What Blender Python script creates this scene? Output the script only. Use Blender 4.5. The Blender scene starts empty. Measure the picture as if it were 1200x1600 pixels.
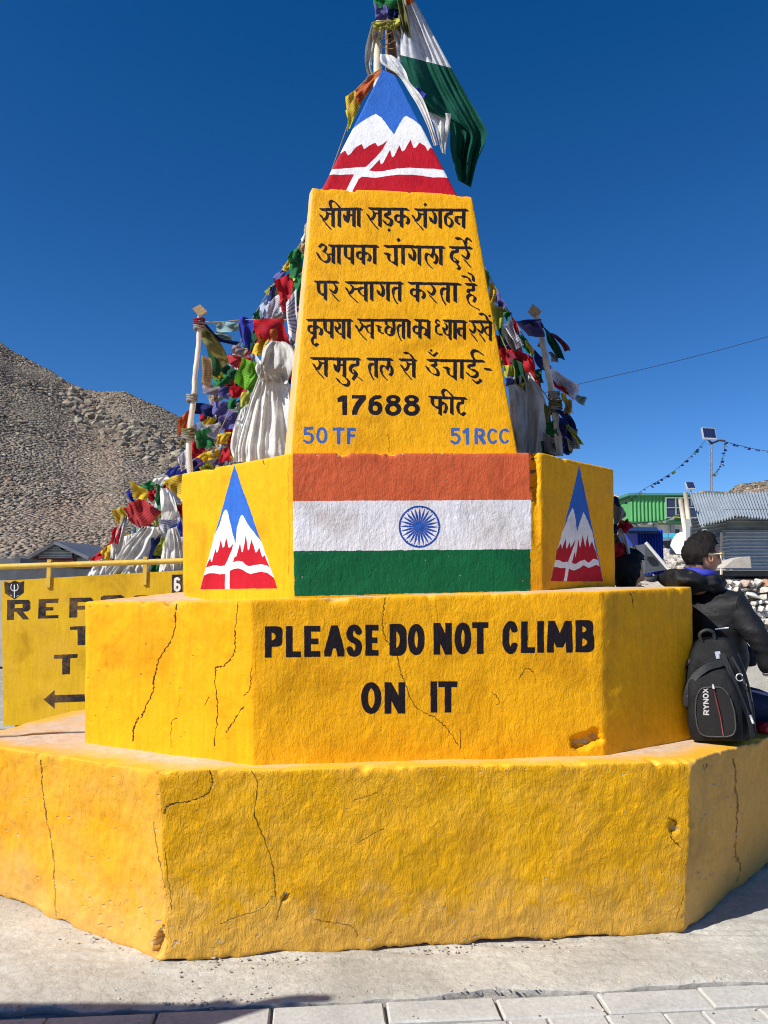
import bpy, bmesh, math, random
import numpy as np
from mathutils import Vector, Matrix

random.seed(7)
SC = bpy.context.scene
COL = SC.collection
R = math.radians

# ------------------------------------------------------------------ camera
F = 1202.0                      # focal length in pixels of the 1200 x 1600 photograph
PITCH = math.atan(112.0 / F)
EYE = 1.5
cd = bpy.data.cameras.new('camera')
cam = bpy.data.objects.new('camera', cd)
COL.objects.link(cam)
cd.sensor_fit = 'VERTICAL'
cd.sensor_height = 36.0
cd.lens = F / 1600.0 * 36.0
cd.clip_start = 0.05
cd.clip_end = 3000
cam.location = (0, 0, EYE)
cam.rotation_euler = (math.pi / 2 + PITCH, 0, 0)
SC.camera = cam

# ------------------------------------------------------------------ light
SUN_EL = R(41)
SUN_DIR = Vector((-0.835, -0.55, 0)).normalized()       # horizontal direction towards the sun
world = bpy.data.worlds.new('World')
SC.world = world
world.use_nodes = True
wn = world.node_tree.nodes
wl = world.node_tree.links
for n in list(wn):
    wn.remove(n)
wo = wn.new('ShaderNodeOutputWorld')
bg = wn.new('ShaderNodeBackground')
sky = wn.new('ShaderNodeTexSky')
sky.sky_type = 'NISHITA'
sky.sun_disc = False
sky.sun_elevation = SUN_EL
sky.sun_rotation = math.atan2(SUN_DIR.x, SUN_DIR.y)
sky.altitude = 5300
sky.air_density = 1.38
sky.dust_density = 0.0
sky.ozone_density = 5.0
hs = wn.new('ShaderNodeHueSaturation')
hs.inputs['Saturation'].default_value = 1.16
hs.inputs['Value'].default_value = 1.0
wl.new(sky.outputs[0], hs.inputs['Color'])
tint = wn.new('ShaderNodeMix'); tint.data_type = 'RGBA'; tint.blend_type = 'MULTIPLY'; tint.inputs[0].default_value = 1
tint.inputs[7].default_value = (.97, .97, 1.06, 1)
less = wn.new('ShaderNodeVectorMath'); less.operation = 'SUBTRACT'; less.inputs[1].default_value = (.19, .13, 0)
floor_ = wn.new('ShaderNodeVectorMath'); floor_.operation = 'MAXIMUM'; floor_.inputs[1].default_value = (.02, .02, .02)
wl.new(hs.outputs[0], less.inputs[0]); wl.new(less.outputs[0], floor_.inputs[0]); wl.new(floor_.outputs[0], tint.inputs[6])
wl.new(tint.outputs[2], bg.inputs['Color'])
bg.inputs['Strength'].default_value = 0.088
wl.new(bg.outputs[0], wo.inputs[0])

sd = bpy.data.lights.new('sun', 'SUN')
sd.energy = 4.9
sd.angle = R(0.53)
sd.color = (1.0, 0.955, 0.89)
sun = bpy.data.objects.new('sun', sd)
COL.objects.link(sun)
tow = Vector((SUN_DIR.x * math.cos(SUN_EL), SUN_DIR.y * math.cos(SUN_EL), math.sin(SUN_EL)))
sun.rotation_euler = tow.to_track_quat('Z', 'Y').to_euler()
sun.location = (-8, -8, 12)

SC.render.engine = 'CYCLES'
SC.cycles.filter_width = 1.05
vs = SC.view_settings
vs.view_transform = 'Standard'
vs.look = 'None'
vs.exposure = 0.40
vs.gamma = 1.0
vs.use_curve_mapping = False

# ------------------------------------------------------------------ helpers
CP, SP = math.cos(PITCH), math.sin(PITCH)

def ray(px, py):
    dx = (px - 600.0) / F
    dy = (800.0 - py) / F
    return Vector((dx, CP - dy * SP, SP + dy * CP))

def P(px, py, D):
    r = ray(px, py)
    return Vector((0, 0, EYE)) + r * (D / r.y)

def mk(name, verts, faces, mat=None, parent=None, smooth=False, mats=None, fm=None):
    me = bpy.data.meshes.new(name)
    me.from_pydata([tuple(v) for v in verts], [], faces)
    if mats:
        for m in mats:
            me.materials.append(m)
    elif mat:
        me.materials.append(mat)
    if fm is not None:
        me.polygons.foreach_set('material_index', fm)
    if smooth:
        me.polygons.foreach_set('use_smooth', [True] * len(me.polygons))
    me.update()
    o = bpy.data.objects.new(name, me)
    COL.objects.link(o)
    if parent:
        o.parent = parent
    return o

def thing(name, loc, label, cat, group=None):
    o = bpy.data.objects.new(name, None)
    o.empty_display_size = 0.1
    COL.objects.link(o)
    o.location = loc
    o['label'] = label
    o['category'] = cat
    if group:
        o['group'] = group
    return o

def tag(o, label, cat, group=None):
    o['label'] = label
    o['category'] = cat
    if group:
        o['group'] = group
    return o

def struct(o):
    o['kind'] = 'structure'
    return o

def stuff(o):
    o['kind'] = 'stuff'
    return o

def adopt(parent, o):
    """parent a world-space mesh to an empty that sits at its own place"""
    o.parent = parent
    o.matrix_parent_inverse = Matrix.Translation(-parent.location)
    return o

class MB:
    """collects shapes into one mesh"""
    def __init__(s):
        s.v = []; s.f = []; s.m = []
    def add(s, v, f, m=0):
        b = len(s.v)
        s.v += [Vector(x) for x in v]
        s.f += [tuple(i + b for i in q) for q in f]
        s.m += [m] * len(f)
    def box(s, c, d, rot=None, m=0, bev=0.0, jit=0.0):
        x, y, z = d[0] / 2, d[1] / 2, d[2] / 2
        if bev > 0:
            b = min(bev, x * .9, y * .9, z * .9)
            vs_ = []
            for sx in (-1, 1):
                for sy in (-1, 1):
                    for sz in (-1, 1):
                        vs_ += [(sx * (x - b), sy * (y - b), sz * z), (sx * (x - b), sy * y, sz * (z - b)), (sx * x, sy * (y - b), sz * (z - b))]
            bm = bmesh.new()
            for q in vs_:
                bm.verts.new(q)
            bmesh.ops.convex_hull(bm, input=bm.verts)
            bm.verts.ensure_lookup_table(); bm.verts.index_update()
            V = [v.co.copy() for v in bm.verts]
            Fc = [tuple(v.index for v in f.verts) for f in bm.faces]
            bm.free()
        else:
            V = [Vector((a, b_, c_)) for a in (-x, x) for b_ in (-y, y) for c_ in (-z, z)]
            Fc = [(0, 1, 3, 2), (4, 6, 7, 5), (0, 4, 5, 1), (2, 3, 7, 6), (0, 2, 6, 4), (1, 5, 7, 3)]
        if jit:
            V = [v + Vector([random.uniform(-jit, jit) for _ in range(3)]) for v in V]
        if rot is not None:
            V = [rot @ v for v in V]
        V = [v + Vector(c) for v in V]
        s.add(V, Fc, m)
    def tube(s, pts, r, n=8, m=0, cap=True):
        pts = [Vector(p) for p in pts]
        rs = r if isinstance(r, (list, tuple)) else [r] * len(pts)
        V = []; Fc = []
        for i, p in enumerate(pts):
            t = (pts[min(i + 1, len(pts) - 1)] - pts[max(i - 1, 0)])
            if t.length < 1e-9:
                t = Vector((0, 0, 1))
            t.normalize()
            up = Vector((0, 0, 1)) if abs(t.z) < .9 else Vector((0, 1, 0))
            a = t.cross(up).normalized(); b = t.cross(a).normalized()
            for k in range(n):
                an = 2 * math.pi * k / n
                V.append(p + (a * math.cos(an) + b * math.sin(an)) * rs[i])
        for i in range(len(pts) - 1):
            for k in range(n):
                k2 = (k + 1) % n
                Fc.append((i * n + k, i * n + k2, (i + 1) * n + k2, (i + 1) * n + k))
        if cap:
            Fc.append(tuple(range(n)))
            Fc.append(tuple((len(pts) - 1) * n + k for k in reversed(range(n))))
        s.add(V, Fc, m)
    def quad(s, a, b, c, d, m=0):
        s.add([a, b, c, d], [(0, 1, 2, 3)], m)
    def build(s, name, mat=None, parent=None, smooth=False, mats=None):
        return mk(name, s.v, s.f, mat, parent, smooth, mats, s.m if mats else None)

def hashn(ix, iy, iz, seed=0):
    h = (ix * 374761393 + iy * 668265263 + iz * 2147483647 + seed * 974711) & 0xffffffff
    h = ((h ^ (h >> 13)) * 1274126177) & 0xffffffff
    h = (h ^ (h >> 16)) & 0xffffffff
    return h.astype(np.float64) / 4294967295.0

def vnoise(x, y, z, seed=0):
    x = np.asarray(x, float); y = np.asarray(y, float); z = np.asarray(z, float)
    x, y, z = np.broadcast_arrays(x, y, z)
    ix = np.floor(x).astype(np.int64); iy = np.floor(y).astype(np.int64); iz = np.floor(z).astype(np.int64)
    fx = x - ix; fy = y - iy; fz = z - iz
    fx = fx * fx * (3 - 2 * fx); fy = fy * fy * (3 - 2 * fy); fz = fz * fz * (3 - 2 * fz)
    r = 0
    for a in (0, 1):
        wa = fx if a else 1 - fx
        for b in (0, 1):
            wb = fy if b else 1 - fy
            for c in (0, 1):
                wc = fz if c else 1 - fz
                r = r + wa * wb * wc * hashn(ix + a, iy + b, iz + c, seed)
    return r * 2 - 1

def fbm(x, y, z, oct=4, seed=0, gain=.5):
    r = 0; a = 1; f = 1; t = 0
    for o in range(oct):
        r = r + a * vnoise(x * f, y * f, z * f, seed + o * 17)
        t += a; a *= gain; f *= 2.03
    return r / t

def crom(pts, n=8):
    """Catmull-Rom through 2-D or 3-D points"""
    p = [np.array(q, float) for q in pts]
    if len(p) < 3:
        return p
    p = [2 * p[0] - p[1]] + p + [2 * p[-1] - p[-2]]
    out = []
    for i in range(1, len(p) - 2):
        for k in range(n):
            t = k / n
            out.append(.5 * ((2 * p[i]) + (-p[i - 1] + p[i + 1]) * t + (2 * p[i - 1] - 5 * p[i] + 4 * p[i + 1] - p[i + 2]) * t * t + (-p[i - 1] + 3 * p[i] - 3 * p[i + 1] + p[i + 2]) * t ** 3))
    out.append(p[-2])
    return out

# ------------------------------------------------------------------ materials
def newmat(name):
    m = bpy.data.materials.new(name)
    m.use_nodes = True
    nt = m.node_tree
    b = nt.nodes['Principled BSDF']
    return m, nt, b

def noise_node(nt, scale, detail=5, rough=.6, dist=0.0, vec=None):
    n = nt.nodes.new('ShaderNodeTexNoise')
    n.inputs['Scale'].default_value = scale
    n.inputs['Detail'].default_value = detail
    n.inputs['Roughness'].default_value = rough
    n.inputs['Distortion'].default_value = dist
    if vec is not None:
        nt.links.new(vec, n.inputs['Vector'])
    return n

def ramp(nt, src, stops):
    r = nt.nodes.new('ShaderNodeValToRGB')
    e = r.color_ramp.elements
    e[0].position = stops[0][0]; e[0].color = stops[0][1]
    e[1].position = stops[-1][0]; e[1].color = stops[-1][1]
    for p, c in stops[1:-1]:
        x = e.new(p); x.color = c
    nt.links.new(src, r.inputs[0])
    return r

def g(v):
    return (v, v, v, 1)

def mixc(nt, fac, a, b, mode='MIX'):
    m = nt.nodes.new('ShaderNodeMix')
    m.data_type = 'RGBA'
    m.blend_type = mode
    for sock, val in ((m.inputs[0], fac), (m.inputs[6], a), (m.inputs[7], b)):
        if isinstance(val, (int, float)):
            sock.default_value = val
        elif isinstance(val, (tuple, list)):
            sock.default_value = tuple(val) if len(val) == 4 else (*val, 1)
        else:
            nt.links.new(val, sock)
    return m.outputs[2]

def simple(name, col, rough=.8, var=.25, scale=12, bump=.0, bscale=60, metal=0, spec=.3, coords='Object', stretch=None, detail=5):
    m, nt, b = newmat(name)
    tc = nt.nodes.new('ShaderNodeTexCoord')
    v = tc.outputs[coords]
    if stretch:
        mp = nt.nodes.new('ShaderNodeMapping')
        mp.inputs['Scale'].default_value = stretch
        nt.links.new(v, mp.inputs['Vector'])
        v = mp.outputs[0]
    n = noise_node(nt, scale, detail, .65, .3, v)
    r = ramp(nt, n.outputs[0], [(.3, (*[c * (1 - var) for c in col], 1)), (.7, (*[min(1, c * (1 + var)) for c in col], 1))])
    nt.links.new(r.outputs[0], b.inputs['Base Color'])
    b.inputs['Roughness'].default_value = rough
    b.inputs['Metallic'].default_value = metal
    b.inputs['Specular IOR Level'].default_value = spec
    if bump:
        n2 = noise_node(nt, bscale, 6, .65, .4, v)
        bp = nt.nodes.new('ShaderNodeBump')
        bp.inputs['Strength'].default_value = 1
        bp.inputs['Distance'].default_value = bump
        nt.links.new(n2.outputs[0], bp.inputs['Height'])
        nt.links.new(bp.outputs[0], b.inputs['Normal'])
    return m
# ------------------------------------------------------------------ painted faces: lettering and emblems rasterised onto wall planes
class Face:
    def __init__(s, name, A, B, H, ppm, base):
        """A, B: bottom-left and bottom-right world points, H: top reference point above A; plane through them"""
        s.name = name
        s.O = Vector(A)
        s.S = (Vector(B) - s.O).normalized()
        n = s.S.cross(Vector(H) - s.O).normalized()
        s.T = n.cross(s.S).normalized()
        s.N = n
        s.W = (Vector(B) - s.O).length
        s.Hh = (Vector(H) - s.O).dot(s.T)
        s.m = 0.06
        s.ppm = ppm
        s.w = int((s.W + 2 * s.m) * ppm); s.h = int((s.Hh + 2 * s.m) * ppm)
        s.img = np.empty((s.h, s.w, 3), np.float32); s.img[:] = base
        s.hgt = np.full((s.h, s.w), .5, np.float32)
    def st(s, p):
        d = Vector(p) - s.O
        return d.dot(s.S), d.dot(s.T)
    def uv(s, p):
        a, b = s.st(p)
        return ((a + s.m) * s.ppm / s.w, (b + s.m) * s.ppm / s.h)
    def tex(s, px, py):
        r = ray(px, py)
        c = Vector((0, 0, EYE))
        t = (s.O - c).dot(s.N) / r.dot(s.N)
        a, b = s.st(c + r * t)
        return ((a + s.m) * s.ppm, (b + s.m) * s.ppm)
    def convex(s, pts, col, hg=None):
        """pts in texture pixels"""
        P_ = hull(pts)
        if len(P_) < 3:
            return
        A = np.array(P_)
        x0 = max(0, int(A[:, 0].min()) - 1); x1 = min(s.w, int(A[:, 0].max()) + 2)
        y0 = max(0, int(A[:, 1].min()) - 1); y1 = min(s.h, int(A[:, 1].max()) + 2)
        if x1 <= x0 or y1 <= y0:
            return
        X, Y = np.meshgrid(np.arange(x0, x1) + .5, np.arange(y0, y1) + .5)
        d = np.full(X.shape, 1e9)
        for i in range(len(A)):
            a = A[i]; b = A[(i + 1) % len(A)]
            e = b - a; L = math.hypot(e[0], e[1])
            if L < 1e-6:
                continue
            d = np.minimum(d, (e[0] * (Y - a[1]) - e[1] * (X - a[0])) / L)
        c = np.clip(.5 + d, 0, 1)
        s.blend(x0, x1, y0, y1, c, col, hg)
    def blend(s, x0, x1, y0, y1, c, col, hg):
        if col is not None:
            reg = s.img[y0:y1, x0:x1]
            reg += (np.array(col, np.float32) - reg) * c[..., None].astype(np.float32)
        if hg is not None:
            reg = s.hgt[y0:y1, x0:x1]
            reg += ((hg - reg) * c).astype(np.float32)
    def poly(s, pxs, col, wob=0.0):
        """general polygon, points in photograph pixels"""
        A = np.array([s.tex(*p) for p in pxs])
        x0 = max(0, int(A[:, 0].min()) - 1); x1 = min(s.w, int(A[:, 0].max()) + 2)
        y0 = max(0, int(A[:, 1].min()) - 1); y1 = min(s.h, int(A[:, 1].max()) + 2)
        if x1 <= x0 or y1 <= y0:
            return
        cov = 0
        for oy in (.25, .75):
            for ox in (.25, .75):
                X, Y = np.meshgrid(np.arange(x0, x1) + ox, np.arange(y0, y1) + oy)
                if wob:
                    X2 = X + wob * fbm(X / 22, Y / 22, 3.3, 3)
                    Y = Y + wob * fbm(X / 22, Y / 22, 9.3, 3)
                    X = X2
                ins = np.zeros(X.shape, bool)
                for i in range(len(A)):
                    a = A[i]; b = A[(i + 1) % len(A)]
                    if a[1] == b[1]:
                        continue
                    cr = ((a[1] > Y) != (b[1] > Y)) & (X < (b[0] - a[0]) * (Y - a[1]) / (b[1] - a[1]) + a[0])
                    ins ^= cr
                cov = cov + ins * .25
        s.blend(x0, x1, y0, y1, cov, col, None)
    def stroke(s, pts, nib, col, n=8, smooth=True, hg=None):
        """pts: photograph pixels, nib: convex pen outline in photograph pixels"""
        q = crom(pts, n) if smooth and len(pts) > 2 else [np.array(p, float) for p in pts]
        for i in range(max(1, len(q) - 1)):
            a = q[i]; b = q[min(i + 1, len(q) - 1)]
            s.convex([s.tex(a[0] + k[0], a[1] + k[1]) for k in nib] + [s.tex(b[0] + k[0], b[1] + k[1]) for k in nib], col, hg)
    def crack(s, pts, w=1.0, col=(.06, .025, .004), deep=0.0, jit=1.2):
        """hairline crack, photograph pixels; w is the width in photograph pixels"""
        q = crom(pts, 10)
        rnd = random.Random(int(pts[0][0] * 7 + pts[0][1]))
        t = [s.tex(a[0] + rnd.uniform(-jit, jit), a[1] + rnd.uniform(-jit, jit)) for a in q]
        e = s.tex(pts[0][0] + 1, pts[0][1]); e0 = s.tex(*pts[0])
        k = abs(e[0] - e0[0])
        for i in range(len(t) - 1):
            for hw, cc, hh in ((w * 2.4, None, .44), (w, col, deep)):
                ww = max(.42, .43 * hw * k * rnd.uniform(.25, 1.5))
                a = np.array(t[i]); b = np.array(t[i + 1])
                d = b - a; L = math.hypot(*d)
                if L < 1e-6:
                    continue
                nn = np.array((-d[1], d[0])) / L * ww
                s.convex([tuple(a + nn), tuple(a - nn), tuple(b + nn), tuple(b - nn)], cc, hh)
    def flakes(s, spots, seed=1, col=(.44, .36, .26)):
        """places where a chip of paint has come off: (px, py, size in photograph pixels)"""
        rnd = random.Random(seed)
        for (px, py, r) in spots:
            n = rnd.randint(5, 8); a0 = rnd.uniform(0, 6)
            st = rnd.uniform(.35, 1.0)
            pts = [s.tex(px + r * rnd.uniform(.5, 1.2) * math.cos(a0 + 6.283 * k / n), py + st * r * rnd.uniform(.5, 1.2) * math.sin(a0 + 6.283 * k / n)) for k in range(n)]
            c = tuple(v * rnd.uniform(.8, 1.15) for v in col)
            s.convex(pts, c, .12)
            sh = [(a, b + .6) for a, b in pts[: n // 2 + 1]]
    def images(s):
        out = []
        for nm, arr in ((s.name + '_paint', s.img), (s.name + '_relief', np.repeat(s.hgt[..., None], 3, 2))):
            im = bpy.data.images.new(nm, s.w, s.h, alpha=False, float_buffer=False)
            im.colorspace_settings.name = 'Non-Color'
            px = np.ones((s.h, s.w, 4), np.float32)
            px[..., :3] = arr
            im.pixels.foreach_set(px.ravel())
            im.update()
            im.pack()
            out.append(im)
        return out

def hull(pts):
    pts = sorted(set((round(p[0], 4), round(p[1], 4)) for p in pts))
    if len(pts) < 3:
        return pts
    def half(ps):
        h = []
        for p in ps:
            while len(h) >= 2 and (h[-1][0] - h[-2][0]) * (p[1] - h[-2][1]) - (h[-1][1] - h[-2][1]) * (p[0] - h[-2][0]) <= 0:
                h.pop()
            h.append(p)
        return h
    lo = half(pts); up = half(pts[::-1])
    return lo[:-1] + up[:-1]

def rectnib(w, h):
    return [(-w / 2, -h / 2), (w / 2, -h / 2), (w / 2, h / 2), (-w / 2, h / 2)]

def ovalnib(w, h, n=10):
    return [(w / 2 * math.cos(2 * math.pi * k / n), h / 2 * math.sin(2 * math.pi * k / n)) for k in range(n)]

def pennib(k=1.0, sc=1.0, t=.62):
    """broad calligraphic pen held at an angle: a thin slanted bar"""
    a, b = 2.6 * k * sc, 1.85 * k * sc
    return [(-a - t * .6, -b + t), (-a + t * .6, -b - t), (a + t * .6, b - t), (a - t * .6, b + t)]

BLACK = (.012, .008, .010)
YEL = (.82, .385, .003)
BLUE = (.030, .135, .50)
BLUE2 = (.055, .12, .36)
RED = (.46, .006, .018)
WHITE = (.80, .80, .80)
ORANGE = (.60, .115, .038)
GREEN = (.004, .115, .040)

# --- Devanagari strokes, in 1/7.5 photograph pixels, relative to (stem x, head line y)
ST = [(0, 0), (0, 200)]
GL = {
 'aa': [(1, [(0, 0), (0, 202)])],
 'sa': [(.82, [(-145, 64), (-129, 92), (-104, 118), (-79, 100), (-64, 62), (-74, 27)]), (.42, [(-118, 122), (-69, 180), (-24, 232)]), (.6, [(-69, 54), (-44, 49), (0, 54)]), (1, [(0, 0), (0, 202)])],
 'hsa': [(.82, [(-145, 64), (-129, 92), (-104, 118), (-79, 100), (-64, 62), (-84, 27)]), (.42, [(-118, 122), (-69, 180), (-14, 232)])],
 'ii': [(1, [(0, 0), (0, 205)]), (.85, [(-88, -5), (-106, -50), (-102, -88), (-68, -97), (-26, -60), (9, -16)])],
 'ma': [(1, [(-64, 7), (-66, 62), (-71, 122), (-89, 146), (-104, 104), (-109, 70)]), (1, [(-109, 80), (-76, 104)]), (.6, [(-69, 74), (0, 68)]), (1, [(0, 0), (0, 202)])],
 'da_': [(1, [(0, 0), (2, 48), (-26, 57), (-43, 75), (-30, 100), (7, 102), (27, 128), (24, 166), (-3, 188), (-38, 172), (-62, 136)])],
 'ka': [(.78, [(-2, 88), (-30, 70), (-68, 82), (-68, 125), (-40, 152), (0, 138)]), (.9, [(10, 88), (42, 78), (74, 104), (78, 146), (60, 170)]), (1, [(0, 0), (0, 205)])],
 'ga': [(1, [(-76, 25), (-57, 70), (-59, 128), (-82, 148), (-104, 123), (-112, 88)]), (1, [(0, 0), (0, 205)])],
 'tha': [(1, [(0, 0), (-2, 40)]), (.85, [(-2, 42), (-40, 47), (-66, 85), (-63, 150), (-34, 188), (-2, 182), (12, 140), (-6, 100), (-36, 84)])],
 'na': [(.8, [(0, 84), (-40, 82), (-82, 80)]), (1, [(-84, 92), (-82, 135), (-62, 162), (-58, 148)]), (1, [(0, 0), (0, 202)])],
 'a': [(.8, [(-163, 14), (-136, -18), (-98, -8), (-86, 28), (-104, 56)]), (.9, [(-116, 66), (-72, 88), (-50, 132), (-58, 172), (-102, 186), (-150, 148), (-186, 84)]), (.6, [(-50, 96), (0, 98)]), (1, [(0, 0), (0, 202)])],
 'pa': [(1, [(-80, 5), (-80, 95), (-55, 142), (0, 146)]), (1, [(0, 0), (0, 205)])],
 'ca': [(.9, [(-127, 84), (-70, 88)]), (.9, [(-85, 95), (-78, 150), (-45, 184), (0, 190)]), (1, [(0, 0), (0, 218)])],
 'la': [(.8, [(-30, 92), (-70, 76), (-90, 104), (-84, 150)]), (.4, [(-88, 150), (-50, 212), (-12, 245)]), (.9, [(0, 0), (0, 58), (-20, 112)]), (.8, [(-38, 86), (-12, 122)]), (.9, [(8, 62), (36, 100), (38, 160), (14, 190)])],
 'ra': [(.88, [(-24, 22), (0, 70), (-13, 112), (-43, 124), (-68, 88)]), (.42, [(-52, 138), (-8, 186), (26, 224)])],
 'va': [(.72, [(0, 66), (-44, 60), (-82, 88), (-62, 130), (-32, 152), (0, 158)]), (1, [(0, 0), (0, 210)])],
 'ta': [(.85, [(0, 68), (-45, 56), (-76, 80), (-76, 118)]), (.42, [(-84, 108), (-60, 186), (-28, 240)]), (1, [(0, 0), (0, 208)])],
 'ya': [(.75, [(-70, 24), (-46, 48), (-48, 84), (-72, 96), (-92, 74)]), (.85, [(-92, 86), (-70, 140), (-36, 162), (0, 170)]), (1, [(0, 0), (0, 210)])],
 'pha': [(1, [(-88, 4), (-88, 72), (-54, 120), (0, 126)]), (.85, [(10, 82), (48, 66), (72, 110), (64, 165), (46, 188)]), (1, [(0, 0), (0, 212)])],
}

def deva(f):
    Z = 7.5
    def put(org, strokes, x=0, y=0, sx=1, sy=1, ns=1, z=Z):
        for k, pts in strokes:
            f.stroke([(org[0] + (x + a * sx) / z, org[1] + (y + b * sy) / z) for a, b in pts], pennib(k, ns), BLACK, 6)
    def head(org, a, b, z=Z, ns=1):
        f.stroke([(org[0] + a[0] / z, org[1] + a[1] / z), (org[0] + b[0] / z, org[1] + b[1] / z)], pennib(1, ns), BLACK)
    def dot(org, x, y, r=26, z=Z):
        f.poly([(org[0] + (x + dx) / z, org[1] + (y + dy) / z) for dx, dy in ((-r, -.1 * r), (-.05 * r, -r), (r, .15 * r), (.05 * r, r))], BLACK)
    def gl(org, items, hy0, hy1, x0, x1):
        for it in items:
            nm, x = it[:2]
            y = hy0 + (hy1 - hy0) * (x - x0) / (x1 - x0)
            put(org, GL[nm], x, y, it[2] if len(it) > 2 else 1, 1, .9 if len(it) > 2 else 1)
    A = (490, 300)
    head(A, (86, 198), (562, 200)); gl(A, [('sa', 229), ('ii', 303), ('ma', 474), ('aa', 530)], 198, 200, 86, 562)
    head(A, (658, 198), (1105, 208)); gl(A, [('sa', 778), ('da_', 886), ('ka', 1032)], 200, 208, 658, 1105); dot(A, 884, 448, 23)
    B = (600, 300)
    head(B, (372, 215), (970, 225)); gl(B, [('sa', 482), ('ga', 657), ('tha', 785), ('na', 930)], 217, 225, 372, 970); dot(B, 482, 155, 25)
    C = (490, 365)
    head(C, (190, 138), (752, 148)); gl(C, [('a', 233), ('aa', 298), ('pa', 455), ('ka', 585), ('aa', 717)], 139, 148, 190, 752)
    head(C, (840, 150), (1188, 154)); dot(C, 996, 76, 28)
    D = (600, 365)
    head(D, (15, 150), (700, 168)); gl(D, [('ca', 140), ('aa', 223), ('ga', 415), ('aa', 665)], 150, 168, 15, 700); put(D, GL['la'], 578, 165)
    head(D, (775, 172), (1022, 178))
    put(D, [(.95, [(852, 172), (852, 216), (806, 226), (786, 264), (798, 312), (832, 344), (862, 330), (832, 300)]), (.8, [(862, 372), (884, 404), (864, 424)]), (.4, [(858, 345), (862, 372)])])
    put(D, GL['ra'], 988, 175)
    put(D, [(.85, [(842, 72), (884, 66), (924, 88), (948, 125), (960, 165)]), (.8, [(960, 122), (960, 85), (985, 64), (1014, 98)])])
    E = (480, 420)
    head(E, (100, 148), (362, 152)); gl(E, [('pa', 215), ('ra', 345)], 148, 152, 100, 362)
    head(E, (462, 158), (1112, 170)); gl(E, [('hsa', 605), ('va', 688), ('aa', 757), ('ga', 948), ('ta', 1085)], 158, 170, 462, 1112)
    put(E, [(.6, [(540, 236), (600, 232), (620, 226)])])
    Fo = (600, 420)
    head(Fo, (297, 172), (890, 186)); gl(Fo, [('ka', 392), ('ra', 590), ('ta', 748), ('aa', 832)], 174, 186, 297, 890)
    head(Fo, (962, 188), (1076, 192))
    put(Fo, [(.95, [(1042, 195), (1044, 250), (990, 256), (985, 284)]), (.85, [(978, 352), (982, 326), (1020, 308), (1060, 332), (1064, 365), (1050, 392)]), (.42, [(970, 340), (1000, 412), (1060, 456), (1115, 488)]), (.8, [(918, 95), (955, 98), (990, 115), (1012, 155)]), (.8, [(992, 60), (1025, 72), (1044, 108), (1046, 148)])])
    G_ = (470, 485)
    head(G_, (80, 112), (598, 114)); gl(G_, [('ka', 165), ('pa', 365), ('ya', 502), ('aa', 565)], 112, 114, 80, 598)
    put(G_, [(.8, [(166, 300), (136, 334), (138, 376), (164, 408), (202, 388)])])
    head(G_, (680, 112), (1256, 116)); gl(G_, [('hsa', 785, .95), ('va', 838, .85), ('ta', 1205, .85), ('aa', 1267)], 112, 116, 680, 1256)
    put(G_, [(.6, [(720, 190), (760, 184)]), (.85, [(892, 182), (932, 188)]), (.85, [(916, 198), (926, 248), (962, 264)]),
             (.8, [(1002, 118), (1002, 162), (1034, 184), (1000, 212), (1002, 262), (1040, 288), (1082, 268), (1094, 210), (1088, 118)]), (.6, [(1034, 190), (1072, 208), (1060, 258)])])
    H_ = (620, 480)
    head(H_, (222, 155), (383, 160)); gl(H_, [('ka', 272), ('aa', 375)], 155, 160, 222, 383)
    head(H_, (556, 164), (806, 172)); gl(H_, [('ya', 625, .85), ('aa', 683), ('na', 790, .78)], 164, 172, 556, 806)
    put(H_, [(.62, [(500, 170), (478, 150), (458, 168), (470, 196), (498, 202)]), (.62, [(494, 214), (462, 232), (462, 284), (486, 316), (528, 318)])])
    head(H_, (862, 174), (1104, 178)); gl(H_, [('ra', 918, .9), ('ra', 1010, .8), ('va', 1095, .8)], 174, 178, 862, 1104)
    put(H_, [(.8, [(972, 90), (1012, 84), (1042, 112), (1068, 165)])]); dot(H_, 1087, 108, 20)
    I_ = (475, 545)
    head(I_, (88, 112), (652, 120)); gl(I_, [('sa', 258), ('ma', 475)], 113, 120, 88, 652)
    put(I_, [(.9, [(466, 322), (500, 346), (526, 388), (512, 424), (470, 424), (420, 392), (388, 350)]),
             (.95, [(628, 122), (626, 184), (576, 194), (548, 222), (552, 264), (580, 292), (612, 284), (592, 252)]), (.9, [(618, 290), (574, 360)]), (.35, [(618, 320), (654, 348), (686, 372)])])
    head(I_, (750, 120), (1030, 124)); put(I_, GL['ta'], 845, 121); put(I_, GL['la'], 993, 123)
    J = (620, 540)
    head(J, (38, 165), (222, 168)); put(J, GL['sa'], 200, 168); put(J, [(.8, [(92, 88), (130, 86), (166, 108), (192, 150)])])
    head(J, (368, 172), (1018, 184)); gl(J, [('ca', 683), ('aa', 763)], 178, 182, 683, 763)
    put(J, [(.9, [(452, 190), (456, 224), (412, 238)]), (.9, [(424, 248), (460, 266), (482, 305), (478, 344), (430, 336), (380, 296), (354, 250)]),
            (.7, [(380, 76), (404, 102), (436, 116), (474, 84)]),
            (.9, [(902, 190), (904, 226), (852, 240), (846, 262), (882, 288), (932, 298), (940, 344), (900, 370), (850, 352), (828, 324)]),
            (.8, [(896, 404), (930, 438), (974, 420), (984, 398)]), (.9, [(914, 172), (884, 120), (886, 76), (926, 60), (974, 80), (1004, 108)])]); dot(J, 403, 56, 20)
    f.stroke([(J[0] + 1036 / Z, J[1] + 280 / Z), (J[0] + 1100 / Z, J[1] + 282 / Z)], pennib(1, .8), BLACK)
    K = (520, 600); z = 5.4545; q = z / Z
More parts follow.
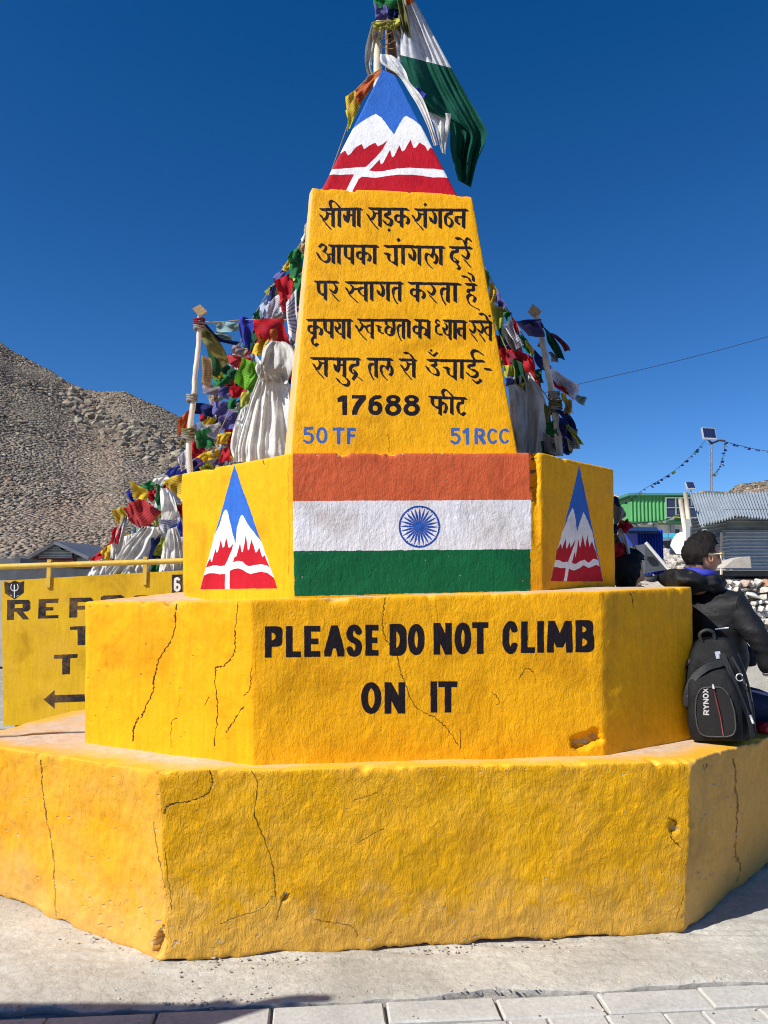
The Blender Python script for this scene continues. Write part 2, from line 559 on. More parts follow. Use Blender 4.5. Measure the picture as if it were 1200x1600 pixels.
    # line 6 uses its own magnification
    f.stroke([(K[0] + 830 / z, K[1] + 115 / z), (K[0] + 1134 / z, K[1] + 124 / z)], pennib(1), BLACK)
    for nm, x in (('pha', 915), ('ii', 1015)):
        put(K, GL[nm], x, 117, q, q * .93, 1, z)
    put(K, [(.9, [(1105, 125), (1105, 160), (1078, 166), (1066, 196), (1074, 240), (1100, 262), (1126, 246)])], 0, 0, 1, 1, 1, z)
    # numerals
    def arc(cx, cy, rx, ry, a0, a1, n=22):
        return [(cx + rx * math.cos(math.radians(a0 + (a1 - a0) * i / n)), cy + ry * math.sin(math.radians(a0 + (a1 - a0) * i / n))) for i in range(n + 1)]
    def num(pts, w, h, smooth=True, oval=True):
        f.stroke([(K[0] + a / z, K[1] + b / z) for a, b in pts], (ovalnib if oval else rectnib)(w / z, h / z), BLACK, 3, smooth)
    num([(101, 112), (101, 248)], 42, 34, False, False); num([(56, 136), (96, 112)], 34, 34, False, False)
    num([(180, 110), (264, 110)], 36, 32, False, False); num([(262, 116), (222, 168), (196, 214), (186, 250)], 42, 30, True, False)
    num(arc(362, 208, 41, 42, 0, 360), 42, 36); num([(398, 112), (358, 116), (326, 150), (320, 208)], 38, 34)
    for cx in (515, 672):
        num(arc(cx, 134, 42, 26, 0, 360), 42, 30); num(arc(cx, 214, 50, 42, 0, 360), 42, 36)
    # blue unit marks
    L = (460, 655); zl = 8.571
    def bl(org, pts, w=40, h=36, smooth=True, oval=False):
        f.stroke([(org[0] + a / zl, org[1] + b / zl) for a, b in pts], (ovalnib if oval else rectnib)(w / zl, h / zl), BLUE2, 4, smooth)
    bl(L, [(160, 124), (236, 124)], 40, 40, False); bl(L, [(152, 124), (142, 196)], 34, 34, False)
    bl(L, [(146, 200), (190, 192), (236, 222), (244, 262), (222, 304), (180, 316), (132, 288)], 38, 36, True, True)
    bl(L, arc(368, 218, 56, 92, 0, 360), 42, 38, True, True)
    bl(L, [(530, 134), (652, 134)], 36, 42, False); bl(L, [(592, 140), (592, 316)], 50, 40, False)
    bl(L, [(728, 138), (728, 318)], 48, 40, False); bl(L, [(728, 140), (806, 140)], 42, 42, False); bl(L, [(728, 222), (792, 222)], 40, 34, False)
    M = (690, 655)
    bl(M, [(155, 134), (222, 134)], 44, 42, False); bl(M, [(148, 136), (145, 206)], 40, 34, False)
    bl(M, [(150, 212), (190, 200), (230, 232), (238, 270), (218, 312), (180, 322), (136, 296)], 40, 36, True, True)
    bl(M, [(346, 136), (350, 322)], 46, 40, False); bl(M, [(296, 176), (340, 140)], 32, 32, False)
    bl(M, [(464, 142), (466, 318)], 48, 40, False); bl(M, [(464, 142), (530, 144), (560, 184), (534, 224), (470, 228)], 38, 34); bl(M, [(514, 228), (574, 322)], 42, 36, False)
    for dx in (0, 158):
        bl(M, [(724 + dx, 162), (698 + dx, 142), (656 + dx, 152), (632 + dx, 204), (634 + dx, 258), (664 + dx, 308), (704 + dx, 312), (728 + dx, 290)], 38, 36, True, True)

# --- roman letters in a unit box: strokes (x, y) with y down
def _arc(cx, cy, rx, ry, a0, a1, n=12):
    return [(cx + rx * math.cos(math.radians(a0 + (a1 - a0) * i / n)), cy + ry * math.sin(math.radians(a0 + (a1 - a0) * i / n))) for i in range(n + 1)]
ROM = {
 'P': [[(0, 0), (0, 1)], [(0, 0), (.6, 0), (1, .1), (1, .45), (.6, .56), (0, .56)]],
 'L': [[(0, 0), (0, 1)], [(0, 1), (1, 1)]],
 'E': [[(0, 0), (0, 1)], [(0, 0), (1, 0)], [(0, .5), (.82, .5)], [(0, 1), (1, 1)]],
 'A': [[(0, 1), (.5, 0)], [(.5, 0), (1, 1)], [(.2, .68), (.8, .68)]],
 'S': [[(1, .16), (.72, 0), (.28, 0), (0, .2), (.18, .42), (.8, .56), (1, .78), (.74, 1), (.25, 1), (0, .84)]],
 'D': [[(0, 0), (0, 1)], [(0, 0), (.5, 0), (1, .22), (1, .78), (.5, 1), (0, 1)]],
 'O': [_arc(.5, .5, .5, .5, 0, 360, 20)],
 'N': [[(0, 1), (0, 0)], [(0, 0), (1, 1)], [(1, 1), (1, 0)]],
 'T': [[(0, 0), (1, 0)], [(.5, 0), (.5, 1)]],
 'C': [[(1, .2), (.8, .02), (.45, -.02), (.05, .2), (0, .5), (.05, .8), (.45, 1.02), (.8, .98), (1, .8)]],
 'I': [[(.5, 0), (.5, 1)]],
 'M': [[(0, 1), (.06, 0)], [(.06, 0), (.5, .8)], [(.5, .8), (.94, 0)], [(.94, 0), (1, 1)]],
 'B': [[(0, 0), (0, 1)], [(0, 0), (.6, 0), (.9, .1), (.9, .38), (.6, .47), (0, .47)], [(0, .47), (.65, .47), (1, .6), (1, .88), (.65, 1), (0, 1)]],
 'R': [[(0, 0), (0, 1)], [(0, 0), (.6, 0), (1, .1), (1, .42), (.6, .55), (0, .55)], [(.45, .55), (1, 1)]],
 'Y': [[(0, 0), (.5, .5)], [(1, 0), (.5, .5)], [(.5, .5), (.5, 1)]],
 'X': [[(0, 0), (1, 1)], [(1, 0), (0, 1)]],
 '6': [[(.95, .12), (.6, 0), (.15, .1), (0, .45), (.05, .85), (.5, 1), (.95, .85), (.95, .55), (.5, .45), (.05, .6)]],
}
CURVED = set('PSDOCBR6')
def roman(f, ch, x0, x1, y0, y1, w, h, col, slope=0.0, soft=True):
    for st in ROM[ch]:
        pts = []
        for a, b in st:
            x = x0 + w / 2 + a * max(0.01, (x1 - x0 - w)); y = y0 + h / 2 + b * (y1 - y0 - h)
            if ch == 'I':
                x = (x0 + x1) / 2
            pts.append((x, y + slope * (x - x0)))
        sm = soft and ch in CURVED and len(st) > 2
        nib = ovalnib(w, h, 12) if (sm and ch in 'SOC6') else rectnib(w, h)
        f.stroke(pts, nib, col, 4, sm)
# ------------------------------------------------------------------ the stepped monument
def Gz(px, py, z):
    r = ray(px, py)
    return Vector((0, 0, EYE)) + r * ((z - EYE) / r.z)

def wallmat(name, face, fade=0.0, relief=1.0, gloss=.42, dust=0.0):
    m, nt, b = newmat(name)
    L = nt.links
    tc = nt.nodes.new('ShaderNodeTexCoord')
    geo = nt.nodes.new('ShaderNodeNewGeometry')
    ob = geo.outputs['Position']
    if isinstance(face, Face):
        a, r_ = face.images()
        ia = nt.nodes.new('ShaderNodeTexImage'); ia.image = a; ia.extension = 'EXTEND'
        ir = nt.nodes.new('ShaderNodeTexImage'); ir.image = r_; ir.extension = 'EXTEND'
        # the brush edge is never ruler straight: warp the lookup a little
        wn_ = noise_node(nt, 42, 3, .6, 0, ob)
        sub = nt.nodes.new('ShaderNodeVectorMath'); sub.operation = 'SUBTRACT'; sub.inputs[1].default_value = (.5, .5, .5)
        L.new(wn_.outputs['Color'], sub.inputs[0])
        scl = nt.nodes.new('ShaderNodeVectorMath'); scl.operation = 'SCALE'; scl.inputs['Scale'].default_value = .0050 / max(face.W, .5)
        L.new(sub.outputs[0], scl.inputs[0])
        ad = nt.nodes.new('ShaderNodeVectorMath'); ad.operation = 'ADD'
        L.new(tc.outputs['UV'], ad.inputs[0]); L.new(scl.outputs[0], ad.inputs[1])
        L.new(ad.outputs[0], ia.inputs[0]); L.new(ad.outputs[0], ir.inputs[0])
        col = ia.outputs[0]
    else:
        col = None
    if col is None:
        rgb = nt.nodes.new('ShaderNodeRGB'); rgb.outputs[0].default_value = (*face, 1)
        col = rgb.outputs[0]
    # uneven coats of paint: slightly deeper and slightly thinner patches
    n1 = noise_node(nt, 2.6, 6, .62, .8, ob)
    r1 = ramp(nt, n1.outputs[0], [(.30, (.74, .70, .66, 1)), (.47, g(.97)), (.56, g(1.0)), (.7, (1.06, 1.10, 1.2, 1))])
    c = mixc(nt, 1, col, r1.outputs[0], 'MULTIPLY')
    n2 = noise_node(nt, 55, 4, .7, .2, ob)
    r2 = ramp(nt, n2.outputs[0], [(.3, g(.88)), (.6, g(1.04))])
    c = mixc(nt, .8, c, r2.outputs[0], 'MULTIPLY')
    # laps of the brush, nearly upright
    mb_ = nt.nodes.new('ShaderNodeMapping'); mb_.inputs['Scale'].default_value = (1.0, 1.0, .12); L.new(ob, mb_.inputs[0])
    n8 = noise_node(nt, 38, 5, .65, .5, mb_.outputs[0])
    r8 = ramp(nt, n8.outputs[0], [(.32, g(.84)), (.58, g(1.04))])
    c = mixc(nt, .7, c, r8.outputs[0], 'MULTIPLY')
    # orange undercoat showing in blotches
    n3 = noise_node(nt, 6.5, 7, .7, 1.2, ob)
    r3 = ramp(nt, n3.outputs[0], [(.50, g(0)), (.72, g(1))])
    mm = nt.nodes.new('ShaderNodeMath'); mm.operation = 'MULTIPLY'; mm.inputs[1].default_value = .22
    L.new(r3.outputs[0], mm.inputs[0])
    c = mixc(nt, mm.outputs[0], c, mixc(nt, 1, c, (1.0, .72, .55), 'MULTIPLY'))
    # chalky rubbed paint
    if fade > 0:
        n4 = noise_node(nt, 3.4, 9, .74, .6, ob)
        r4 = ramp(nt, n4.outputs[0], [(.5 - .28 * fade, g(0)), (.74 - .1 * fade, g(1))])
        m4 = nt.nodes.new('ShaderNodeMath'); m4.operation = 'MULTIPLY'; m4.inputs[1].default_value = min(1, .25 + fade * .55)
        L.new(r4.outputs[0], m4.inputs[0])
        c = mixc(nt, m4.outputs[0], c, (.70, .39, .09))
    if dust > 0:
        sx = nt.nodes.new('ShaderNodeSeparateXYZ'); L.new(ob, sx.inputs[0])
        n5 = noise_node(nt, 5.5, 8, .72, .9, ob)
        ma = nt.nodes.new('ShaderNodeMath'); ma.operation = 'MULTIPLY_ADD'; ma.inputs[1].default_value = -.95
        zo = nt.nodes.new('ShaderNodeMath'); zo.operation = 'ADD'; zo.inputs[1].default_value = .37; L.new(sx.outputs[2], zo.inputs[0])
        L.new(n5.outputs[0], ma.inputs[0]); L.new(zo.outputs[0], ma.inputs[2])
        r5 = ramp(nt, ma.outputs[0], [(0.0, g(.62)), (.16, g(0))])
        r5.color_ramp.elements[0].position = 0.0
        m5 = nt.nodes.new('ShaderNodeMath'); m5.operation = 'MULTIPLY'; m5.inputs[1].default_value = dust
        L.new(r5.outputs[0], m5.inputs[0])
        c = mixc(nt, m5.outputs[0], c, (.66, .40, .13))
    # small scuffs where plaster shows
    n6 = noise_node(nt, 30, 8, .75, .6, ob)
    r6 = ramp(nt, n6.outputs[0], [(.685, g(0)), (.72, g(1))])
    m6 = nt.nodes.new('ShaderNodeMath'); m6.operation = 'MULTIPLY'; m6.inputs[1].default_value = .35
    L.new(r6.outputs[0], m6.inputs[0])
    c = mixc(nt, m6.outputs[0], c, (.55, .40, .24))
    L.new(c, b.inputs['Base Color'])
    rr = ramp(nt, n1.outputs[0], [(.3, g(gloss)), (.7, g(gloss + .22))])
    L.new(rr.outputs[0], b.inputs['Roughness'])
    b.inputs['Specular IOR Level'].default_value = .16
    # relief: trowel wrinkles, brush strokes, pits
    def bump(h, dist, prev=None, inv=False):
        bp = nt.nodes.new('ShaderNodeBump'); bp.inputs['Distance'].default_value = dist; bp.invert = inv
        bp.inputs['Strength'].default_value = 1
        L.new(h, bp.inputs['Height'])
        if prev is not None:
            L.new(prev, bp.inputs['Normal'])
        return bp.outputs[0]
    mp = nt.nodes.new('ShaderNodeMapping'); mp.inputs['Scale'].default_value = (1.0, 1.0, .42)
    L.new(ob, mp.inputs[0])
    na = noise_node(nt, 62, 5, .6, 1.4, mp.outputs[0])
    nb = noise_node(nt, 15, 5, .62, 1.8, ob)
    nc = nt.nodes.new('ShaderNodeTexNoise'); nc.noise_type = 'RIDGED_MULTIFRACTAL'
    nc.inputs['Scale'].default_value = 9.5; nc.inputs['Detail'].default_value = 5; nc.inputs['Roughness'].default_value = .55; nc.inputs['Distortion'].default_value = .6
    nc.normalize = True
    L.new(ob, nc.inputs['Vector'])
    # some trowelled areas lie smooth, others are rough
    nm = noise_node(nt, 3.1, 4, .6, .7, ob)
    rm = ramp(nt, nm.outputs[0], [(.34, g(.30)), (.62, g(1))])
    rm2 = ramp(nt, nm.outputs[0], [(.38, g(1)), (.66, g(.45))])
    nd = noise_node(nt, 120, 4, .65, .5, mp.outputs[0])
    ne = noise_node(nt, 26, 6, .68, .9, mp.outputs[0])
    nrm = bump(nb.outputs[0], .0032 * relief)
    nrm = bump(nc.outputs[0], .0026 * relief, nrm); nrm.node.inputs['Strength'].default_value = 1; L.new(rm.outputs[0], nrm.node.inputs['Strength'])
    nrm = bump(ne.outputs[0], .0056 * relief, nrm)
    nrm = bump(na.outputs[0], .0030 * relief, nrm); L.new(rm2.outputs[0], nrm.node.inputs['Strength'])
    nrm = bump(nd.outputs[0], .0017 * relief, nrm)
    if isinstance(face, Face):
        nrm = bump(ir.outputs[0], .006, nrm)
    L.new(nrm, b.inputs['Normal'])
    return m

def ledgemat(name, yellow=.5):
    m, nt, b = newmat(name)
    L = nt.links
    geo = nt.nodes.new('ShaderNodeNewGeometry'); ob = geo.outputs['Position']
    at = nt.nodes.new('ShaderNodeAttribute'); at.attribute_name = 'edge'
    n1 = noise_node(nt, 5, 8, .7, .8, ob)
    ma = nt.nodes.new('ShaderNodeMath'); ma.operation = 'MULTIPLY_ADD'; ma.inputs[1].default_value = .34; 
    L.new(n1.outputs[0], ma.inputs[0]); L.new(at.outputs['Fac'], ma.inputs[2])
    r = ramp(nt, ma.outputs[0], [(.17 + .1 * yellow, g(1)), (.30 + .16 * yellow, g(0))])
    n2 = noise_node(nt, 18, 8, .7, .5, ob)
    tan = ramp(nt, n2.outputs[0], [(.3, (.50, .36, .25, 1)), (.55, (.66, .50, .36, 1)), (.75, (.74, .60, .46, 1))])
    n7 = noise_node(nt, 2.2, 5, .7, .8, ob)
    r7 = ramp(nt, n7.outputs[0], [(.46, g(0)), (.66, g(.55))])
    t2 = mixc(nt, r7.outputs[0], tan.outputs[0], (.74, .40, .10))
    c = mixc(nt, r.outputs[0], t2, (.82, .43, .03))
    L.new(c, b.inputs['Base Color'])
    b.inputs['Roughness'].default_value = .55
    n3 = noise_node(nt, 40, 6, .65, .6, ob)
    bp = nt.nodes.new('ShaderNodeBump'); bp.inputs['Distance'].default_value = .004; L.new(n3.outputs[0], bp.inputs['Height'])
    L.new(bp.outputs[0], b.inputs['Normal'])
    return m

def tier(name, bot, top, fine, mats, ledge, parent, inset=.6, step=.012, amp=.006, dents=(), rag=0.0, seed=1, rnd=.011, faces=None, cap=True, zcrown=0.0):
    """bot/top: matching rings of world points in order left, front-left, front-right, right, back...; fine: edges built densely"""
    n = len(bot)
    cen = sum((Vector(p) for p in top), Vector()) / n
    s_b = []; eid = []; 
    for k in range(n):
        a = Vector(bot[k]); b_ = Vector(bot[(k + 1) % n]); c = Vector(top[k]); d = Vector(top[(k + 1) % n])
        Lx = (b_ - a).length
        m_ = max(2, int(Lx / (step if k in fine else .12)))
        for i in range(m_):
            t = i / m_
            s_b.append((a.lerp(b_, t), c.lerp(d, t))); eid.append(k)
    N = len(s_b)
    B = np.array([list(q[0]) for q in s_b]); T = np.array([list(q[1]) for q in s_b]); E = np.array(eid)
    # soften the vertical corners
    def soft(A):
        o = A.copy()
        for k in range(n):
            ids = np.where(E == k)[0]
            i0 = ids[0]
            for j in range(-2, 3):
                i = (i0 + j) % N
                p = A[i]; a = A[(i - 1) % N]; b_ = A[(i + 1) % N]
                c = A[i0]
                w = max(0, 1 - abs(j) / 2.6)
                # pull towards the chord of the corner
                ch = (A[(i0 - 2) % N] + A[(i0 + 2) % N]) / 2
                d = ch - c
                L_ = np.linalg.norm(d)
                if L_ > 1e-6:
                    o[i] = p + d / L_ * min(rnd, L_ * .45) * w
        return o
    B = soft(B); T = soft(T)
    nx = np.roll(T, -1, 0) - np.roll(T, 1, 0)
    nn = np.stack([nx[:, 1], -nx[:, 0], np.zeros(N)], 1)
    nn /= np.linalg.norm(nn, axis=1)[:, None] + 1e-9
    H = float(np.mean(T[:, 2] - B[:, 2]))
    # vertical profile: (fraction of height, outward offset)
    rows = max(6, int(H / step))
    prof = [(i / rows * (1 - .022 / H), 0.0, 0) for i in range(rows + 1)]
    prof += [(1 - .009 / H, -.0005, 0), (1 - .004 / H, -.0022, 0), (1 - .0008 / H, -.006, 0)]
    V = []; cols = []
    for (fr, off, _) in prof:
        p = B + (T - B) * fr
        p = p + nn * off
        V.append(p)
    W = np.array(V)                     # rows, N, 3
    X, Y, Z = W[..., 0], W[..., 1], W[..., 2]
    d = amp * (1.6 * fbm(X * 2.1, Y * 2.1, Z * 2.6, 3, seed) + .8 * fbm(X * 9, Y * 9, Z * 9, 3, seed + 5) + .28 * fbm(X * 34, Y * 34, Z * 30, 2, seed + 9))
    # chipped upper arris
    fr = np.array([q[0] for q in prof])[:, None]
    dist_top = (1 - fr) * H
    chip = np.clip(fbm(X * 11, Y * 11, Z * 0 + 3, 4, seed + 21) - .18, 0, 1) * .045 * np.exp(-dist_top / .014)
    d = d - chip
    Z2 = Z - chip * 1.1 + .004 * fbm(X * 4, Y * 4, X * 0, 3, seed + 31) * np.exp(-dist_top / .05)
    if rag:
        hgt = Z - B[None, :, 2]
        d = d + .022 * np.exp(-hgt / .05) * (.5 + fbm(X * 6, Y * 6, Z * 0, 3, seed + 3)) - .028 * np.exp(-hgt / .012)
        Z2 = Z2 + rag * np.clip(.35 + fbm(X * 7, Y * 7, X * 0 + 1, 5, seed + 44, .62) * 1.7, 0, 1) * np.exp(-hgt / .03)
    X2 = X + nn[None, :, 0] * d; Y2 = Y + nn[None, :, 1] * d
    # dents traced as convex regions on a face
    if dents:
        for (fc, cx_, cy_, rx, ry, depth, rot) in dents:
            u0, v0 = fc.tex(cx_, cy_); ux, _ = fc.tex(cx_ + 1, cy_); k = abs(ux - u0)
            S = (X - fc.O.x) * fc.S.x + (Y - fc.O.y) * fc.S.y + (Z - fc.O.z) * fc.S.z
            Tt = (X - fc.O.x) * fc.T.x + (Y - fc.O.y) * fc.T.y + (Z - fc.O.z) * fc.T.z
            nd = abs((X - fc.O.x) * fc.N.x + (Y - fc.O.y) * fc.N.y + (Z - fc.O.z) * fc.N.z)
            a = (S + fc.m) * fc.ppm - u0; b_ = (Tt + fc.m) * fc.ppm - v0
            cr, sr = math.cos(rot), math.sin(rot)
            a2 = (a * cr + b_ * sr) / (rx * k); b2 = (-a * sr + b_ * cr) / (ry * k)
            rr = (np.abs(a2) ** 3 + np.abs(b2) ** 3) ** (1 / 3) + .35 * fbm(X * 30, Y * 30, Z * 30, 3, 77)
            w = np.clip((1.0 - rr) * 4, 0, 1) * (nd < .06)
            X2 += fc.N.x * 0 - nn[None, :, 0] * depth * w; Y2 += - nn[None, :, 1] * depth * w
    Vs = np.stack([X2, Y2, Z2], 2)
    rowsN = Vs.shape[0]
    allv = [Vs.reshape(-1, 3)]
    edge = [np.zeros(rowsN * N)]
    fcs = []; fm = []
    for r in range(rowsN - 1):
        for i in range(N):
            i2 = (i + 1) % N
            fcs.append((r * N + i, r * N + i2, (r + 1) * N + i2, (r + 1) * N + i)); fm.append(mats[E[i]])
    # the top surface runs inward
    last = Vs[-1]
    base = (rowsN - 1) * N
    ins = [.006, .018, .035, .06, .09, .13, .18, .25, .33, .42, .5, .6, .7]
    ins = [q for q in ins if q < inset] + [inset]
    cc = np.array(list(cen))
    dirs = cc[None, :] - last; dirs[:, 2] = 0
    dl = np.linalg.norm(dirs, axis=1)
    dn = dirs / (dl[:, None] + 1e-9)
    start = rowsN * N
    for q in ins:
        qq = np.minimum(q, dl * .92)
        p = last + dn * qq[:, None]
        p[:, 2] = T[:, 2] + .006 * fbm(p[:, 0] * 4, p[:, 1] * 4, 2.0, 3, seed + 60) * min(1, q / .05) + zcrown * min(1, q / .3) - chip[-1] * max(0, 1 - q / .03)
        allv.append(p); edge.append(np.full(N, q))
    nr = len(ins)
    prev = base
    for r in range(nr):
        cur = start + r * N
        for i in range(N):
            i2 = (i + 1) % N
            fcs.append((prev + i, prev + i2, cur + i2, cur + i)); fm.append(ledge)
        prev = cur
    if cap:
        fcs.append(tuple(prev + i for i in range(N))); fm.append(ledge)
    V = np.concatenate(allv)
    ed = np.concatenate(edge)
    me = bpy.data.meshes.new(name)
    me.from_pydata(V.tolist(), [], fcs)
    me.polygons.foreach_set('use_smooth', [True] * len(me.polygons))
    o = bpy.data.objects.new(name, me); COL.objects.link(o)
    at = me.attributes.new('edge', 'FLOAT', 'POINT')
    at.data.foreach_set('value', ed.astype(np.float32))
    uvl = me.uv_layers.new(name='UVMap')
    li = np.zeros(len(me.loops), np.int32); me.loops.foreach_get('vertex_index', li)
    fidx = np.zeros(len(me.loops), np.int32)
    st_ = np.zeros(len(me.polygons), np.int32); tt = np.zeros(len(me.polygons), np.int32)
    me.polygons.foreach_get('loop_start', st_); me.polygons.foreach_get('loop_total', tt)
    fmA = np.array(fm)
    fidx = np.repeat(fmA, tt)
    uv = np.zeros((len(me.loops), 2), np.float32)
    for mi, fc in (faces or {}).items():
        sel = fidx == mi
        q = V[li[sel]] - np.array(list(fc.O))
        uv[sel, 0] = (q @ np.array(list(fc.S)) + fc.m) * fc.ppm / fc.w
        uv[sel, 1] = (q @ np.array(list(fc.T)) + fc.m) * fc.ppm / fc.h
    uvl.data.foreach_set('uv', uv.ravel())
    me.polygons.foreach_set('material_index', fm)
    me.update()
    adopt(parent, o)
    return o

# ---- plan of each step, measured from the photograph
def V3(p, z=None):
    p = Vector(p)
    return Vector((p.x, p.y, p.z if z is None else z))

def extend(a, b, L):
    a = Vector(a); b = Vector(b)
    d = (b - a).normalized()
    return a + d * L

Z1 = .74
T1FL = Gz(247, 1206, Z1); T1FR = Gz(1082, 1190, Z1)
T1L = extend(T1FL, Gz(0, 1168, Z1), 1.34); T1R = extend(T1FR, Gz(1200, 1152, Z1), 1.15)
B1FL = Gz(262, 1499, 0); B1FR = Gz(1070, 1453, 0)
B1L = extend(B1FL, Gz(0, 1397, 0), 1.36); B1R = extend(B1FR, Gz(1200, 1347, 0), 1.15)
def back(Lp, Rp, c, z, w):
    """closes the ring behind with three more corners"""
    return [Vector((Rp.x + .12 * w, Rp.y + 1.0 * w, z)), Vector((c + .62 * w, Rp.y + 1.75 * w, z)), Vector((c - .75 * w, Lp.y + 1.75 * w, z)), Vector((Lp.x + .22 * w, Lp.y + .85 * w, z))]
t1 = [T1L, T1FL, T1FR, T1R] + back(T1L, T1R, .1, Z1, 1.15)
b1 = [V3(B1L, -.03), V3(B1FL, -.03), V3(B1FR, -.03), V3(B1R, -.03)] + [V3(p, -.03) for p in back(B1L, B1R, .1, 0, 1.15)]

D2 = [3.78, 3.32, 3.50, 3.88]
b2 = [V3(P(131, 1151, D2[0]), Z1 - .02), V3(P(396, 1182, D2[1]), Z1 - .02), V3(P(943, 1168, D2[2]), Z1 - .02), V3(P(1086, 1140, D2[3]), Z1 - .02)]
t2 = [P(134, 940, D2[0]), P(392, 937, D2[1]), P(940, 924, D2[2]), P(1082, 917, D2[3])]
bb = back(b2[0], b2[3], .1, 0, .95)
b2 += [V3(p, Z1 - .02) for p in bb]; t2 += [V3(p, 1.45) for p in bb]

D3 = [4.20, 3.60, 3.76, 4.15]
b3 = [P(287, 936, D3[0]), P(459, 933, D3[1]), P(848, 930, D3[2]), P(961, 920, D3[3])]
for q in b3:
    q.z = 1.405
t3 = [P(283, 740, D3[0]), P(455, 708, D3[1]), P(846, 707, D3[2]), P(958, 733, D3[3])]
bb = back(b3[0], b3[3], .1, 0, .72)
b3 += [V3(p, 1.405) for p in bb]; t3 += [V3(p, 2.12) for p in bb]

ZT3 = 2.10
bo = [V3(P(441, 706, 4.45), ZT3), V3(P(453.5, 706, 3.63), ZT3), V3(P(812, 706, 3.78), ZT3)]
bo.append(Vector((bo[2].x - .05, 4.6, ZT3)))
to = [P(484, 300, 4.40), P(487.5, 293, 3.88), P(737, 303, 3.98)]
to.append(Vector((to[2].x - .06, 4.5, to[2].z)))
ztp = to[1].z
tp_ = [P(495, 288, 4.30), P(498, 293, 3.92), P(721, 297, 4.01)]
tp_.append(Vector((tp_[2].x - .05, 4.42, tp_[2].z)))
for q in tp_:
    q.z = ztp - .015
ap = P(604, 110, 4.16)
apx = [ap + Vector((-.028, .03, 0)), ap + Vector((-.02, -.012, 0)), ap + Vector((.045, -.008, -.03)), ap + Vector((.03, .04, -.01))]

mon = thing('stepped_monument', (0.1, 4.6, 0), 'tall yellow painted concrete monument stepping up to an inscribed pillar with a blue tip', 'monument')

fL1 = Face('base_left', b1[0], b1[1], t1[1], 620, YEL)
fF1 = Face('base_front', b1[1], b1[2], (t1[1] + t1[2]) / 2, 620, (.76, .385, .005))
fR1 = Face('base_right', b1[2], b1[3], t1[2], 420, (.66, .38, .10))
fL2 = Face('middle_left', b2[0], b2[1], t2[1], 700, YEL)
fF2 = Face('middle_front', b2[1], b2[2], (t2[1] + t2[2]) / 2, 700, YEL)
fR2 = Face('middle_right', b2[2], b2[3], t2[2], 420, YEL)
fL3 = Face('upper_left', b3[0], b3[1], t3[1], 800, YEL)
fF3 = Face('upper_front', b3[1], b3[2], (t3[1] + t3[2]) / 2, 900, YEL)
fR3 = Face('upper_right', b3[2], b3[3], t3[2], 800, YEL)
fO = Face('pillar_front', bo[1], bo[2], (to[1] + to[2]) / 2, 1100, YEL)
fP = Face('cap_front', tp_[1], tp_[2], ap, 1000, BLUE)

# base tier cracks
c_ = fL1.crack
c_([(82, 1182), (83, 1225), (87, 1290), (92, 1350), (93, 1430)], 1.7)
c_([(238, 1285), (247, 1345), (258, 1400), (262, 1450)], 1.6)
c_([(245, 1475), (253, 1455), (258, 1445)], 4.2, (.03, .022, .015), 0, .6)
c_ = fF1.crack
c_([(325, 1205), (331, 1226), (322, 1245), (290, 1258), (262, 1265), (254, 1280)], 2.2)
c_([(392, 1205), (402, 1230), (398, 1275), (415, 1320), (427, 1360), (430, 1405)], 1.5)
c_([(427, 1405), (405, 1425), (370, 1435), (345, 1445)], 1.0)
c_([(452, 1398), (440, 1415), (432, 1440)], 1.8)
c_([(490, 1438), (530, 1445), (552, 1450), (560, 1464)], 1.3)
c_([(255, 1330), (262, 1380), (268, 1425)], 1.2)
c_([(1040, 1275), (1055, 1285), (1045, 1305), (1060, 1320)], 1.6)
c_([(550, 1255), (570, 1247), (590, 1240)], .9); c_([(560, 1318), (585, 1303), (600, 1296)], .9)
c_([(1077, 1225), (1073, 1280), (1078, 1330), (1070, 1390), (1055, 1435)], 1.3)
c_ = fR1.crack
c_([(1136, 1183), (1139, 1230), (1142, 1290), (1145, 1330), (1152, 1350), (1153, 1378)], 2.6)
c_([(1098, 1195), (1101, 1200), (1104, 1193)], 2)
rk = random.Random(9)
fF1.flakes([(rk.uniform(262, 1070), 1484 - (k % 3) * rk.uniform(0, 34) - (rk.random() * 20), rk.uniform(1.2, 5)) for k in range(46)] + [(rk.uniform(260, 1070), rk.uniform(1205, 1470), rk.uniform(.8, 2.2)) for k in range(40)] + [(rk.uniform(255, 1080), rk.uniform(1200, 1210), rk.uniform(1, 3.2)) for k in range(16)], 3, (.52, .40, .24))
fF1.flakes([(446, 1400, 5), (1051, 1292, 6), (1074, 1240, 3), (1072, 1350, 3), (1066, 1432, 5), (330, 1232, 2.5), (258, 1270, 2.5), (425, 1404, 2.5)], 5, (.36, .27, .17))
fL1.flakes([(rk.uniform(0, 258), rk.uniform(1190, 1480), rk.uniform(.8, 2.6)) for k in range(50)] + [(84, 1240, 2.5), (90, 1372, 2.5), (248, 1440, 6), (244, 1470, 7)] + [(rk.uniform(0, 250), 1400 + rk.uniform(0, 90), rk.uniform(1.5, 4)) for k in range(30)], 6, (.56, .42, .25))
fR1.flakes([(rk.uniform(1085, 1200), rk.uniform(1185, 1440), rk.uniform(1, 4)) for k in range(50)] + [(1140, 1300, 5), (1150, 1365, 7), (1100, 1200, 4)], 7, (.46, .36, .24))
fF2.flakes([(rk.uniform(400, 940), rk.uniform(945, 1170), rk.uniform(.6, 1.6)) for k in range(34)] + [(916, 1158, 11), (904, 1160, 8), (930, 1152, 7), (603, 975, 2), (700, 1140, 2)], 8, (.50, .33, .15))
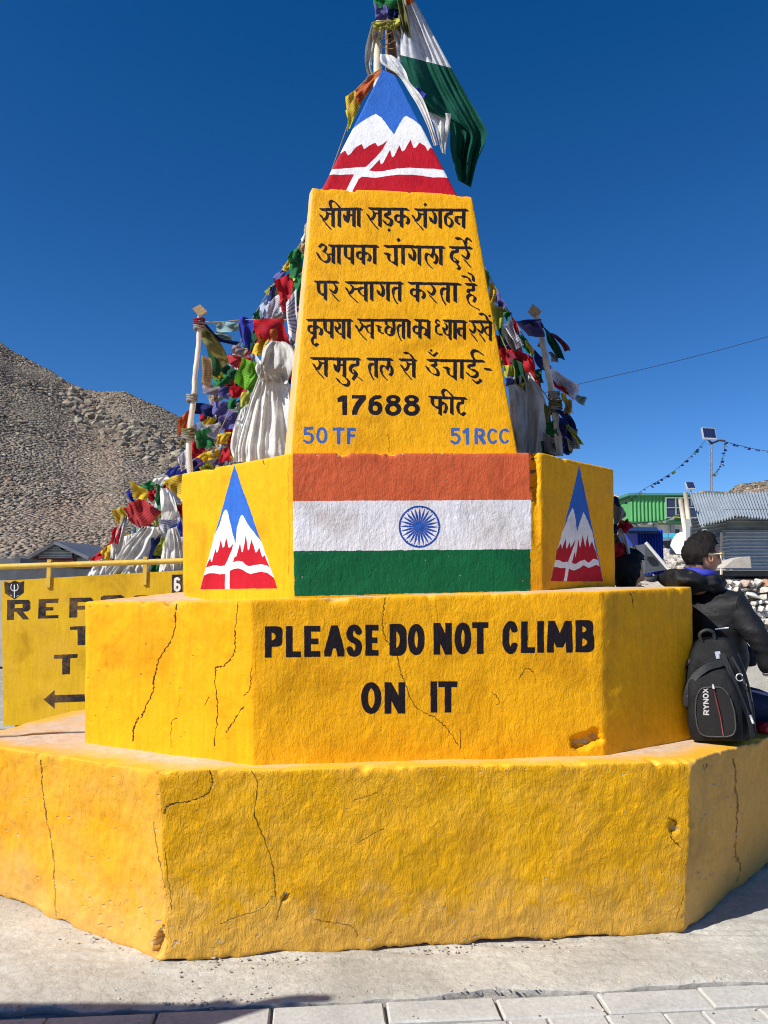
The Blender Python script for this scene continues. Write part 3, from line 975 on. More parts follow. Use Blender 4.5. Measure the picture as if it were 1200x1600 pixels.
fL2.flakes([(rk.uniform(135, 390), rk.uniform(945, 1165), rk.uniform(.6, 1.8)) for k in range(40)] + [(240, 1062, 2.2), (226, 1112, 2.4), (338, 1048, 2)], 9, (.42, .24, .06))
# middle tier
c_ = fL2.crack
c_([(274, 944), (272, 985), (264, 1005), (248, 1032), (240, 1062), (239, 1080), (226, 1110), (221, 1122)], 1.9)
c_([(216, 1120), (210, 1135), (207, 1158)], 2.4)
c_([(372, 940), (368, 990), (366, 1020), (350, 1040), (336, 1046), (338, 1085), (340, 1115), (336, 1165)], 1.5)
c_([(393, 1045), (391, 1075), (380, 1088)], 1.2); c_([(381, 1104), (366, 1125), (354, 1145)], 1.6)
c_([(269, 1168), (268, 1130), (276, 1122)], 1.0)
c_([(283, 1090), (278, 1106)], .8); c_([(326, 1090), (320, 1102)], .8)
ink = BLACK
y0s = []
def eng(word, xs, ya, yb, sl):
    for ch, (xa, xb) in zip(word, xs):
        X0 = 380 + xa / 2.069; X1 = 380 + xb / 2.069
        A_ = 920 + (ya + sl * xa) / 2.069; B_ = 920 + (yb + sl * xa) / 2.069
        roman(fF2, ch, X0, X1, A_, B_, 10.8, 9.4, ink)
sl = (103 - 121) / (1080 - 70)
eng('PLEASE', [(70, 126), (138, 187), (197, 250), (262, 328), (333, 385), (395, 438)], 123, 224, sl)
eng('DO', [(473, 527), (532, 587)], 123, 224, sl)
eng('NOT', [(615, 675), (683, 738), (740, 793)], 121, 224, sl)
eng('CLIMB', [(838, 888), (898, 944), (950, 974), (982, 1066), (1074, 1134)], 121, 224, sl)
eng('ON', [(381, 447), (457, 524)], 302, 405, 0)
eng('IT', [(606, 627), (631, 693)], 299, 400, 0)
c_ = fF2.crack
c_([(603, 933), (599, 955), (598, 975), (603, 1000), (620, 1020), (626, 1050), (636, 1075), (650, 1105), (680, 1122), (700, 1140), (716, 1165)], 1.1)
c_([(718, 1140), (719, 1170)], .9)
c_([(812, 1060), (822, 1045), (835, 1050)], .9)
c_([(771, 1082), (780, 1095), (776, 1103)], .7)
fF2.stroke([(430, 976), (930, 968)], rectnib(.6, .6), (.62, .31, .01), 2, False)
fF2.stroke([(460, 1065), (850, 1062)], rectnib(.5, .5), (.62, .31, .01), 2, False)
fF2.stroke([(500, 1118), (760, 1112)], rectnib(.5, .5), (.62, .31, .01), 2, False)
c_ = fR2.crack
c_([(984, 925), (988, 935), (990, 950)], 1.0)

# upper tier: emblem, flag, emblem
def emb(fc, org, z, tri, white, reds, wob=2.0):
    q = lambda L: [(org[0] + a / z, org[1] + b / z) for a, b in L]
    fc.poly(q(tri), BLUE, wob); fc.poly(q(white), WHITE, wob)
    for r_ in reds:
        fc.poly(q(r_), RED, wob)
emb(fL3, (300, 720), 7.62, [(512, 50), (1015, 1520), (98, 1530)],
    [(98, 1530), (270, 900), (330, 780), (368, 650), (390, 600), (405, 582), (422, 592), (437, 630), (470, 760), (500, 890), (520, 990), (530, 910), (545, 800), (575, 690), (590, 650), (600, 640), (615, 652), (632, 690), (665, 750), (730, 840), (800, 930), (830, 980), (1015, 1520)],
    [[(170, 1270), (190, 1215), (218, 1152), (228, 1200), (240, 1200), (255, 1140), (285, 1047), (298, 1092), (310, 1085), (348, 932), (365, 1030), (380, 1030), (415, 917), (436, 1028), (450, 1030), (497, 984), (475, 1060), (420, 1190), (390, 1245), (340, 1255), (290, 1243), (230, 1250)],
     [(487, 1207), (510, 1132), (525, 1145), (572, 977), (593, 1085), (606, 1085), (647, 868), (665, 1062), (678, 1062), (712, 928), (752, 1090), (768, 1088), (802, 1030), (834, 1147), (845, 1145), (857, 1112), (925, 1275), (880, 1243), (810, 1230), (740, 1245), (670, 1256), (635, 1240), (600, 1205), (560, 1193), (520, 1198)],
     [(145, 1363), (200, 1338), (260, 1335), (330, 1350), (396, 1342), (388, 1527), (98, 1532)],
     [(450, 1310), (500, 1288), (560, 1280), (610, 1300), (650, 1330), (700, 1348), (750, 1332), (820, 1320), (890, 1332), (975, 1395), (1015, 1522), (443, 1527)]])
emb(fR3, (850, 720), 8.0, [(437, 55), (745, 1505), (90, 1505)],
    [(90, 1505), (180, 1080), (240, 860), (350, 588), (370, 622), (415, 885), (445, 770), (490, 640), (520, 692), (600, 880), (655, 1150), (745, 1505)],
    [[(148, 1240), (160, 1130), (215, 1035), (228, 1100), (270, 968), (284, 1098), (320, 1018), (333, 1085), (392, 980), (365, 1100), (300, 1265), (240, 1267), (190, 1243)],
     [(343, 1275), (387, 1135), (400, 1214), (432, 975), (456, 1090), (485, 928), (518, 1083), (540, 922), (570, 1074), (597, 998), (650, 1140), (675, 1245), (625, 1222), (560, 1277), (510, 1238), (460, 1252), (400, 1290)],
     [(128, 1328), (180, 1330), (220, 1342), (275, 1338), (250, 1507), (88, 1507)],
     [(315, 1345), (345, 1362), (380, 1372), (430, 1350), (500, 1305), (560, 1335), (590, 1330), (650, 1298), (700, 1320), (745, 1507), (290, 1510)]])
fF3.poly([(458, 707), (830, 706), (830, 783), (458, 783)], ORANGE, 2)
fF3.poly([(458, 783), (830, 781), (830, 862), (458, 862)], (.78, .77, .79), 2)
fF3.poly([(459, 861), (829, 858), (829, 923), (460, 932)], GREEN, 3)
for k in range(24):
    a = 2 * math.pi * (k + .1) / 24
    ca, sa_ = math.cos(a), math.sin(a)
    cx_, cy_ = 655.4, 823
    pts = []
    for rr, ww in ((3, .5), (15, 1.75), (22, 1.5), (30.5, .25)):
        pts.append((cx_ + rr * ca - ww * sa_, cy_ + rr * sa_ + ww * ca))
    for rr, ww in ((30.5, -.25), (22, -1.5), (15, -1.75), (3, -.5)):
        pts.append((cx_ + rr * ca - ww * sa_, cy_ + rr * sa_ + ww * ca))
    fF3.poly(pts, (.02, .075, .36))
    fF3.stroke([(cx_ + 30.5 * math.cos(a + .131), cy_ + 30.5 * math.sin(a + .131))], ovalnib(3.4, 3.4), (.02, .075, .36))
fF3.stroke([(cx_ + 31 * math.cos(i * math.pi / 24), cy_ + 31.6 * math.sin(i * math.pi / 24)) for i in range(49)], ovalnib(3.0, 3.0, 8), (.02, .075, .36), 1)
fF3.stroke([(cx_, cy_)], ovalnib(15, 15, 16), (.02, .10, .42))
fF3.flakes([(836, 735, 5), (834, 760, 4), (838, 715, 4), (832, 782, 3), (834, 708, 4)], 12, (.16, .11, .06))
fF3.flakes([(rk.uniform(460, 828), rk.uniform(707, 712), rk.uniform(1, 3)) for k in range(12)] + [(rk.uniform(460, 828), rk.uniform(720, 925), rk.uniform(.5, 1.3)) for k in range(26)], 13, (.46, .38, .30))
c_ = fL3.crack
c_([(453, 712), (450, 760), (452, 830), (450, 900)], .8, (.5, .22, .01), .2); c_([(411, 716), (413, 727)], 1)
# pillar
deva(fO)
fO.crack([(608, 706), (609, 692), (606, 680)], 1.6, (.55, .27, .01), .1)
# cap
emb(fP, (480, 0), 3.75, [(440, 380), (500, 380), (980, 1160), (40, 1160)],
    [(40, 1160), (120, 980), (160, 920), (220, 800), (300, 730), (370, 686), (402, 672), (435, 692), (470, 740), (508, 790), (540, 730), (565, 692), (580, 683), (615, 702), (680, 750), (745, 812), (800, 900), (940, 1160)],
    [[(128, 992), (150, 935), (185, 905), (222, 884), (238, 912), (252, 905), (285, 865), (318, 846), (332, 876), (365, 855), (398, 838), (414, 860), (440, 848), (472, 824), (440, 880), (400, 925), (345, 978), (290, 982), (200, 990)],
     [(362, 1000), (400, 960), (425, 934), (432, 962), (445, 955), (485, 878), (498, 922), (510, 915), (540, 853), (556, 888), (570, 880), (606, 820), (624, 868), (636, 866), (657, 836), (690, 856), (706, 886), (722, 864), (760, 890), (788, 905), (800, 920), (845, 1002), (740, 990), (600, 984), (520, 990), (450, 1002), (400, 1006)],
     [(40, 1130), (105, 1022), (200, 1024), (275, 1022), (232, 1106), (222, 1160), (20, 1160)],
     [(272, 1106), (300, 1050), (320, 1035), (400, 1042), (520, 1024), (640, 1026), (740, 1040), (868, 1040), (940, 1130), (960, 1160), (250, 1160)]], 1.5)

mL1 = wallmat('paint_base_left', fL1, .62, 1.0, .5, .7); mF1 = wallmat('paint_base_front', fF1, .18, 1.75, .40, .6); mR1 = wallmat('paint_base_right', fR1, .55, 1.3, .6, .8)
mL2 = wallmat('paint_middle_left', fL2, 0, .55, .45); mF2 = wallmat('paint_middle_front', fF2, 0, .95, .4); mR2 = wallmat('paint_middle_right', fR2, 0, .8, .45)
mL3 = wallmat('paint_upper_left', fL3, 0, .45, .45); mF3 = wallmat('paint_flag', fF3, 0, .95, .45); mR3 = wallmat('paint_upper_right', fR3, 0, .9, .45)
mO = wallmat('paint_inscription', fO, 0, .8, .42); mP = wallmat('paint_cap', fP, 0, .5, .45)
plainY = wallmat('paint_plain_yellow', YEL, .1, .8, .45)
pale = wallmat('paint_rubbed_side', (.80, .50, .22), .5, .8, .55)
blueside = wallmat('paint_cap_side', BLUE, 0, .5, .45)
ledge1 = ledgemat('worn_ledge', .35); ledge2 = ledgemat('worn_ledge_pale', .0)

def settle(o, ms):
    for m in ms:
        o.data.materials.append(m)
o = tier('base_tier', b1, t1, {0, 1, 2}, [0, 1, 2, 3, 3, 3, 3, 3], 4, mon, .9, .009, .010,
         dents=[(fF1, 1048, 1288, 8, 11, .016, 0), (fF1, 446, 1406, 7, 5, .012, .5), (fF1, 1079, 1300, 4, 40, .012, 0), (fL1, 252, 1476, 6, 14, .03, -.3)], rag=.034, seed=3, rnd=.009, faces={0: fL1, 1: fF1, 2: fR1})
settle(o, [mL1, mF1, mR1, plainY, ledge1])
o = tier('middle_tier', b2, t2, {0, 1, 2}, [0, 1, 2, 3, 3, 3, 3, 3], 4, mon, .7, .009, .005,
         dents=[(fF2, 916, 1156, 27, 13, .030, .25)], seed=11, rnd=.005, faces={0: fL2, 1: fF2, 2: fR2})
settle(o, [mL2, mF2, mR2, plainY, ledge2])
o = tier('upper_tier', b3, t3, {0, 1, 2}, [0, 1, 2, 3, 3, 3, 3, 3], 4, mon, .5, .008, .004,
         dents=[(fF3, 836, 745, 5.5, 42, .05, 0), (fF3, 834, 706, 6, 10, .02, 0), (fF3, 838, 820, 7, 38, .006, 0)], seed=19, rnd=.005, faces={0: fL3, 1: fF3, 2: fR3})
settle(o, [mL3, mF3, mR3, plainY, ledge2])
o = tier('pillar', bo, to, {0, 1, 2}, [1, 0, 2, 2], 2, mon, .3, .010, .0028, seed=23, rnd=.004, faces={0: fO})
settle(o, [mO, pale, plainY])
o = tier('pointed_cap', tp_, apx, {0, 1, 2}, [1, 0, 1, 1], 1, mon, .05, .010, .002, seed=29, rnd=.006, faces={0: fP})
settle(o, [mP, blueside])
# ------------------------------------------------------------------ ground, apron and paving
def groundmat(name, base, hi, lo, bump=.01, s1=1.2, s2=28, rough=.95):
    m, nt, b = newmat(name)
    L = nt.links
    geo = nt.nodes.new('ShaderNodeNewGeometry'); ob = geo.outputs['Position']
    n1 = noise_node(nt, s1, 9, .68, .4, ob)
    r1 = ramp(nt, n1.outputs[0], [(.28, (*lo, 1)), (.5, (*base, 1)), (.72, (*hi, 1))])
    n2 = noise_node(nt, s2, 7, .72, .2, ob)
    r2 = ramp(nt, n2.outputs[0], [(.3, g(.78)), (.62, g(1.08))])
    c = mixc(nt, 1, r1.outputs[0], r2.outputs[0], 'MULTIPLY')
    n4 = noise_node(nt, 160, 3, .6, 0, ob)
    r4 = ramp(nt, n4.outputs[0], [(.28, g(.55)), (.36, g(1))])
    c = mixc(nt, .55, c, r4.outputs[0], 'MULTIPLY')
    L.new(c, b.inputs['Base Color']); b.inputs['Roughness'].default_value = rough
    b.inputs['Specular IOR Level'].default_value = .2
    n3 = noise_node(nt, s2 * 1.3, 9, .72, .6, ob)
    bp = nt.nodes.new('ShaderNodeBump'); bp.inputs['Distance'].default_value = bump
    L.new(n3.outputs[0], bp.inputs['Height']); L.new(bp.outputs[0], b.inputs['Normal'])
    return m

dustM = groundmat('dusty_gravel', (.40, .36, .30), (.52, .48, .41), (.30, .26, .21), .03, .35, 9)
apronM = groundmat('dusty_concrete', (.51, .485, .42), (.62, .595, .52), (.37, .35, .30), .0085, 1.8, 30)
lipM = groundmat('broken_concrete', (.42, .40, .37), (.55, .53, .48), (.28, .26, .23), .010, 4, 50)
pavM = groundmat('paver_concrete', (.49, .48, .44), (.57, .56, .51), (.39, .38, .35), .0022, 3, 60)
sandM = groundmat('joint_sand', (.30, .28, .25), (.42, .39, .34), (.2, .18, .16), .004, 8, 60)

def polar_ground():
    V = []; Fc = []
    rad = [0.0, 3, 5, 7, 9, 12, 16, 22, 30, 45, 70, 110, 180, 300, 600, 1200, 2400]
    n = 72
    for r in rad:
        for k in range(n):
            a = 2 * math.pi * k / n
            x, y = r * math.cos(a), 5 + r * math.sin(a)
            z = -.055 + (.10 * float(fbm(x * .3, y * .3, 0, 3, 5)) * min(1, max(0, r - 9) / 10))
            V.append((x, y, z))
    for i in range(len(rad) - 1):
        for k in range(n):
            k2 = (k + 1) % n
            Fc.append((i * n + k, (i + 1) * n + k, (i + 1) * n + k2, i * n + k2))
    return struct(mk('ground', V, Fc, dustM, None, True))
polar_ground()

edge_px = [(-420, 1604), (-150, 1588), (0, 1580), (110, 1577), (230, 1573), (330, 1568), (430, 1562), (600, 1555), (780, 1548), (945, 1542), (1115, 1531), (1200, 1526), (1400, 1514), (1700, 1500)]
EPT = [Gz(a, b, 0) for a, b in edge_px]
E0 = Gz(0, 1580, 0); E1 = Gz(1200, 1526, 0)
ED = (E1 - E0).normalized(); EN = Vector((-ED.y, ED.x, 0))

def apron():
    V = []; Fc = []; fm = []
    step = .012
    us = list(np.arange(-2.4, 3.6, .055)) 
    us = sorted(set([round(u, 4) for u in list(np.arange(-4.2, -1.7, .12)) + list(np.arange(-1.7, 3.2, .014)) + list(np.arange(3.2, 6.2, .12))]))
    vsn = [-.0, .002, .006, .012, .02, .03] + list(np.arange(.045, .62, .014)) + list(np.arange(.64, 1.7, .035)) + list(np.arange(1.75, 7.6, .2))
    U = np.array(us); Vv = np.array(vsn)
    # edge offset from the straight line
    eo = np.interp(U, [ (p - E0).dot(ED) for p in EPT], [(p - E0).dot(EN) for p in EPT])
    jag = .016 * fbm(U * 5, U * 0, 0, 3, 4) + .010 * fbm(U * 22, U * 0, 0, 3, 8)
    bite = np.clip(fbm(U * 3.1, U * 0 + 5, 0, 2, 40) - .25, 0, 1) * .10
    eo = eo + jag + bite
    X = E0.x + ED.x * U[None, :] + EN.x * (eo[None, :] * np.exp(-Vv[:, None] * 2) + Vv[:, None])
    Y = E0.y + ED.y * U[None, :] + EN.y * (eo[None, :] * np.exp(-Vv[:, None] * 2) + Vv[:, None])
    Z = .010 * fbm(X * 1.6, Y * 1.6, 0, 3, 2) + .0045 * fbm(X * 9, Y * 9, 0, 4, 6) + .0018 * fbm(X * 45, Y * 45, 0, 3, 9)
    Z = Z - .010
    # trowelled ridges that run along the foot of the wall
    foot = np.exp(-((Vv[:, None] - .42) / .16) ** 2)
    Z = Z + foot * .019 * fbm(X * 3 + Y * 14, Y * 16, 0, 4, 13)
    far = np.clip((Vv[:, None] - 5.5) / 1.5, 0, 1); Z = Z - far * .09
    side = np.clip((np.abs(U[None, :] - .8) - 4.2) / 1.0, 0, 1); Z = Z - side * .09
    lipz = -.006 * np.exp(-Vv[:, None] / .012)
    Z = Z + lipz
    nU = len(U); nV = len(Vv)
    for j in range(nV):
        for i in range(nU):
            V.append((X[j, i], Y[j, i], Z[j, i]))
    for j in range(nV - 1):
        for i in range(nU - 1):
            Fc.append((j * nU + i, j * nU + i + 1, (j + 1) * nU + i + 1, (j + 1) * nU + i)); fm.append(0)
    b = len(V)
    for i in range(nU):
        V.append((X[0, i] + EN.x * .012, Y[0, i] + EN.y * .012, -.055))
    for i in range(nU - 1):
        Fc.append((b + i, b + i + 1, i + 1, i)); fm.append(1)
    o = mk('concrete_apron', V, Fc, None, None, True, [apronM, lipM], fm)
    return struct(o)
apron()

# sand bed and pavers
bed = MB()
def pp(u, v, z):
    return E0 + ED * u + EN * v + Vector((0, 0, z))
bed.quad(pp(-3.2, -1.9, -.040), pp(4.9, -1.9, -.040), pp(4.9, .05, -.040), pp(-3.2, .05, -.040))
bedo = struct(bed.build('pavement', sandM))
rp = random.Random(5)
def paver_mesh(l, w, h=.05):
    b = .006
    bm = bmesh.new()
    pts = []
    for sx in (-1, 1):
        for sy in (-1, 1):
            pts += [(sx * (l / 2), sy * (w / 2), -h), (sx * (l / 2), sy * (w / 2), -b), (sx * (l / 2 - b), sy * (w / 2 - b), 0)]
    for p in pts:
        bm.verts.new(p)
    bmesh.ops.convex_hull(bm, input=bm.verts)
    me = bpy.data.meshes.new('paver'); bm.to_mesh(me); bm.free()
    me.materials.append(pavM)
    return me
PM = {}
def paver(l, w, u, v, rot=0):
    key = (round(l, 3), round(w, 3))
    if key not in PM:
        PM[key] = paver_mesh(*key)
    o = bpy.data.objects.new('paver', PM[key]); COL.objects.link(o)
    a = math.atan2(ED.y, ED.x) + rot + rp.uniform(-.006, .006)
    o.location = pp(u, v, -.015 + rp.uniform(-.0025, .0025))
    o.rotation_euler = (rp.uniform(-.008, .008), rp.uniform(-.006, .006), a)
    o.parent = bedo
u = (Gz(430, 1575, 0) - E0).dot(ED) - .402 * 6
off = lambda uu: float(np.interp(uu, [(p - E0).dot(ED) for p in EPT], [(p - E0).dot(EN) for p in EPT]))
while u < 4.4:
    l = rp.choice([.395, .405, .41, .38])
    if u > -2.9:
        paver(l - .011, .134, u + l / 2, off(u + l / 2) - .012 - .072)
    u += l
v = -.172
row = 0
while v > -1.75:
    u = -2.4 - rp.uniform(0, .2); w = .104
    if row % 2 == 0:
        seq = [.21, .21, .14]
    else:
        seq = [.14, .21, .26]
    k = 0
    while u < 3.9:
        l = seq[(k + row) % 3]; k += 1
        paver(l - .007, w - .007, u + l / 2, v - w / 2 - (.012 if abs(u) > 9 else 0)); u += l
    v -= w; row += 1

def pebble_field(n, f, name, mat, seed, lo, hi, kind=True, flat=.6):
    rr = random.Random(seed)
    V = []; Fc = []; C = []
    base = bmesh.new(); bmesh.ops.create_icosphere(base, subdivisions=1, radius=1)
    bv = [v.co.copy() for v in base.verts]; bf = [tuple(v.index for v in q.verts) for q in base.faces]; base.free()
    for i in range(n):
        p, sc = f(rr)
        if p is None:
            continue
        s = sc * rr.uniform(lo, hi)
        M = Matrix.Rotation(rr.uniform(0, 6.3), 3, 'Z') @ Matrix.Rotation(rr.uniform(-.5, .5), 3, 'X')
        sx, sy, sz = s * rr.uniform(.7, 1.3), s * rr.uniform(.7, 1.3), s * rr.uniform(.5, 1) * flat
        b = len(V)
        for q in bv:
            k = rr.uniform(.72, 1.18)
            V.append(p + M @ Vector((q.x * sx * k, q.y * sy * k, q.z * sz * k)))
        Fc += [tuple(a + b for a in q) for q in bf]
        C += [rr.random()] * len(bv)
    o = mk(name, V, Fc, mat)
    at = o.data.attributes.new('tone', 'FLOAT', 'POINT')
    at.data.foreach_set('value', C)
    return stuff(o) if kind else o

def rockmat(name, stops, bump=.02, scale=14, sat=None):
    m, nt, b = newmat(name)
    at = nt.nodes.new('ShaderNodeAttribute'); at.attribute_name = 'tone'
    r = ramp(nt, at.outputs['Fac'], stops)
    r.color_ramp.interpolation = 'LINEAR'
    geo = nt.nodes.new('ShaderNodeNewGeometry')
    n = noise_node(nt, scale, 6, .7, .4, geo.outputs['Position'])
    r2 = ramp(nt, n.outputs[0], [(.3, g(.7)), (.65, g(1.1))])
    nt.links.new(mixc(nt, 1, r.outputs[0], r2.outputs[0], 'MULTIPLY'), b.inputs['Base Color'])
    b.inputs['Roughness'].default_value = .92
    b.inputs['Specular IOR Level'].default_value = .2
    bp = nt.nodes.new('ShaderNodeBump'); bp.inputs['Distance'].default_value = bump
    nt.links.new(n.outputs[0], bp.inputs['Height']); nt.links.new(bp.outputs[0], b.inputs['Normal'])
    return m
screeM = rockmat('scree_rock', [(0, (.10, .08, .06, 1)), (.3, (.21, .17, .125, 1)), (.6, (.32, .265, .20, 1)), (.82, (.46, .40, .31, 1)), (.9, (.33, .20, .135, 1)), (.95, (.30, .23, .17, 1)), (1, (.60, .54, .44, 1))])
paleM = rockmat('pale_rock', [(0, (.30, .26, .21, 1)), (.4, (.50, .45, .37, 1)), (.75, (.62, .58, .51, 1)), (.9, (.40, .27, .19, 1)), (1, (.66, .63, .58, 1))], .01, 30)
def crumb(rr):
    a = rr.random()
    if a < .5:
        u = rr.uniform(-1.8, 3.1); vv = abs(rr.gauss(0, .05)) + .01
        return pp(u, off(u) + vv, -.008), 1
    if a < .85:
        t = rr.random()
        q = b1[1].lerp(b1[2], t) if rr.random() < .6 else b1[1].lerp(b1[0], t)
        return Vector((q.x + rr.gauss(0, .03), q.y - abs(rr.gauss(0, .06)) - .01, -.006)), 1
    return Vector((rr.uniform(-1.9, 2.1), rr.uniform(2.75, 3.3), -.008)), .8
crumbM = rockmat('crumb_stone', [(0, (.36, .33, .29, 1)), (.6, (.50, .47, .42, 1)), (1, (.58, .50, .36, 1))], .003, 80)
pebble_field(900, crumb, 'gravel_crumbs', crumbM, 11, .002, .0075)
tag(pebble_field(1, lambda rr: (Gz(333, 1494, 0), 1), 'pebble', crumbM, 3, .014, .0141, False), 'single small grey pebble lying at the foot of the base step', 'pebble')

# ------------------------------------------------------------------ hills
def hillside(name, sil, base_y, mat, nv=90, rough=1.0, seed=1, nu=260, k=.8):
    """sil: ridge points (px, py, distance); the slope falls to the plain at distance base_y"""
    xs = np.linspace(sil[0][0], sil[-1][0], nu)
    ys = np.interp(xs, [q[0] for q in sil], [q[1] for q in sil]); Ds = np.interp(xs, [q[0] for q in sil], [q[2] for q in sil])
    G_ = np.zeros((nv + 8, nu, 3))
    for i in range(nu):
        top = P(xs[i], ys[i], Ds[i]); bot = P(xs[i], 912, base_y); bot.z = -.3
        for j in range(nv + 8):
            t = j / nv
            if t <= 1:
                p = bot.lerp(top, t)
                p.z = -.3 + (top.z + .3) * (t ** (1 + .35 * k)) 
            else:
                e = t - 1
                p = top + (top - bot) * e; p.z = top.z - (e * 2.5) * top.z
            G_[j, i] = p
    X, Y, Z = G_[..., 0], G_[..., 1], G_[..., 2]
    d = rough * (7.0 * fbm(X * .018, Y * .018, Z * .02, 3, seed + 7) + 3.4 * fbm(X * .045, Y * .045, Z * .045, 4, seed) + .9 * fbm(X * .25, Y * .25, Z * .25, 4, seed + 3))
    amp = np.minimum(1, np.linspace(0, 1 + 8 / nv, nv + 8) * 5)[:, None]
    G_[..., 2] = Z + d * .55 * amp * np.clip(Y / 140, .2, 1)
    V = G_.reshape(-1, 3).tolist()
    Fc = [(j * nu + i, j * nu + i + 1, (j + 1) * nu + i + 1, (j + 1) * nu + i) for j in range(nv + 7) for i in range(nu - 1)]
    o = struct(mk(name, V, Fc, mat, None, True))
    return o, G_, nv
def hillmat(name):
    m, nt, b = newmat(name)
    L = nt.links
    geo = nt.nodes.new('ShaderNodeNewGeometry'); ob = geo.outputs['Position']
    n1 = noise_node(nt, .05, 6, .6, .6, ob)
    r1 = ramp(nt, n1.outputs[0], [(.35, (.17, .145, .11, 1)), (.5, (.25, .21, .16, 1)), (.66, (.28, .205, .15, 1))])
    vo = nt.nodes.new('ShaderNodeTexVoronoi'); vo.inputs['Scale'].default_value = 2.2; L.new(ob, vo.inputs['Vector'])
    r2 = ramp(nt, vo.outputs['Color'], [(.1, g(.6)), (.9, g(1.3))])
    c = mixc(nt, 1, r1.outputs[0], r2.outputs[0], 'MULTIPLY')
    L.new(c, b.inputs['Base Color']); b.inputs['Roughness'].default_value = .95; b.inputs['Specular IOR Level'].default_value = .15
    bp = nt.nodes.new('ShaderNodeBump'); bp.inputs['Distance'].default_value = .5; bp.invert = True
    L.new(vo.outputs['Distance'], bp.inputs['Height']); L.new(bp.outputs[0], b.inputs['Normal'])
    return m
hillM = hillmat('scree_slope')
sil = [(-900, 250, 190), (-400, 370, 180), (0, 533, 165), (22, 548, 165), (45, 560, 164), (60, 570, 163), (88, 588, 160), (100, 596, 160), (130, 611, 158), (150, 618, 156), (195, 617, 155), (225, 632, 152), (255, 645, 150), (285, 657, 148), (340, 690, 145), (440, 745, 140), (560, 800, 135), (800, 880, 130)]
h1, G1, nv1 = hillside('scree_hill', sil, 42, hillM, 110, 1.0, 2, 300)
def on_hill(G_, nv, u0, u1, pw=.8, t0=0.02):
    def f(rr):
        i = rr.uniform(u0, u1); j = (t0 + (1 - t0) * rr.random() ** pw) * (nv - 1)
        a = G_[int(j), int(i)]; b = G_[min(int(j) + 1, nv), min(int(i) + 1, G_.shape[1] - 1)]
        t = rr.random(); p = a * (1 - t) + b * t
        # clusters of coarser and finer talus
        k = 1 + .75 * float(fbm(p[0] * .07, p[1] * .07, p[2] * .09, 2, 3)) * 1.6
        return Vector(p), k * (p[1] / 150) ** .55
    return f
i0 = int((0 - (-900)) / 1700 * 300)
pebble_field(24000, on_hill(G1, nv1, i0 - 14, i0 + 72), 'scree', screeM, 21, .09, .40, True, .8)
def outcrop(rr):
    t = rr.random()
    path = [(112, 622), (130, 640), (150, 650), (175, 668), (205, 680), (235, 695), (262, 708), (285, 720)]
    q = t * (len(path) - 1); k = int(min(q, len(path) - 2)); f_ = q - k
    px = path[k][0] * (1 - f_) + path[k + 1][0] * f_ + rr.gauss(0, 8); py = path[k][1] * (1 - f_) + path[k + 1][1] * f_ + rr.gauss(0, 13)
    # find the slope point that projects there
    i = (px + 900) / 1700 * (G1.shape[1] - 1)
    col = G1[:nv1, int(i)]
    pyc = []
    dxy = col[:, 2] - EYE
    ang = np.arctan2(dxy, col[:, 1]) - PITCH
    ppy = 800 - F * np.tan(ang)
    j = int(np.argmin(abs(ppy - py)))
    return Vector(col[j]), 1
outcropM = rockmat('outcrop_rock', [(0, (.15, .12, .09, 1)), (.5, (.27, .225, .165, 1)), (1, (.36, .31, .24, 1))], .10, 1.2)
stuff(pebble_field(240, outcrop, 'rock_outcrop', outcropM, 5, .3, 1.25, True, 1.0))

sil2 = [(880, 860, 120), (930, 800, 118), (960, 772, 116), (978, 782, 115), (1010, 800, 114), (1040, 812, 112), (1075, 775, 110), (1100, 768, 110), (1138, 768, 108), (1150, 757, 105), (1175, 753, 104), (1200, 749, 103), (1260, 735, 100), (1400, 700, 98), (1800, 560, 95)]
h2, G2, nv2 = hillside('far_hill', sil2, 60, hillM, 50, .35, 9, 160)
pebble_field(3500, on_hill(G2, nv2, 5, 70, .5, .2), 'scree_far_hill', screeM, 31, .25, .7, True, .9)
# ------------------------------------------------------------------ metal, wood, cloth materials
zincM = simple('zinc_sheet', (.42, .47, .50), .42, .16, 5, .002, 30, .35, .5)
zincB = simple('zinc_sheet_weathered', (.33, .37, .38), .5, .3, 3, .002, 30, .25, .5)
darkTin = simple('dark_tin', (.10, .10, .11), .6, .35, 4, .002, 30)
greenTin = simple('green_tin', (.09, .34, .11), .45, .12, 2)
blueTin = simple('blue_tin', (.01, .045, .42), .45, .2, 3)
rustM = simple('rust_red_tin', (.20, .07, .06), .7, .3, 6)
woodM = simple('pale_pole_wood', (.62, .54, .42), .75, .22, 30, .002, 90, stretch=(1, 1, .15))
whiteWood = simple('whitewashed_pole', (.52, .49, .43), .75, .4, 22, .003, 60, stretch=(1, 1, .25))
brownWood = simple('brown_pole_wood', (.24, .13, .07), .75, .3, 22, .002, 70, stretch=(1, 1, .2))
plasterW = simple('white_plaster', (.74, .73, .70), .9, .1, 3, .004, 20)
greyW = simple('grey_plaster', (.38, .36, .32), .9, .2, 3, .004, 20)
glassM = simple('dark_glass', (.03, .035, .07), .12, .2, 4, 0, 0, 0, .6)
frameM = simple('window_frame', (.26, .34, .28), .5, .1, 4)
steelM = simple('grey_steel', (.35, .36, .37), .4, .15, 10, 0, 0, .7)
pvM = simple('solar_cell', (.015, .025, .075), .15, .3, 20, 0, 0, 0, .6)
alumM = simple('aluminium', (.70, .71, .72), .35, .08, 6, 0, 0, .5)
blackM = simple('black_rubber', (.015, .015, .016), .7, .2, 20)
railM = simple('rail_yellow', (.62, .40, .06), .45, .2, 14, .002, 60)
tarpM = simple('white_tarp', (.76, .76, .75), .7, .06, 4, .006, 8)
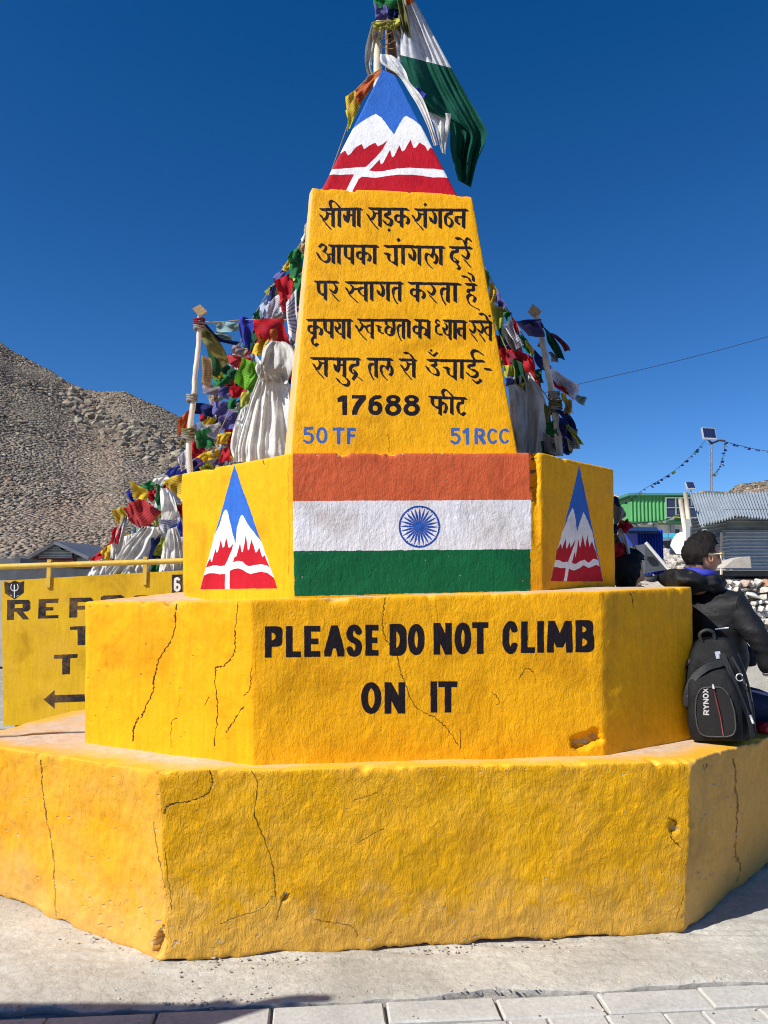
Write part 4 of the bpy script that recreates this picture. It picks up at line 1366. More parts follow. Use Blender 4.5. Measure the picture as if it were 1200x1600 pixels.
wireM = simple('dark_wire', (.03, .03, .035), .6, .1, 5)
tealTin = simple('cyan_awning', (.05, .42, .60), .5, .12, 4)

def cloth_mat(name, col, prn=0.0, trans=.3, ink=(.03, .03, .05)):
    m = bpy.data.materials.new(name); m.use_nodes = True
    nt = m.node_tree; L = nt.links
    for n in list(nt.nodes):
        nt.nodes.remove(n)
    out = nt.nodes.new('ShaderNodeOutputMaterial')
    tc = nt.nodes.new('ShaderNodeTexCoord')
    geo = nt.nodes.new('ShaderNodeNewGeometry')
    n1 = noise_node(nt, 14, 6, .65, .5, geo.outputs['Position'])
    r = ramp(nt, n1.outputs[0], [(.28, (*[c * .72 for c in col], 1)), (.7, (*[min(.9, c * 1.12) for c in col], 1))])
    c = r.outputs[0]
    if prn:
        sx = nt.nodes.new('ShaderNodeSeparateXYZ'); L.new(tc.outputs['UV'], sx.inputs[0])
        ml = nt.nodes.new('ShaderNodeMath'); ml.operation = 'MULTIPLY'; ml.inputs[1].default_value = 75; L.new(sx.outputs[1], ml.inputs[0])
        sn = nt.nodes.new('ShaderNodeMath'); sn.operation = 'SINE'; L.new(ml.outputs[0], sn.inputs[0])
        mp = nt.nodes.new('ShaderNodeMapping'); mp.inputs['Scale'].default_value = (55, 12, 1); L.new(tc.outputs['UV'], mp.inputs[0])
        n2 = noise_node(nt, 1, 2, .5, 0, mp.outputs[0])
        ad = nt.nodes.new('ShaderNodeMath'); ad.operation = 'MULTIPLY_ADD'; ad.inputs[1].default_value = 2.6; L.new(n2.outputs[0], ad.inputs[0]); L.new(sn.outputs[0], ad.inputs[2])
        r2 = ramp(nt, ad.outputs[0], [(.0, g(0)), (1, g(1))])
        gt = nt.nodes.new('ShaderNodeMath'); gt.operation = 'GREATER_THAN'; gt.inputs[1].default_value = 1.62; L.new(ad.outputs[0], gt.inputs[0])
        # keep a blank hem
        def band(s, lo, hi):
            a = nt.nodes.new('ShaderNodeMath'); a.operation = 'GREATER_THAN'; a.inputs[1].default_value = lo; L.new(s, a.inputs[0])
            b_ = nt.nodes.new('ShaderNodeMath'); b_.operation = 'LESS_THAN'; b_.inputs[1].default_value = hi; L.new(s, b_.inputs[0])
            q = nt.nodes.new('ShaderNodeMath'); q.operation = 'MULTIPLY'; L.new(a.outputs[0], q.inputs[0]); L.new(b_.outputs[0], q.inputs[1]); return q.outputs[0]
        q = nt.nodes.new('ShaderNodeMath'); q.operation = 'MULTIPLY'; L.new(band(sx.outputs[0], .12, .88), q.inputs[0]); L.new(band(sx.outputs[1], .14, .9), q.inputs[1])
        q2 = nt.nodes.new('ShaderNodeMath'); q2.operation = 'MULTIPLY'; L.new(q.outputs[0], q2.inputs[0]); L.new(gt.outputs[0], q2.inputs[1])
        q3 = nt.nodes.new('ShaderNodeMath'); q3.operation = 'MULTIPLY'; q3.inputs[1].default_value = prn; L.new(q2.outputs[0], q3.inputs[0])
        c = mixc(nt, q3.outputs[0], c, ink)
    d = nt.nodes.new('ShaderNodeBsdfPrincipled'); d.inputs['Roughness'].default_value = .85; d.inputs['Specular IOR Level'].default_value = .15
    t = nt.nodes.new('ShaderNodeBsdfTranslucent')
    L.new(c, d.inputs['Base Color']); L.new(c, t.inputs['Color'])
    wv = noise_node(nt, 38, 5, .65, .9, geo.outputs['Position'])
    bp = nt.nodes.new('ShaderNodeBump'); bp.inputs['Distance'].default_value = .006; L.new(wv.outputs[0], bp.inputs['Height'])
    L.new(bp.outputs[0], d.inputs['Normal']); L.new(bp.outputs[0], t.inputs['Normal'])
    ms = nt.nodes.new('ShaderNodeMixShader'); ms.inputs[0].default_value = trans
    L.new(d.outputs[0], ms.inputs[1]); L.new(t.outputs[0], ms.inputs[2]); L.new(ms.outputs[0], out.inputs[0])
    return m
CM = {
 'W': cloth_mat('cloth_white', (.74, .74, .75)), 'Wp': cloth_mat('cloth_white_printed', (.70, .69, .74), .75, ink=(.10, .08, .18)),
 'R': cloth_mat('cloth_red', (.56, .02, .03), .45), 'Rp': cloth_mat('cloth_red_printed', (.55, .05, .05), .6),
 'G': cloth_mat('cloth_green', (.03, .20, .06), .45), 'LG': cloth_mat('cloth_bright_green', (.16, .42, .03), .45), 'DG': cloth_mat('cloth_dark_green', (.02, .09, .045)),
 'B': cloth_mat('cloth_blue', (.04, .06, .42), .45), 'PB': cloth_mat('cloth_purple_blue', (.14, .13, .36), .45), 'N': cloth_mat('cloth_navy', (.02, .03, .13)), 'LB': cloth_mat('cloth_pale_blue', (.45, .55, .72), .45),
 'Y': cloth_mat('cloth_yellow', (.74, .50, .03), .45), 'Yp': cloth_mat('cloth_yellow_printed', (.72, .48, .04), .6), 'YG': cloth_mat('cloth_lime_yellow', (.52, .54, .08), .45),
 'O': cloth_mat('cloth_orange', (.60, .14, .04), .45), 'M': cloth_mat('cloth_maroon', (.22, .03, .05)), 'K': cloth_mat('cloth_faded_grey', (.36, .34, .32), .45), 'T': cloth_mat('cloth_faded_teal', (.28, .42, .42), .45),
 'OL': cloth_mat('cloth_olive', (.20, .19, .06)), 'TN': cloth_mat('cloth_tan', (.50, .36, .20), .45), 'Q': cloth_mat('cloth_mauve_grey', (.36, .28, .30), .45),
}
silkM = cloth_mat('scarf_silk', (.84, .82, .77), 0, .35)
silkS = cloth_mat('scarf_grey', (.56, .54, .50), 0, .2)  # greyer, less translucent silk than the white scarves

def loft(name, rows, mat, parent=None, nu=28, pleats=3.0, amp=.02, seed=0, sub=5, edge=.0, mats=None, bands=None):
    """cloth through rows of (xl, yl, xr, yr, distance[, distance right]) photograph points"""
    rows = [tuple(r) + ((r[4],) if len(r) == 5 else ()) for r in rows]
    q = crom(rows, sub)
    q = np.array(q)
    nv = len(q)
    V = []; UV = []
    for j in range(nv):
        t = j / (nv - 1)
        xl, yl, xr, yr, d1, d2 = q[j]
        for i in range(nu):
            u = i / (nu - 1)
            ph = seed * 1.7 + .9 * math.sin(t * 3 + seed)
            uw = u + .16 * math.sin(3 * u + seed) + .20 * float(vnoise(u * 2.2, t * 1.6, seed * 3.1, 8)) / max(1, pleats * .35)
            am = .35 + .9 * abs(float(vnoise(u * 3 + 7, t * 2.2, seed * 1.3, 9))) * 2
            w = am * math.sin(2 * math.pi * pleats * uw + ph) + .35 * math.sin(2 * math.pi * pleats * 2.3 * uw + ph * 2.1 + 2 * t) + 1.2 * float(fbm(u * 5, t * 4, seed, 3, 12))
            nz = float(vnoise(u * 4 + seed, t * 5, seed, 3))
            D = d1 + (d2 - d1) * u + amp * w + amp * .8 * nz
            px = xl + (xr - xl) * u + edge * nz * 3
            py = yl + (yr - yl) * u + edge * float(vnoise(u * 6, t * 3 + 9, seed, 5)) * 3
            V.append(P(px, py, D)); UV.append((u, 1 - t))
    Fc = [(j * nu + i, j * nu + i + 1, (j + 1) * nu + i + 1, (j + 1) * nu + i) for j in range(nv - 1) for i in range(nu - 1)]
    fm = None
    if bands:
        fm = []
        for j in range(nv - 1):
            t = (j + .5) / (nv - 1) * (len(rows) - 1)
            k = 0
            for bi, bt in enumerate(bands):
                if t > bt:
                    k = bi + 1
            fm += [k] * (nu - 1)
    o = mk(name, V, Fc, mat, None, True, mats, fm)
    uvl = o.data.uv_layers.new(name='UVMap')
    li = [0] * len(o.data.loops); o.data.loops.foreach_get('vertex_index', li)
    uvl.data.foreach_set('uv', [c for k in li for c in UV[k]])
    if parent:
        adopt(parent, o)
    return o

def flag(corners, D, mat, parent, seed, amp=.048, n=11):
    """one small cloth square; corners TL, TR, BR, BL in photograph pixels"""
    rr = random.Random(seed)
    TL, TR, BR, BL = corners
    dr = [rr.uniform(-.05, .05) for _ in range(4)]
    V = []; UV = []
    f1, f2 = rr.uniform(.6, 1.5), rr.uniform(.4, 1.1); p1, p2 = rr.uniform(0, 6), rr.uniform(0, 6); dg = rr.uniform(-1, 1)
    for j in range(n):
        v_ = j / (n - 1)
        for i in range(n):
            u_ = i / (n - 1)
            a = [(1 - u_) * (1 - v_), u_ * (1 - v_), u_ * v_, (1 - u_) * v_]
            px = TL[0] * a[0] + TR[0] * a[1] + BR[0] * a[2] + BL[0] * a[3]
            py = TL[1] * a[0] + TR[1] * a[1] + BR[1] * a[2] + BL[1] * a[3]
            w = math.sin(2 * math.pi * (f1 * u_ + dg * v_ * .5) + p1) * (.35 + .65 * v_) + .5 * math.sin(2 * math.pi * f2 * v_ + p2) + .3 * math.sin(9 * u_ + 7 * v_ + p2)
            b = sum(x * y for x, y in zip(a, dr))
            px += 1.3 * math.sin(5 * v_ + p1) + .8 * float(vnoise(u_ * 3, v_ * 3, seed, 1)); py += 1.1 * math.sin(5 * u_ + p2)
            V.append(P(px, py, D + amp * w + b)); UV.append((u_, 1 - v_))
    Fc = [(j * n + i, j * n + i + 1, (j + 1) * n + i + 1, (j + 1) * n + i) for j in range(n - 1) for i in range(n - 1)]
    o = mk('prayer_flag', V, Fc, mat, None, True)
    uvl = o.data.uv_layers.new(name='UVMap')
    li = [0] * len(o.data.loops); o.data.loops.foreach_get('vertex_index', li)
    uvl.data.foreach_set('uv', [c for k in li for c in UV[k]])
    adopt(parent, o)
    return o

def cord(pts, parent, r=.004, name='cord', mat=None):
    q = crom([(a, b, c) for a, b, c in pts], 5)
    m = MB(); m.tube([P(*k) for k in q], r, 5)
    o = m.build(name, mat or CM['TN'], None, True)
    adopt(parent, o)
    return o

# ------------------------------------------------------------------ prayer flags on the left
GRP = 'prayer flag strings running down from the monument pole'
SLbl = ['prayer flag string along the upper left outline, with white and green flags beside the pillar',
        'prayer flag string with red, white and purple flags touching the left pillar side',
        'prayer flag string with a big red and bright green flag above the knotted scarf',
        'prayer flag string of faded purple and navy flags beside the left wooden pole',
        'prayer flag string with green, red and yellow flags lying over the upper step edge',
        'prayer flag string heaped far left with a red flag showing a white printed square']
strings = []
anch = [((560, 150, 4.9), (488, 345, 5.2), (445, 415, 5.5), (405, 480, 5.8), (372, 540, 6.1)),
        ((560, 210, 4.9), (486, 400, 5.2), (460, 440, 5.3), (440, 500, 5.5), (415, 520, 5.6)),
        ((308, 500, 5.4), (335, 504, 5.4), (378, 500, 5.4), (410, 500, 5.35), (450, 500, 5.3)),
        ((415, 470, 5.9), (375, 545, 6.0), (335, 620, 6.1), (318, 668, 6.2), (262, 742, 6.6)),
        ((420, 560, 5.6), (370, 620, 5.8), (335, 690, 6.0), (300, 720, 6.1), (250, 750, 6.6)),
        ((300, 700, 6.6), (262, 742, 7.4), (225, 775, 7.8), (180, 850, 8.0), (140, 880, 8.1))]
for i, (an, lb) in enumerate(zip(anch, SLbl)):
    t = thing('prayer_flag_string', P(*an[0]), lb, 'prayer flags', GRP)
    cord(an, t)
    strings.append(t)
FL = [
 (0, 5.15, 'W', (478, 352), (487, 343), (478, 397), (470, 374)), (0, 5.15, 'TN', (469, 378), (480, 372), (476, 400), (467, 389)),
 (0, 5.3, 'G', (450, 399), (470, 382), (474, 402), (453, 422)), (0, 5.25, 'G', (455, 405), (475, 390), (471, 437), (451, 433)), (0, 5.35, 'Y', (443, 415), (455, 405), (450, 426), (441, 420)),
 (0, 5.5, 'PB', (430, 426), (451, 417), (441, 447), (426, 441)), (1, 5.3, 'R', (430, 440), (456, 424), (459, 462), (441, 488)), (0, 5.5, 'N', (421, 449), (433, 441), (430, 468), (419, 471)),
 (1, 5.4, 'Wp', (413, 478), (436, 459), (443, 491), (418, 503)), (1, 5.3, 'Rp', (437, 470), (461, 454), (456, 502), (443, 490)), (1, 5.15, 'Wp', (447, 472), (464, 452), (467, 543), (449, 520)), (1, 5.2, 'G', (458, 438), (473, 425), (469, 478), (457, 460)),
 (0, 5.6, 'LB', (404, 476), (422, 464), (422, 492), (407, 497)), (0, 5.7, 'DG', (396, 492), (408, 479), (413, 499), (396, 499)), (1, 5.45, 'K', (414, 497), (446, 484), (451, 502), (419, 503)),
 (2, 5.4, 'T', (334, 503), (379, 503), (373, 516), (341, 521)), (2, 5.38, 'B', (373, 493), (399, 502), (389, 550), (377, 536)), (2, 5.32, 'R', (396, 500), (444, 496), (453, 542), (399, 527)), (2, 5.3, 'O', (404, 520), (432, 511), (434, 532), (401, 537)),
 (2, 5.28, 'Yp', (405, 530), (421, 526), (416, 561), (392, 551)), (2, 5.4, 'LG', (377, 559), (401, 565), (393, 612), (366, 598)), (2, 5.38, 'LG', (394, 568), (404, 586), (392, 617), (384, 600)), (4, 5.6, 'R', (359, 604), (386, 600), (383, 619), (361, 622)),
 (3, 5.9, 'DG', (345, 564), (369, 580), (366, 597), (341, 579)), (3, 5.9, 'G', (331, 588), (363, 580), (361, 601), (334, 604)), (3, 5.88, 'Y', (334, 585), (349, 580), (346, 591), (332, 593)), (3, 5.9, 'Rp', (354, 552), (379, 560), (371, 577), (351, 563)), (3, 5.9, 'Q', (364, 538), (383, 545), (379, 561), (361, 553)),
 (3, 6.0, 'Q', (318, 600), (351, 603), (341, 622), (316, 613)), (3, 6.0, 'N', (301, 628), (336, 634), (331, 652), (298, 645)), (3, 5.98, 'PB', (334, 626), (369, 631), (361, 657), (331, 646)), (3, 5.98, 'PB', (339, 653), (371, 638), (373, 667), (344, 674)), (3, 6.0, 'Wp', (321, 665), (346, 659), (343, 687), (324, 682)),
 (3, 6.1, 'Y', (317, 660), (334, 647), (336, 659), (319, 669)), (4, 6.0, 'G', (304, 675), (326, 667), (337, 696), (309, 702)), (4, 6.1, 'R', (290, 701), (303, 687), (319, 709), (299, 717)), (4, 6.2, 'Wp', (278, 713), (290, 704), (301, 721), (281, 737)),
 (4, 5.9, 'Y', (309, 714), (341, 699), (346, 714), (319, 722)), (4, 5.8, 'Yp', (339, 679), (361, 674), (356, 692), (339, 697)), (4, 5.9, 'K', (331, 705), (351, 694), (351, 714), (334, 720)), (4, 5.8, 'R', (345, 702), (356, 699), (363, 720), (343, 722)), (4, 5.6, 'G', (355, 626), (368, 620), (372, 640), (358, 640)), (4, 5.6, 'Wp', (362, 632), (376, 628), (372, 646), (361, 642)),
 (4, 5.5, 'YG', (378, 614), (393, 610), (388, 650), (375, 636)), (3, 6.3, 'B', (260, 737), (286, 721), (292, 737), (264, 747)), (3, 6.1, 'O', (278, 658), (297, 638), (292, 670), (276, 684)), (3, 5.9, 'PB', (345, 600), (362, 606), (356, 626), (340, 618)),
 (5, 7.5, 'Y', (204, 751), (233, 765), (229, 781), (207, 777)), (5, 7.6, 'G', (216, 757), (238, 751), (242, 767), (224, 767)), (5, 7.7, 'Rp', (199, 785), (222, 779), (252, 801), (224, 828)), (5, 7.66, 'Rp', (192, 796), (204, 786), (224, 827), (206, 818)),
 (5, 7.5, 'G', (244, 756), (254, 757), (251, 797), (242, 781)), (5, 7.0, 'Yp', (254, 756), (284, 734), (285, 781), (262, 761)), (5, 7.9, 'Yp', (176, 798), (194, 789), (199, 812), (182, 821)), (5, 7.8, 'B', (199, 766), (207, 770), (210, 786), (199, 780)),
 (5, 7.6, 'Wp', (247, 811), (281, 801), (283, 832), (254, 842)), (5, 7.8, 'T', (202, 832), (216, 821), (226, 827), (204, 840)), (5, 7.6, 'YG', (254, 834), (263, 839), (256, 872), (239, 866)), (5, 7.9, 'R', (138, 876), (170, 848), (177, 861), (150, 877)), (5, 7.88, 'Y', (158, 861), (176, 849), (174, 874), (160, 874)),
 (5, 7.4, 'R', (276, 790), (286, 786), (287, 815), (277, 800)), (5, 7.6, 'B', (268, 825), (284, 812), (286, 838), (270, 838)), (5, 7.8, 'R', (174, 828), (190, 820), (186, 850), (172, 850)), (5, 7.7, 'R', (228, 770), (243, 764), (243, 780), (236, 784)),
 (5, 7.6, 'B', (200, 884), (222, 876), (206, 896), (198, 900)), (5, 7.6, 'N', (236, 842), (252, 838), (246, 872), (232, 876)), (5, 7.7, 'YG', (182, 888), (194, 886), (190, 905), (181, 902)), (5, 7.5, 'G', (238, 880), (256, 874), (250, 905), (232, 905)), (5, 7.5, 'B', (250, 884), (262, 876), (256, 906), (244, 906)),
]
for i, (si, D, c, a, b_, c2, d2) in enumerate(FL):
    flag((a, b_, c2, d2), D, CM[c], strings[si], i + 100)
# older flags heaped behind the clear ones
rf = random.Random(77)
fill = [(0, [(500, 372), (462, 425), (430, 470), (410, 500)], 5.9, 26), (1, [(478, 450), (468, 490), (452, 530), (440, 580)], 5.75, 24), (3, [(400, 510), (370, 560), (335, 615), (312, 670), (292, 716)], 6.5, 56),
        (4, [(430, 540), (400, 600), (365, 660), (345, 700), (300, 725)], 6.3, 60), (5, [(275, 745), (235, 785), (205, 830), (178, 862)], 8.2, 30), (5, [(275, 800), (250, 850), (215, 885), (180, 892)], 8.15, 26), (5, [(278, 870), (255, 890), (270, 900)], 8.0, 6)]
for si, path, D, n_ in fill:
    q = crom(path, 12)
    for k in range(n_):
        p = q[int(rf.random() * (len(q) - 1))]
        s = rf.uniform(7, 12.5) * (5.6 / D) ** .5; a = rf.uniform(-.7, .7)
        cx_, cy_ = p[0] + rf.gauss(5, 7), p[1] + rf.gauss(12, 8)
        cs = [(-s, -s), (s, -s), (s * rf.uniform(.6, 1.1), s * 1.2), (-s * rf.uniform(.6, 1.1), s * 1.1)]
        cs = [(cx_ + x * math.cos(a) - y * math.sin(a), cy_ + x * math.sin(a) + y * math.cos(a)) for x, y in cs]
        flag(cs, D + rf.uniform(-.12, .12), CM[rf.choice(['N', 'Q', 'M', 'DG', 'K', 'PB', 'LB', 'TN', 'W', 'R', 'G', 'B', 'Wp', 'Y', 'Wp', 'YG', 'R'])], strings[si], 900 + k + si * 50, .05, 7)

# strands whipped round the left pole
t = thing('prayer_flag_string', P(315, 515, 5.0), 'shredded dark prayer flag strip blowing from the top of the left wooden pole', 'prayer flags', GRP)
loft('cloth_strip', [(308, 510, 316, 503, 4.9), (318, 535, 334, 522, 4.95), (332, 556, 350, 545, 5.0), (346, 576, 358, 566, 5.1)], CM['OL'], t, 10, 1.5, .03, 3)
loft('cloth_strip', [(312, 512, 322, 506, 4.95), (330, 530, 342, 526, 4.98), (352, 536, 362, 532, 5.0), (368, 540, 376, 534, 5.1)], CM['N'], t, 8, 1.5, .02, 5)
loft('cloth_strip', [(314, 555, 330, 560, 4.9), (316, 580, 332, 580, 4.95), (314, 600, 328, 606, 5.0)], CM['TN'], t, 8, 1.5, .02, 6)
loft('cloth_strip', [(318, 520, 330, 530, 5.0), (328, 570, 345, 575, 5.0), (330, 586, 340, 590, 5.05)], CM['DG'], t, 8, 1.5, .02, 8)
loft('cloth_strip', [(330, 524, 338, 518, 5.0), (345, 528, 352, 520, 5.02), (360, 534, 366, 528, 5.05)], CM['T'], t, 8, 1.5, .02, 9)
loft('cloth_strip', [(280, 700, 290, 690, 5.0), (284, 680, 296, 672, 4.95), (296, 668, 304, 664, 4.9)], CM['OL'], t, 8, 1.5, .02, 10)

# white scarves
def khata(lbl, rows, mat=silkM, **kw):
    o = loft('ceremonial_scarf', rows, mat, None, **kw)
    return tag(o, lbl, 'scarf', 'white ceremonial scarves tied round the monument')
khata('wide white scarf hanging in long pleats left of the pillar, below its knot', [(404, 588, 448, 590, 5.05), (392, 620, 455, 612, 5.0), (380, 660, 458, 655, 4.95), (368, 700, 460, 700, 4.9), (364, 722, 460, 722, 4.9)], nu=60, pleats=6.5, amp=.030, seed=1)
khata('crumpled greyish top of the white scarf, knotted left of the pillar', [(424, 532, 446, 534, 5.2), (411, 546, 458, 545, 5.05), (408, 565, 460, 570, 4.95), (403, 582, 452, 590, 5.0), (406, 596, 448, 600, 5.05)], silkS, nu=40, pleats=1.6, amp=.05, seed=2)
khata('narrow white scarf between the pleated scarf and the prayer flags, left side', [(376, 640, 388, 630, 5.2), (366, 665, 392, 660, 5.1), (360, 700, 384, 700, 5.05), (368, 722, 386, 722, 5.0)], nu=24, pleats=2.5, amp=.03, seed=3)
khata('small bunched knot of white scarf left of the grey crumpled one', [(402, 566, 412, 562, 4.95), (399, 576, 414, 574, 4.9), (404, 590, 418, 592, 4.92)], nu=14, pleats=2, amp=.03, seed=4)
for k, (lb, rows, pl) in enumerate([
    ('plump white scarf hanging next to the yellow step at the far left heap', [(250, 762, 266, 764, 7.4), (250, 775, 272, 778, 7.3), (252, 800, 277, 798, 7.3), (252, 812, 274, 812, 7.4)], 1.2),
    ('white scarf pulled across the top of the far left heap', [(238, 752, 254, 760, 7.3), (244, 744, 262, 754, 7.3), (256, 740, 270, 752, 7.3)], 1),
    ('white scarf in two slim folds at the far left edge of the heap', [(192, 806, 200, 808, 7.9), (184, 825, 196, 830, 7.8), (174, 850, 190, 858, 7.8), (172, 872, 186, 876, 7.8)], 2),
    ('broad white scarf sweeping from the middle of the heap down to the railing', [(222, 822, 248, 824, 7.6), (210, 835, 244, 842, 7.6), (196, 850, 232, 868, 7.6), (184, 868, 215, 884, 7.6), (165, 892, 200, 905, 7.7)], 4),
    ('white scarf bundle lowest in the heap, behind the first rail post', [(150, 880, 172, 868, 7.9), (142, 890, 176, 884, 7.9), (132, 905, 170, 905, 7.9)], 3),
    ('white scarf in soft folds behind the sign board, left of the yellow step', [(262, 828, 276, 822, 7.3), (256, 850, 284, 846, 7.3), (250, 880, 288, 880, 7.3), (246, 908, 288, 908, 7.3)], 4),
    ('crumpled white scarf just above the sign board top edge', [(205, 880, 226, 872, 7.5), (192, 892, 236, 884, 7.5), (180, 908, 240, 908, 7.5)], 4),
    ('white scarf folded over the middle of the far left heap', [(194, 838, 214, 832, 7.75), (192, 852, 212, 856, 7.7), (186, 866, 204, 874, 7.75)], 2)]):
    khata(lb, rows, nu=26, pleats=pl, amp=.035, seed=10 + k)

# right side
GR2 = 'prayer flag strings right of the pillar'
tr = thing('prayer_flag_string', P(748, 400, 5.0), 'prayer flag string along the upper right outline, ending in a lined white flag', 'prayer flags', GR2)
cord([(748, 400, 5.0), (765, 432, 5.0), (790, 478, 5.0), (815, 520, 5.0), (850, 575, 4.9), (914, 630, 4.9)], tr)
tr2 = thing('prayer_flag_string', P(785, 540, 5.2), 'prayer flag string of ragged red and dark flags just right of the pillar', 'prayer flags', GR2)
cord([(780, 520, 5.2), (800, 560, 5.2), (840, 600, 5.2), (880, 660, 5.1)], tr2)
tr3 = thing('prayer_flag_string', P(846, 500, 4.5), 'grey and dark prayer flags fluttering from the top of the right white pole', 'prayer flags', GR2)
cord([(806, 503, 4.7), (830, 500, 4.6), (846, 500, 4.5)], tr3)
tr4 = thing('prayer_flag_string', P(870, 650, 4.7), 'tangled prayer flags wrapped round the lower right white pole', 'prayer flags', GR2)
cord([(862, 630, 4.6), (880, 650, 4.6), (905, 690, 4.7)], tr4)
tr5 = thing('prayer_flag_string', P(964, 790, 5.0), 'dark, red and white prayer flags beside the right upper step, over the dark-haired head', 'prayer flags', GR2)
cord([(955, 760, 5.0), (965, 800, 5.0), (990, 850, 5.0), (1000, 868, 5.0)], tr5)
FR_ = [
 (tr, 5.0, 'G', (751, 413), (765, 425), (763, 458), (756, 440)), (tr, 5.0, 'Yp', (764, 437), (776, 450), (779, 473), (762, 476)), (tr, 5.0, 'PB', (775, 455), (791, 476), (786, 487), (777, 480)), (tr, 5.02, 'YG', (764, 470), (794, 485), (785, 507), (774, 516)),
 (tr, 5.0, 'G', (787, 484), (799, 490), (794, 505), (789, 498)), (tr, 5.0, 'Wp', (789, 506), (801, 497), (818, 540), (806, 545)), (tr, 4.95, 'R', (797, 496), (804, 500), (813, 521), (808, 523)), (tr, 4.9, 'Y', (822, 532), (829, 535), (835, 551), (828, 556)), (tr, 4.88, 'N', (833, 544), (861, 575), (856, 584), (839, 571)),
 (tr, 4.85, 'Wp', (861, 574), (906, 602), (899, 624), (864, 601)), (tr, 4.87, 'R', (854, 585), (898, 619), (896, 626), (857, 598)), (tr, 4.85, 'T', (899, 615), (916, 622), (914, 636), (901, 626)), (tr, 4.98, 'G', (808, 522), (824, 530), (836, 560), (824, 552)),
 (tr2, 5.2, 'R', (778, 540), (800, 548), (808, 575), (786, 570)), (tr2, 5.1, 'R', (798, 545), (832, 558), (840, 592), (808, 575)), (tr2, 5.15, 'M', (788, 548), (812, 556), (822, 580), (796, 566)), (tr2, 5.15, 'K', (782, 512), (800, 518), (816, 556), (800, 550)), (tr2, 5.1, 'R', (824, 575), (838, 580), (846, 612), (834, 600)), (tr2, 5.25, 'DG', (776, 508), (790, 512), (800, 540), (782, 540)),
 (tr2, 5.05, 'YG', (784, 572), (800, 568), (806, 596), (790, 590)), (tr2, 5.0, 'PB', (788, 590), (806, 588), (804, 612), (792, 602)), (tr2, 5.0, 'DG', (800, 562), (818, 566), (824, 612), (808, 600)), (tr2, 4.98, 'YG', (806, 600), (820, 598), (822, 628), (814, 622)), (tr2, 5.1, 'DG', (832, 580), (846, 576), (850, 600), (842, 598)), (tr2, 5.3, 'M', (770, 520), (786, 530), (792, 560), (776, 556)),
 (tr3, 4.5, 'PB', (806, 503), (846, 500), (850, 526), (824, 526)), (tr3, 4.48, 'N', (812, 502), (846, 497), (848, 512), (818, 508)), (tr3, 4.5, 'DG', (849, 510), (866, 524), (884, 562), (872, 560)), (tr3, 4.52, 'DG', (850, 514), (860, 530), (876, 566), (858, 538)), (tr3, 4.5, 'M', (860, 519), (878, 528), (893, 548), (884, 549)), (tr3, 4.55, 'K', (856, 548), (866, 552), (874, 568), (862, 564)), (tr3, 4.6, 'TN', (840, 536), (848, 534), (846, 544), (840, 542)),
 (tr4, 4.6, 'OL', (856, 624), (868, 620), (868, 645), (858, 640)), (tr4, 4.55, 'TN', (884, 622), (896, 626), (890, 650), (880, 644)), (tr4, 4.55, 'Y', (876, 612), (884, 616), (896, 648), (886, 640)), (tr4, 4.5, 'N', (868, 640), (890, 645), (903, 672), (884, 664)), (tr4, 4.52, 'N', (872, 652), (890, 660), (896, 690), (878, 682)), (tr4, 4.5, 'YG', (884, 664), (890, 662), (912, 694), (904, 696)),
 (tr4, 4.6, 'G', (852, 660), (872, 655), (874, 682), (854, 678)), (tr4, 4.65, 'K', (886, 660), (902, 670), (906, 700), (888, 704)), (tr4, 4.7, 'OL', (850, 630), (862, 640), (862, 672), (852, 664)), (tr4, 4.7, 'K', (848, 676), (880, 690), (876, 712), (850, 706)), (tr4, 4.75, 'DG', (846, 690), (862, 690), (862, 712), (846, 712)), (tr4, 4.72, 'OL', (858, 692), (872, 690), (872, 712), (860, 712)),
 (tr5, 5.0, 'N', (958, 775), (966, 778), (974, 796), (956, 790)), (tr5, 5.0, 'K', (956, 788), (974, 792), (978, 806), (958, 828)), (tr5, 4.98, 'R', (968, 820), (980, 810), (990, 824), (974, 832)), (tr5, 5.0, 'R', (964, 824), (972, 812), (986, 822), (972, 834)), (tr5, 5.0, 'W', (964, 826), (972, 826), (988, 866), (978, 866)), (tr5, 5.02, 'N', (956, 818), (966, 822), (964, 838), (956, 834)), (tr5, 5.02, 'OL', (956, 834), (968, 836), (972, 852), (956, 846)),
 (tr5, 4.98, 'R', (956, 850), (976, 848), (988, 868), (956, 872)), (tr5, 5.05, 'M', (956, 844), (968, 846), (984, 862), (958, 866)),
]
for i, (tp, D, c, a, b_, c2, d2) in enumerate(FR_):
    flag((a, b_, c2, d2), D, CM[c], tp, i + 400)
for k in range(22):
    cx_, cy_ = rf.choice([(800, 560), (812, 590), (798, 540), (830, 600), (860, 670), (880, 690)]); cx_ += rf.gauss(0, 7); cy_ += rf.gauss(0, 10)
    s = rf.uniform(7, 12); a = rf.uniform(-.8, .8)
    cs = [(cx_ + x * math.cos(a) - y * math.sin(a), cy_ + x * math.sin(a) + y * math.cos(a)) for x, y in ((-s, -s), (s, -s), (s * .8, s * 1.2), (-s * .8, s))]
    flag(cs, 5.4 if cx_ < 845 else 4.85, CM[rf.choice(['N', 'M', 'DG', 'K', 'OL', 'R', 'TN', 'B'])], tr2 if cx_ < 845 else tr4, 1500 + k, .04, 6)
khata('long greyish scarf hanging right of the pillar beside the white pole', [(800, 590, 828, 582, 5.0), (797, 620, 846, 610, 4.95), (800, 660, 856, 650, 4.9), (806, 712, 846, 712, 4.9)], silkS, nu=40, pleats=3.4, amp=.035, seed=31)
